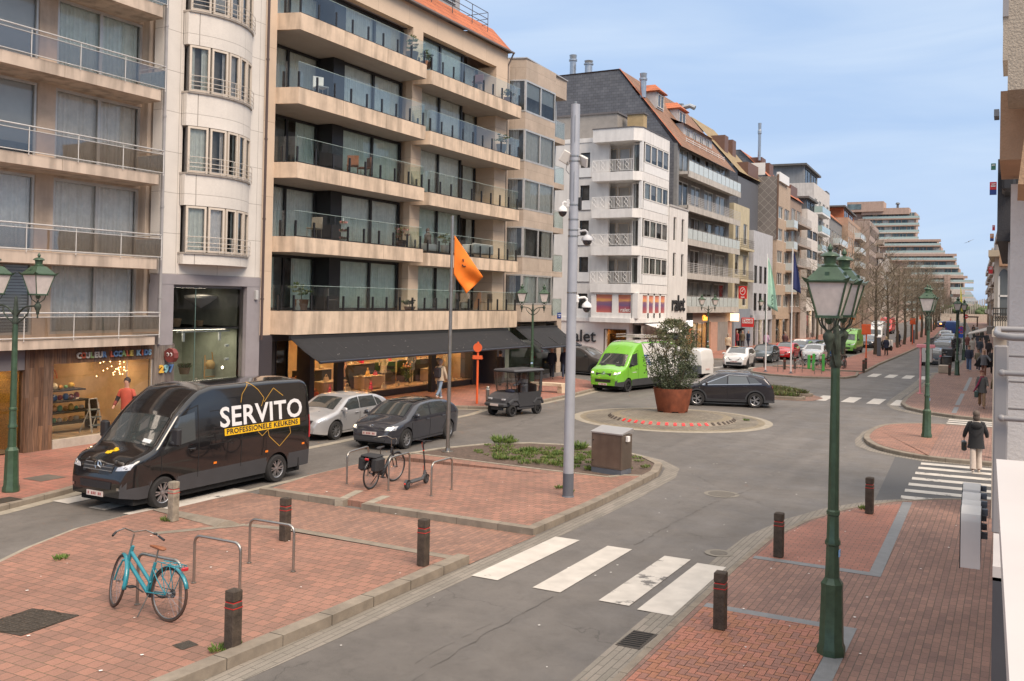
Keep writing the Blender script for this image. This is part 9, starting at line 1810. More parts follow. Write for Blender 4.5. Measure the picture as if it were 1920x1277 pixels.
# ---------------------------------------------------------------- BICYCLES
def tor(k,c,R,r,n=36,m_=6):k.tube([(c[0]+R*cos(2*pi*i/n),c[1],c[2]+R*sin(2*pi*i/n))for i in range(n+1)],r,m_,cap=False)
def bicycle(label,loc,rz,tilt,fc,tyre,saddle,detail=1,basket=False,steer=.0,grip=BLK,bag=False,motor=False,group=None,fr=.017):
 t=thing('bicycle',label,'bicycle',loc,rz,group);t.rotation_euler=(tilt,0,rz)
 R=.335;wf,wr=(.56,0,R+.01),(-.50,0,R+.01)
 SP=mat('spoke',(.35,.35,.36),.35,.9,var=0);RM=mat('rim_alu',(.16,.16,.165),.4,.7,var=0)
 S=Matrix.Translation(wf)@Matrix.Rotation(steer,4,Vector((-.3,0,1)))@Matrix.Translation((-wf[0],0,-wf[2]))
 for i,c in enumerate((wf,wr)):
  k=MB().m(tyre);k.T=S if i==0 else None;tor(k,c,R,.019,36 if detail else 18,6 if detail else 4);w=k.build('wheel',t,60)
  r=MB().m(RM);r.T=S if i==0 else None;tor(r,c,R-.022,.010,30 if detail else 16,4);r.build('rim',w,60)
  r=MB().m(SP);r.T=S if i==0 else None
  for q in range(24 if detail else 8):a=2*pi*q/(24 if detail else 8);r.tube([(c[0]+.025*cos(a+.5*(-1)**q),.018*(-1)**q,c[2]+.025*sin(a+.5*(-1)**q)),(c[0]+(R-.03)*cos(a),0,c[2]+(R-.03)*sin(a))],.0018 if detail else.004,3,cap=False)
  r.lathe([(.02,-.03),(.02,.03)],10,c,'y');r.build('spokes',w,0)
 bb=(-.06,0,.30);st=(-.16,0,.70);hd0=(.40,0,.62);hd1=(.34,0,.84)
 k=MB().m(fc);k.tube([hd0,bb],fr*1.25 if not motor else.04,8);k.tube([(.36,0,.76),(-.12,0,.42)]if not motor else[(.35,0,.82),(.31,0,.7)],fr*1.1,8);k.tube([bb,st],fr,8);k.tube([hd0,hd1],fr*1.2,8)
 for s_ in(-1,1):k.tube([(bb[0],s_*.03,bb[2]),(wr[0],s_*.06,wr[2])],.009,6);k.tube([(-.14,s_*.02,.62),(-.3,s_*.055,.5),(wr[0],s_*.06,wr[2])],.008,6)
 k.build('frame',t,50)
 k=MB().m(fc);k.T=S
 for s_ in(-1,1):k.tube([(hd0[0],s_*.045,hd0[2]+.02),(wf[0]-.06,s_*.055,.5),(wf[0],s_*.055,wf[2])],.013,6)
 k.tube([(hd0[0],-.05,hd0[2]+.02),(hd0[0],.05,hd0[2]+.02)],.014,6);k.build('fork',t,50)
 k=MB().m(fc);
 for c,a0,a1 in((wf,60,205),(wr,-5,160)):
  k.T=S if c is wf else None;n=14;vs=[]
  for i in range(n+1):
   a=radians(a0+(a1-a0)*i/n)
   if c is wf:a=radians(35+(150-35)*i/n+40)
   for y,dr in((-.032,.018),(0,.032),(.032,.018)):vs.append((c[0]+(R+dr)*cos(a),y,c[2]+(R+dr)*sin(a)))
  k.add(vs,[(3*i+j,3*i+3+j,3*i+4+j,3*i+1+j)for i in range(n)for j in(0,1)])
 k.T=None;o=k.build('mudguard',t,60);o.modifiers.new('t','SOLIDIFY').thickness=.003
 k=MB().m(STEEL);k.T=S;k.tube([hd1,(.31,0,1.0)],.012,6);P_=[(.13,-.30,1.02),(.20,-.25,1.04),(.30,-.14,1.07),(.33,0,1.03),(.30,.14,1.07),(.20,.25,1.04),(.13,.30,1.02)];k.tube(P_,.011,6);k.build('handlebar',t,60)
 k=MB().m(grip);k.T=S;k.tube([(.15,-.285,1.025),(.05,-.34,.99)],.016,7);k.tube([(.15,.285,1.025),(.05,.34,.99)],.016,7);k.bbox(.16,.21,-.27,-.22,1.03,1.06,.008);k.build('grip',t,50)
 k=MB().m(saddle);k.add([(-.34,-.085,.90),(-.34,.085,.90),(-.24,.09,.925),(-.10,.03,.92),(.0,.018,.915),(.0,-.018,.915),(-.10,-.03,.92),(-.24,-.09,.925),(-.33,-.07,.86),(-.33,.07,.86),(-.1,.02,.875),(0,.012,.88),(0,-.012,.88),(-.1,-.02,.875)],[(0,7,2,1),(7,6,3,2),(6,5,4,3),(8,9,10,13),(13,10,11,12),(0,1,9,8),(1,2,3,10,9),(3,4,11,10),(4,5,12,11),(5,6,13,12),(6,7,0,8,13)]);o=k.build('saddle',t,0);o.modifiers.new('s','SUBSURF').levels=1
 k=MB().m(STEEL);k.tube([st,(-.19,0,.88)],.012,6);k.build('seat_post',t,50)
 k=MB().m(fc if not bag else BLK);zz=.735
 for s_ in(-1,1):
  k.tube([(-.26,s_*.05,zz),(-.34,s_*.07,zz),(-.70,s_*.07,zz),(-.74,s_*.03,zz)],.007,5);k.tube([(-.36,s_*.07,zz),(wr[0],s_*.065,wr[2])],.006,5);k.tube([(-.66,s_*.07,zz),(wr[0],s_*.065,wr[2])],.006,5)
  if detail:k.tube([(-.5,s_*.07,zz),(-.4,s_*.07,.5)],.005,4);k.tube([(-.52,s_*.07,zz),(-.6,s_*.07,.55)],.005,4)
 for x in(-.36,-.5,-.64):k.tube([(x,-.07,zz),(x,.07,zz)],.006,4)
 k.build('carrier',t,50)
 k=MB().m(LAMPR);k.bbox(-.77,-.73,-.05,.05,zz-.055,zz-.005,.01);k.build('tail_light',t,20)
 k=MB().m(BLK);k.lathe([(.085,-.004),(.085,.004)],20,(bb[0],-.045,bb[2]),'y');k.lathe([(.06,-.01),(.04,.01)],14,(wr[0],-.045,wr[2]),'y');k.tube([(bb[0],-.05,bb[2]+.08),(wr[0],-.05,wr[2]+.045)],.005,4);k.tube([(bb[0],-.05,bb[2]-.08),(wr[0],-.05,wr[2]-.05)],.005,4)
 if motor:k.ball((bb[0]+.02,0,bb[2]+.02),.10,10,6,(1.1,.7,.9))
 k.build('chain_drive',t,30)
 for s_,a in((-1,200),(1,20)):k=MB().m(BLK);e=(bb[0]+.17*cos(radians(a)),s_*.09,bb[2]+.17*sin(radians(a)));k.tube([(bb[0],s_*.06,bb[2]),e],.010,5);k.bbox(e[0]-.045,e[0]+.045,min(e[1],e[1]+s_*.1),max(e[1],e[1]+s_*.1),e[2]-.012,e[2]+.012,.004);k.build('pedal',t,30)
 k=MB().m(BLK);k.tube([(-.14,.04,.28),(-.17,.20,.02)],.009,5);k.build('kickstand',t)
 if bag:
  for s_ in(-1,1):k=MB().m(mat('pannier',(.022,.022,.024),.8,var=.2,sc=30,bump=.3));k.bbox(-.72,-.34,min(s_*.08,s_*.25),max(s_*.08,s_*.25),.42,.74,.04);k.build('pannier',t,30)
  k=MB().m(mat('pannier',(.022,.022,.024),.8,var=.2,sc=30,bump=.3));k.bbox(-.72,-.34,-.2,.2,.735,.78,.02);k.build('pannier_flap',t,30)
 if basket:k=MB().m(mat('crate_%s'%basket[0],basket[1],.7));k.T=S;k.lathe([(.15,.80),(.20,1.0)],10,(.50,0,0),cap=False);k.lathe([(.15,.80),(0,.80)],10,(.50,0,0),cap=False);o=k.build('front_basket',t,20)
 return t
TEAL=mat('bike_teal',(.018,.20,.25),.3,var=.05,coat=.5);LTH=mat('leather_brown',(.24,.085,.035),.5,var=.2,sc=20)
tb=bicycle('teal city bicycle with brown saddle standing on the near island',(-11.30,9.92,.06),radians(176),radians(6),TEAL,mat('tyre_brown',(.06,.035,.025),.8),LTH,steer=radians(-24),fr=.023);tb.scale=(1.1,)*3
bicycle('black electric bicycle with black panniers leaning on a steel hoop',(-13.78,19.4,.135),radians(95),radians(3),mat('bike_black',(.02,.02,.022),.35),TYRE,BLK,bag=True,motor=True,steer=radians(-10),fr=.024).scale=(1.08,)*3
WT=mat('tyre_white',(.55,.5,.43),.7)
for x,y,rz,c,ty_,bk,lb in[(-13.9,74.0,1.0,(.3,.3,.3),WT,('red',(.5,.05,.03)),'parked bicycle with cream tyres and red front basket'),(-13.1,74.3,1.25,(.08,.12,.1),WT,None,'dark green parked bicycle with cream tyres in the middle of the rack'),(-12.6,74.6,1.3,(.03,.03,.03),WT,None,'black parked bicycle with cream tyres in the rack'),(-12.2,75.4,1.2,(.02,.02,.025),TYRE,None,'black parked bicycle behind the green stands'),(-11.6,76.2,1.3,(.3,.3,.31),TYRE,('black',(.03,.03,.03)),'silver parked bicycle with black basket near the blue jacket'),(-11.2,75.0,1.6,(.05,.05,.05),TYRE,None,'dark parked bicycle at the right end of the rack')]:
 bicycle(lb,(x,y,.03),rz+pi/2*0,radians(2),mat('bikef_%d'%int(c[1]*100),c,.4),ty_,BLK,0,bk)
bicycle('far dark bicycle leaning in front of the white columned shop',(-25.6,141,.13),1.5,0,mat('bikef_5',(.05,.05,.05),.4),TYRE,BLK,0);bicycle('dark bicycle parked beside a tree on the distant island',(-12.3,124.5,.13),1.2,0,mat('bikef_5',(.05,.05,.05),.4),TYRE,BLK,0)
# kick scooter
t=thing('kick_scooter','dark grey electric kick scooter with red cables between the steel hoops','scooter',(-12.99,19.75,.135),radians(93));SG=mat('scooter_grey',(.06,.062,.066),.5)
k=MB().m(SG);k.bbox(-.36,.26,-.075,.075,.13,.185,.015);k.tube([(.26,0,.16),(.36,0,.22),(.40,0,.34)],.035,8);k.build('deck',t,30)
for x,nm in((-.45,0),(.46,1)):k=MB().m(TYRE);k.lathe([(.06,-.025),(.10,-.028),(.11,-.015),(.11,.015),(.10,.028),(.06,.025)],22,(x,0,.11),'y');w=k.build('wheel',t,40);k=MB().m(SG);k.lathe([(.065,-.03),(.065,.03)],14,(x,0,.11),'y');k.build('hub',w,30)
k=MB().m(SG);k.tube([(-.36,0,.16),(-.45,0,.13)],.04,6);k.tube([(.40,-.04,.3),(.46,-.04,.11)],.012,5);k.tube([(.40,.04,.3),(.46,.04,.11)],.012,5)
for c in(-.45,.46):k.add([(c+.125*cos(radians(a)),y,.11+.125*sin(radians(a)))for a in range(20,161,20)for y in(-.035,.035)],[(2*i,2*i+2,2*i+3,2*i+1)for i in range(7)])
k.build('mudguard',t,30)
k=MB().m(BLK);k.tube([(.40,0,.3),(.27,0,1.08)],.018,8);k.tube([(.27,-.25,1.10),(.27,.25,1.10)],.012,6);k.tube([(.27,-.25,1.10),(.265,-.13,1.10)],.018,6);k.tube([(.27,.25,1.10),(.265,.13,1.10)],.018,6);k.bbox(.29,.34,-.03,.03,1.0,1.08,.01);k.build('stem',t,50)
k=MB().m(mat('scooter_red',(.7,.04,.02),.4,var=0));k.tube([(.27,.0,1.08),(.33,.07,1.02),(.34,.06,.93),(.31,0,.86),(.32,.0,.82)],.007,5);k.tube([(.36,.03,.45),(.40,.05,.36),(.42,.02,.22)],.007,5);k.lathe([(.022,0),(.022,.02)],10,(.305,0,.84));k.bbox(-.575,-.555,-.02,.02,.13,.17,.005);k.build('cable',t,50)
k=MB().m(BLK);k.tube([(.02,.07,.13),(.0,.16,.015)],.007,5);k.build('kickstand',t)
# ================================================================= PEOPLE
SKIN=mat('skin',(.48,.27,.19),.55,var=.06)
def skinned(name,verts,edges,radii,m_,sub=1,parent=None):
 me=bpy.data.meshes.new(name);me.from_pydata([tuple(v)for v in verts],edges,[]);o=bpy.data.objects.new(name,me);COL.objects.link(o)
 s=o.modifiers.new('skin','SKIN');s.use_smooth_shade=True
 if not me.skin_vertices:bpy.context.view_layer.objects.active=o
 sv_=me.skin_vertices[0].data
 for i,r in enumerate(radii):sv_[i].radius=r if isinstance(r,tuple)else(r,r);sv_[i].use_root=(i==0)
 b=o.modifiers.new('sub','SUBSURF');b.levels=sub;b.render_levels=sub
 bpy.context.view_layer.update();dg=bpy.context.evaluated_depsgraph_get();m2=bpy.data.meshes.new_from_object(o.evaluated_get(dg));bpy.data.objects.remove(o)
 m2.name=name;m2.materials.clear();m2.materials.append(m_);m2.shade_smooth()
 return obj(name,m2,parent)
def person(label,loc,heading,top=(.03,.03,.03),legs=(.05,.06,.1),H=1.72,hair=(.06,.04,.03),hairlen=0,stride=.35,arms=((.25,.3),(-.25,.3)),coat=.0,puffy=1.,lean=0.,shoes=(.05,.05,.05),hood=None,sit=False,armout=(.12,.12),hat=None,forearm=None,detail=1,name='person',flare=1.,group=None):
 t=thing(name,label,'person',loc,heading,group);s=H/1.72
 hipz=.90;V=Vector
 tl=sin(lean);sh=V((tl*.5,0,hipz+.52));nk=V((tl*.58,0,hipz+.60));hd=V((tl*.66+.01,0,hipz+.73));ch=V((tl*.3,0,hipz+.32));pv=V((0,0,hipz+.02))
 def leg(sd,a,bend_):
  hip=V((0,sd*.085,hipz-.04));kn=hip+V((sin(a)*.42,0,-cos(a)*.42));a2=a-bend_;an=kn+V((sin(a2)*.42,0,-cos(a2)*.42));f=a2*.6+0;toe=an+V((cos(f)*.17,sd*.02,-sin(-f)*.0-.03+min(0,sin(f)*.1)));heel=an+V((-.05,0,-.035));return hip,kn,an,toe,heel
 if sit:L1=leg(1,1.35,1.3);L2=leg(-1,1.4,1.4)
 else:L1=leg(1,stride,.12*(stride>0)+.0);L2=leg(-1,-stride*.8,.15+abs(stride)*.9)
 def arm(sd,a,bnd,out_):
  s0=sh+V((0,sd*.165,.0));el=s0+V((sin(a)*.27,sd*(.03+out_*.3),-cos(a)*.27));a2=a+bnd;wr=el+V((sin(a2)*.24,sd*out_*.1,-cos(a2)*.24));hn=wr+V((sin(a2)*.05,0,-cos(a2)*.05));return s0,el,wr,hn,a2
 A1=arm(1,arms[0][0],arms[0][1],armout[0]);A2=arm(-1,arms[1][0],arms[1][1],armout[1])
    # lowest point to ground
 zmin=min(L1[2].z,L2[2].z)-.075 if not sit else 0
 vs=[pv,pv+V((tl*.12,0,.14)),ch,sh,nk,hd-V((0,0,.02)),hd+V((.005,0,.075)),hd+V((0,0,.14))];rs=[(.09,.07),(.08,.06),(.09,.065),(.075,.05),(.052,.052),(.078,.085),(.092,.105),(.06,.065)];es=[(i,i+1)for i in range(7)]
 def chain(pts,rad,frm):
  p=frm
  for q,r in zip(pts,rad):vs.append(q);rs.append((r,r));es.append((p,len(vs)-1));p=len(vs)-1
  return p
 for L in(L1,L2):e=chain(L[:3],(.078,.052,.034),0);i_an=e;chain((L[3],),(.03,),i_an)
 for A,sd in((A1,1),(A2,-1)):
  e=chain(A[:3],(.048,.038,.025),3)
  palm=chain((A[3],),(.026,),e)
  if detail>1:
   d=(A[3]-A[2]).normalized();sidev=V((0,1,0));
   for q in range(4):b_=A[3]+d*.02+sidev*(q-1.5)*.017;chain((b_,b_+d*(.035+.006*(1.5-abs(q-1.5)))+V((.006,0,0)),b_+d*(.05)+V((.016,0,0))),(.009,.008,.006),palm)
   th=A[2]+d*.03+V((.02,-sd*.015,0));chain((th,th+d*.03+V((.018,-sd*.006,0))),(.010,.008),palm)
 vs=[v-V((0,0,zmin))for v in vs];vs=[v*s for v in vs];rs=[(a*s,b_*s)for a,b_ in rs]
 skinned('body',vs,es,rs,SKIN,1,t)
 def sc(p):return(p-V((0,0,zmin)))*s
 TM=mat('cloth_%02d%02d%02d'%tuple(int(c*99)for c in top),top,.85,var=.12,sc=9,bump=.4,bsc=25);LM=mat('cloth_%02d%02d%02d'%tuple(int(c*99)for c in legs),legs,.85,var=.12,sc=9,bump=.3,bsc=25)
    # trousers: hips ring flowing into two tapering legs
 k=MB().m(LM);k.T=None
 def ring(k,rows,n=14):
  vs_=[]
  for c,rx,ry in rows:
   for q in range(n):a=2*pi*q/n;vs_.append((c.x+rx*cos(a),c.y+ry*sin(a),c.z))
  k.add(vs_,[(i*n+q,i*n+(q+1)%n,(i+1)*n+(q+1)%n,(i+1)*n+q)for i in range(len(rows)-1)for q in range(n)]+[tuple(range(n-1,-1,-1)),tuple(range((len(rows)-1)*n,len(rows)*n))])
 ring(k,[(sc(pv-V((0,0,.10))),.11*s,.15*s),(sc(pv),.12*s,.165*s),(sc(pv+V((0,0,.12))),.11*s,.145*s)])
 for L in(L1,L2):
  q0=L[0]+V((0,0,.02));P_=[q0,L[0]*.6+L[1]*.4,L[1]+V((0,0,.03)),L[1]*.75+L[2]*.25,L[1]*.4+L[2]*.6,L[2]+V((0,0,.02))]
  k.tube([sc(q)for q in P_],[x*s for x in(.092,.084,.066*flare**.5,.064*flare**.7,.060*flare,.062*flare)],12)
 k.build('trousers',t,70)
    # jacket or coat: lofted trunk with sleeves
 k=MB().m(TM);pf=puffy;rows=[(nk-V((0,0,.0)),.062,.07),(nk-V((0,0,.035)),.085,.11),(sh+V((0,0,.015)),.105,.165),(sh-V((0,0,.05)),.125,.195),(ch,.135,.19),(pv*.5+ch*.5,.13,.175),(pv+V((0,0,.03)),.138,.18),(pv-V((0,0,.07)),.142,.19)]
 if coat:rows+=[(pv-V((0,0,coat*.6)),.15,.20),(pv-V((0,0,coat)),.158,.212)]
 rnd_=random.Random(int(abs(loc[1])*10));ring(k,[(sc(c)+V((rnd_.uniform(-.006,.006),0,0)),rx*s*(pf if n_>2 else 1)*rnd_.uniform(.97,1.03),ry*s*(pf if n_>2 else 1))for n_,(c,rx,ry)in enumerate(rows)][::-1],18)
 for A,sd in((A1,1),(A2,-1)):
  k.tube([sc(A[0]-V((0,sd*.05,.0))),sc(A[0]),sc((A[0]+A[1])/2),sc(A[1]),sc((A[1]+A[2])/2),sc(A[2])],[x*s*pf for x in(.06,.068,.062,.057,.052,.045)],10)
 k.build('jacket',t,75)
 HM=mat('hair_%02d%02d'%(int(hair[0]*99),int(hair[2]*99)),hair,.7,var=.2,sc=30)
 hc=sc(hd+V((0,0,.05)));k=MB()
 if hood:k.m(mat('cloth_%02d%02d%02d'%tuple(int(c*99)for c in hood),hood,.85));k.ball(hc+V((-.025,0,.01)),.135*s,14,9,(.95,.92,1.15));k.build('hood',t,60)
 else:
  k.m(HM);vsb=[];k.ball(hc+V((-.03,0,.028*s)),.112*s,14,9,(1,.9,1))
  if hairlen:k.ball(hc+V((-.045,0,-.05-hairlen*.3)),.10*s,12,8,(.75,.98,1.0+hairlen*3))
  k.build('hair',t,60)
    # face: nose, ears, eyes, mouth
 if not hood:
  f=MB().m(SKIN);f.ball(hc+V((.093*s,0,-.02)),.014,6,5,(1.1,.8,1.4));
  for sd in(-1,1):f.ball(hc+V((0,sd*.083*s,-.015)),.02,6,5,(.8,.4,1.2))
  f.build('face',t,60);f=MB().m(FB);[f.ball(hc+V((.082*s,sd*.03,.005)),.008,6,4)for sd in(-1,1)];f.m(mat('lips',(.35,.10,.09),.6));f.ball(hc+V((.085*s,0,-.055)),.016,6,4,(.5,1.2,.35));f.build('eyes_mouth',t,60)
 if hat:k=MB().m(mat('hat_%02d'%int(hat[0]*99),hat,.9));k.ball(hc+V((-.01,0,.06*s)),.12*s,12,7,(1,.92,.8));k.build('hat',t,60)
 SM=mat('shoe_%02d%02d'%(int(shoes[0]*99),int(shoes[2]*99)),shoes,.5)
 for L in(L1,L2):
  an,toe=sc(L[2]),sc(L[3]);d=(toe-an);k=MB().m(SM);ang=atan2(d.z+.03*s,d.x);k.T=Matrix.Translation(an+V((.055,0,-.035*s)))@Matrix.Rotation(-ang*.9,4,'Y');k.ball((0,0,0),.05*s,10,6,(2.6,.9,.85));k.build('shoe',t,60)
 t['_h']=0;del t['_h'];return t,sc,dict(A1=A1,A2=A2,sh=sh,ch=ch,pv=pv,nk=nk,hd=hd,s=s)
def bag_on(P_,sd,c,size=(.16,.07,.14),drop=.1,strap=True,lb=None,nm='handbag',label='bag'):
 t,sc,J=P_;A=J['A1']if sd>0 else J['A2'];h_=sc(A[3]);mw=t.matrix_world if False else(Matrix.Translation(t.location)@Matrix.Rotation(t.rotation_euler.z,4,'Z'));w=mw@h_
 b=thing(nm,label,'bag',(w.x,w.y,w.z-drop-size[2]*2),t.rotation_euler.z);m_=mat('bagm_%02d%02d'%(int(c[0]*99),int(c[2]*99)),c,.5,coat=.2)
 k=MB().m(m_);k.bbox(-size[0],size[0],-size[1],size[1],0,size[2]*2,.03);k.build('bag_body',b,30);k=MB().m(m_);k.tube([(-size[0]*.6,0,size[2]*2-.02),(-size[0]*.3,0,size[2]*2+drop),(size[0]*.3,0,size[2]*2+drop),(size[0]*.6,0,size[2]*2-.02)],.009,6);k.build('handle',b,60)
UPST,DNST=pi/2,-pi/2
# nearest woman on the zebra crossing, seen from behind
w=person('woman in black hooded padded jacket and pale trousers crossing the zebra with a bag',(-.92,31.1,.02),UPST+.08,(.018,.018,.02),(.50,.42,.36),1.68,(.10,.075,.06),.08,-.30,((.12,.75),(.1,.9)),.24,1.16,.05,(.55,.48,.42),armout=(.30,.28),detail=2,flare=1.45)
k=MB().m(mat('cloth_black_hood',(.014,.014,.016),.85));k.ball((-.10,0,1.37),.15,12,8,(.6,1.1,.8));k.build('hood',w[0],60);k=MB().m(mat('scarf_cream',(.5,.44,.38),.9,bump=.5));k.lathe([(.09,1.40),(.12,1.44),(.10,1.50)],14,(-.01,0,0),cap=False);k.build('scarf',w[0],60)
k=MB().m(mat('jacket_seam',(.008,.008,.009),.9,var=0));k.tube([(-.14,-.14,1.18),(-.165,0,1.03),(-.14,.14,1.18)],.006,4);k.build('jacket_seam',w[0],60)
bag_on(w,1,(.02,.022,.02),(.17,.07,.14),.12,label='black handbag carried by the woman on the zebra crossing')
# woman with scarf walking towards the camera
w=person('woman in grey coat, tan trousers and burgundy scarf walking towards the camera',(-1.27,50.3,.13),DNST+.05,(.10,.095,.09),(.30,.19,.11),1.68,(.12,.035,.02),.02,.3,((.25,.8),(.1,.3)),.22,1.08,0,(.06,.03,.02),detail=2,flare=1.2)
k=MB().m(mat('scarf_burgundy',(.25,.03,.07),.9,bump=.5));k.lathe([(.085,1.40),(.11,1.44),(.09,1.50)],14,cap=False);k.tube([(.10,-.05,1.42),(.17,-.16,1.15),(.16,-.30,.85),(.12,-.36,.75)],[.04,.045,.04,.03],6);k.build('scarf',w[0],60)
bag_on(w,-1,(.03,.06,.05),(.14,.09,.15),.1,label='dark green shopping bag held by the woman with the burgundy scarf')
person('person in brown clothes half hidden behind the black awning post',(-.62,49.8,.13),UPST,(.12,.09,.05),(.08,.06,.04),1.7,(.1,.06,.04))
person('man in navy jacket and wide blue jeans walking towards the camera',(-2.9,79.3,.13),DNST,(.03,.035,.06),(.09,.15,.27),1.82,(.15,.1,.07),0,.22,puffy=1.15,shoes=(.3,.3,.3),flare=1.35)
person('boy in khaki jacket and navy trousers walking beside the man in jeans',(-2.3,80.0,.13),DNST,(.20,.17,.12),(.03,.035,.07),1.55,(.05,.04,.03),0,.2,puffy=1.1,shoes=(.4,.4,.4))
w=person('woman in a grey cape swinging open over brown trousers',(-1.75,73.6,.13),DNST,(.13,.13,.14),(.20,.09,.06),1.7,(.35,.2,.1),.06,.25,((.7,.2),(-.6,.2)),.15,1.2,0,(.3,.25,.2),armout=(.5,.5))
k=MB().m(mat('cape_black',(.02,.02,.022),.9));k.add([(0,-.2,1.4),(0,.2,1.4),(-.15,.65,.75),(-.2,.25,.62),(-.2,-.25,.62),(-.15,-.65,.75)],[(0,1,2,3,4,5)]);o=k.build('cape',w[0],0);o.modifiers.new('t','SOLIDIFY').thickness=.02
for x,y,c,l,H,lb,hd in[(-1.25,76,(.02,.02,.022),(.02,.02,.025),1.8,'person in black right behind the woman in the cape',DNST),(-3.6,106,(.45,.41,.36),(.1,.09,.09),1.7,'person in long pale grey coat walking away on the right pavement',UPST),(-2.75,100,(.06,.07,.09),(.10,.12,.16),1.85,'man in slate jacket and grey jeans walking away on the right pavement',UPST),(-1.95,98,(.03,.025,.03),(.05,.03,.03),1.8,'man in black beside the slate jacketed man on the right pavement',UPST),(-5.2,112,(.06,.05,.06),(.04,.05,.08),1.75,'dark dressed walker beside the parked row on the right',DNST),(-4.5,118,(.2,.08,.07),(.05,.05,.06),1.7,'walker in dull red farther along the right pavement',DNST),(-3.6,124,(.05,.06,.09),(.03,.03,.03),1.75,'walker in navy farther along the right pavement',UPST),(-2.8,128,(.04,.04,.045),(.04,.04,.05),1.75,'walker in black farther along the right pavement',DNST),(-3.9,150,(.06,.06,.05),(.03,.03,.03),1.7,'tiny dark walker beyond the round sign',UPST),(-5.4,165,(.05,.07,.06),(.03,.03,.03),1.7,'tiny dark green walker far along the right pavement',DNST),(-6.3,190,(.03,.03,.03),(.05,.05,.06),1.7,'tiny black walker near the shelter',UPST),(-5.6,185,(.4,.38,.36),(.1,.1,.1),1.7,'tiny pale walker near the shelter',DNST),
(-20.0,320,(.5,.03,.04),(.05,.05,.05),1.7,'tiny figure in red at the end of the street',0),(-17.5,330,(.5,.04,.05),(.04,.04,.06),1.7,'second tiny figure in red at the end of the street',0)]:
 person(lb,(x,y,.13),hd,c,l,H,(.08,.06,.04),0,.25,coat=.35 if 'long' in lb else 0,puffy=1.12,detail=0)
# left pavement people
rm=person('man in red t-shirt over black sleeves standing before the kids shop behind the van',(-24.7,20.9,.13),radians(-60),(.40,.075,.045),(.12,.18,.28),1.82,(.03,.02,.018),0,.05,((.1,.15),(-.1,.9)),0,.98,.08,detail=2,armout=(.25,.3))
for A in('A1','A2'):
 a=rm[2][A];k=MB().m(mat('sleeve_black',(.015,.015,.018),.9));q=[rm[1](a[1]),rm[1]((a[1]+a[2])/2),rm[1](a[2])];k.tube([rm[1]((a[0]+a[1])/2)+(rm[1](a[1])-rm[1](a[0]))*.12]+q,[.064,.066,.054,.047],10);k.build('sleeve',rm[0],60)
w=person('man in beige hooded puffer and blue jeans striding past the boutique with a backpack',(-23.45,37.4,.13),UPST+.1,(.42,.34,.25),(.17,.24,.33),1.76,(.2,.15,.1),0,.42,((.2,.5),(-.1,.4)),.08,1.15,.06,(.65,.64,.62),hood=(.30,.23,.19),detail=2,armout=(.35,.3))
t=thing('backpack','black patterned backpack on the striding man in the beige puffer','backpack',(-23.45,37.4,.13),UPST+.1);k=MB().m(mat('backpack',(.03,.028,.035),.8,var=.9,sc=30));k.bbox(-.34,-.15,-.17,.17,1.0,1.47,.05);k.build('bag_body',t,40);k=MB().m(BLK);[k.tube([(-.17,s_*.1,1.42),(-.02,s_*.12,1.5),(.12,s_*.12,1.38),(.05,s_*.13,1.15)],.018,5)for s_ in(-1,1)];k.build('strap',t)
person('left man of two in dark navy coats walking towards the roundabout',(-24.3,51.3,.13),DNST+.35,(.025,.03,.045),(.03,.035,.05),1.76,(.45,.42,.40),0,.25,coat=.1,puffy=1.12);person('right man of two in dark navy coats walking towards the roundabout',(-23.75,51.9,.13),DNST+.35,(.028,.035,.055),(.05,.07,.12),1.78,(.5,.48,.45),0,-.22,coat=.05,puffy=1.12)
person('dark figure looking into the corner shop under the black awning',(-24.6,45.4,.13),UPST,(.025,.022,.025),(.02,.02,.022),1.75,(.03,.02,.02),0,.1,coat=.25,puffy=1.1)
person('person in long beige coat with red bag beyond the white crossover',(-23.6,88.2,.13),UPST,(.46,.38,.28),(.04,.04,.04),1.75,(.3,.25,.2),.05,.1,coat=.2,puffy=1.35)
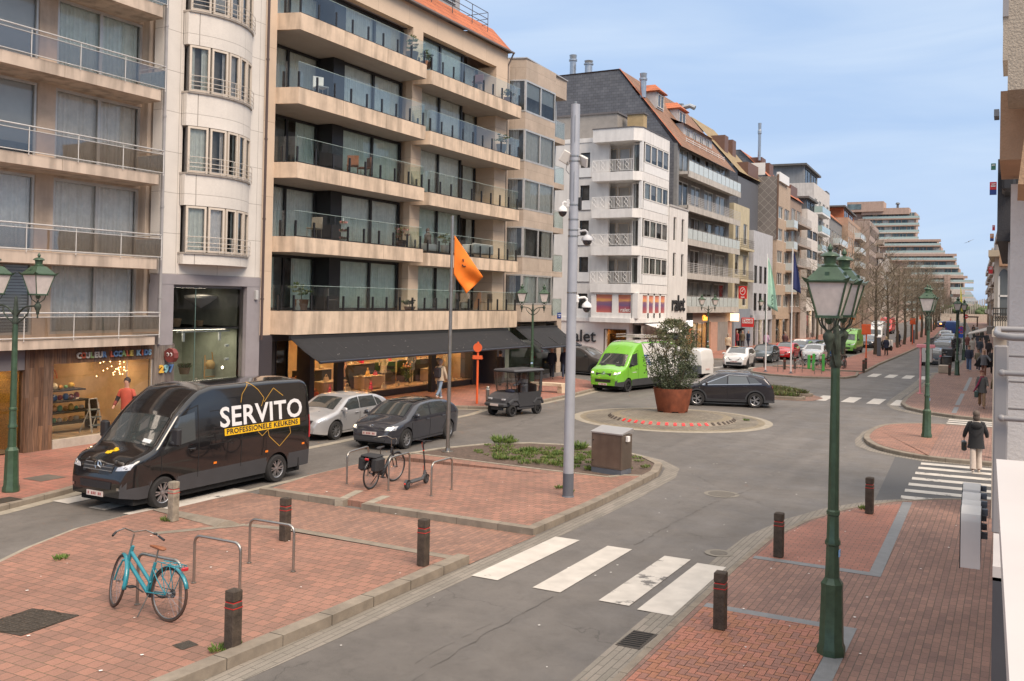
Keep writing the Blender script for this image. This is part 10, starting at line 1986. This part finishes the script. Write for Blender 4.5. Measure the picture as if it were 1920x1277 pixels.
for x,y,c,l,lb in[(-26.2,101.5,(.25,.04,.05),(.05,.05,.06),'person in red scarf bending over a pram by the red shop'),(-25.7,101.9,(.10,.08,.05),(.05,.04,.05),'person in olive coat beside the red shop doorway'),(-25.4,103.2,(.02,.035,.07),(.03,.04,.06),'man in navy anorak right of the red shop doorway'),(-22.6,99.5,(.42,.28,.40),(.12,.16,.22),'person in lilac coat left of the dark grey compact car'),(-21.8,104.5,(.05,.06,.09),(.03,.03,.04),'person in dark clothes beside the lilac coated one'),(-20.9,100.6,(.10,.04,.04),(.03,.03,.04),'person with dark red rucksack beyond the red car')]:
 person(lb,(x,y,.13),DNST+random.uniform(-.5,.5),c,l,1.72,(.3,.25,.2),0,.12,coat=.2,puffy=1.15,detail=0)
person('person in blue jacket crouching over the parked bicycles',(-12.35,76.3,.12),DNST,(.03,.10,.24),(.03,.03,.04),1.65,(.06,.04,.03),0,.1,lean=.3,puffy=1.15,hat=(.15,.12,.1),detail=0)
person('blonde woman in navy coat with blue bag beside the slim parking meter',(-10.9,98.8,.13),2.2,(.02,.025,.05),(.02,.02,.03),1.68,(.55,.42,.25),.1,.1,coat=.25,puffy=1.25,detail=0)
person('person in dark navy coat under the trees beside the small cream cargo scooter',(-12.0,121,.13),2.6,(.015,.02,.035),(.02,.02,.03),1.75,(.1,.07,.05),0,.15,coat=.35,puffy=1.2,detail=0)
# golf cart driver and rider on scooter
g_=person('driver in white jacket sitting inside the golf cart',(-18.42,35.55,.10),radians(-103),(.50,.52,.54),(.05,.06,.09),1.7,(.2,.15,.1),0,0,((.9,.5),(.9,.5)),0,1.05,0,sit=True,detail=1)
g_[0].location=(-18.30,35.95,-.02)
person('rider in white on a scooter in the far distance',(-12.0,262,.45),pi/2,(.6,.58,.57),(.5,.5,.5),1.7,(.3,.02,.03),0,0,((.7,.4),(.7,.4)),sit=True,hat=(.45,.02,.03),detail=0)
t=thing('motor_scooter','white motor scooter far up the road','scooter',(-12.0,262,0),pi/2);k=MB().m(WHITE);k.bbox(-.6,.2,-.18,.18,.4,.8,.06);k.bbox(.3,.45,-.25,.25,.4,1.1,.04);k.build('body',t,30);[wheel(t,x,0,1,.25,.12,RIMD,5)for x in(-.55,.6)]
# driver seen in the dark hatchback is only a dim shape behind the glass
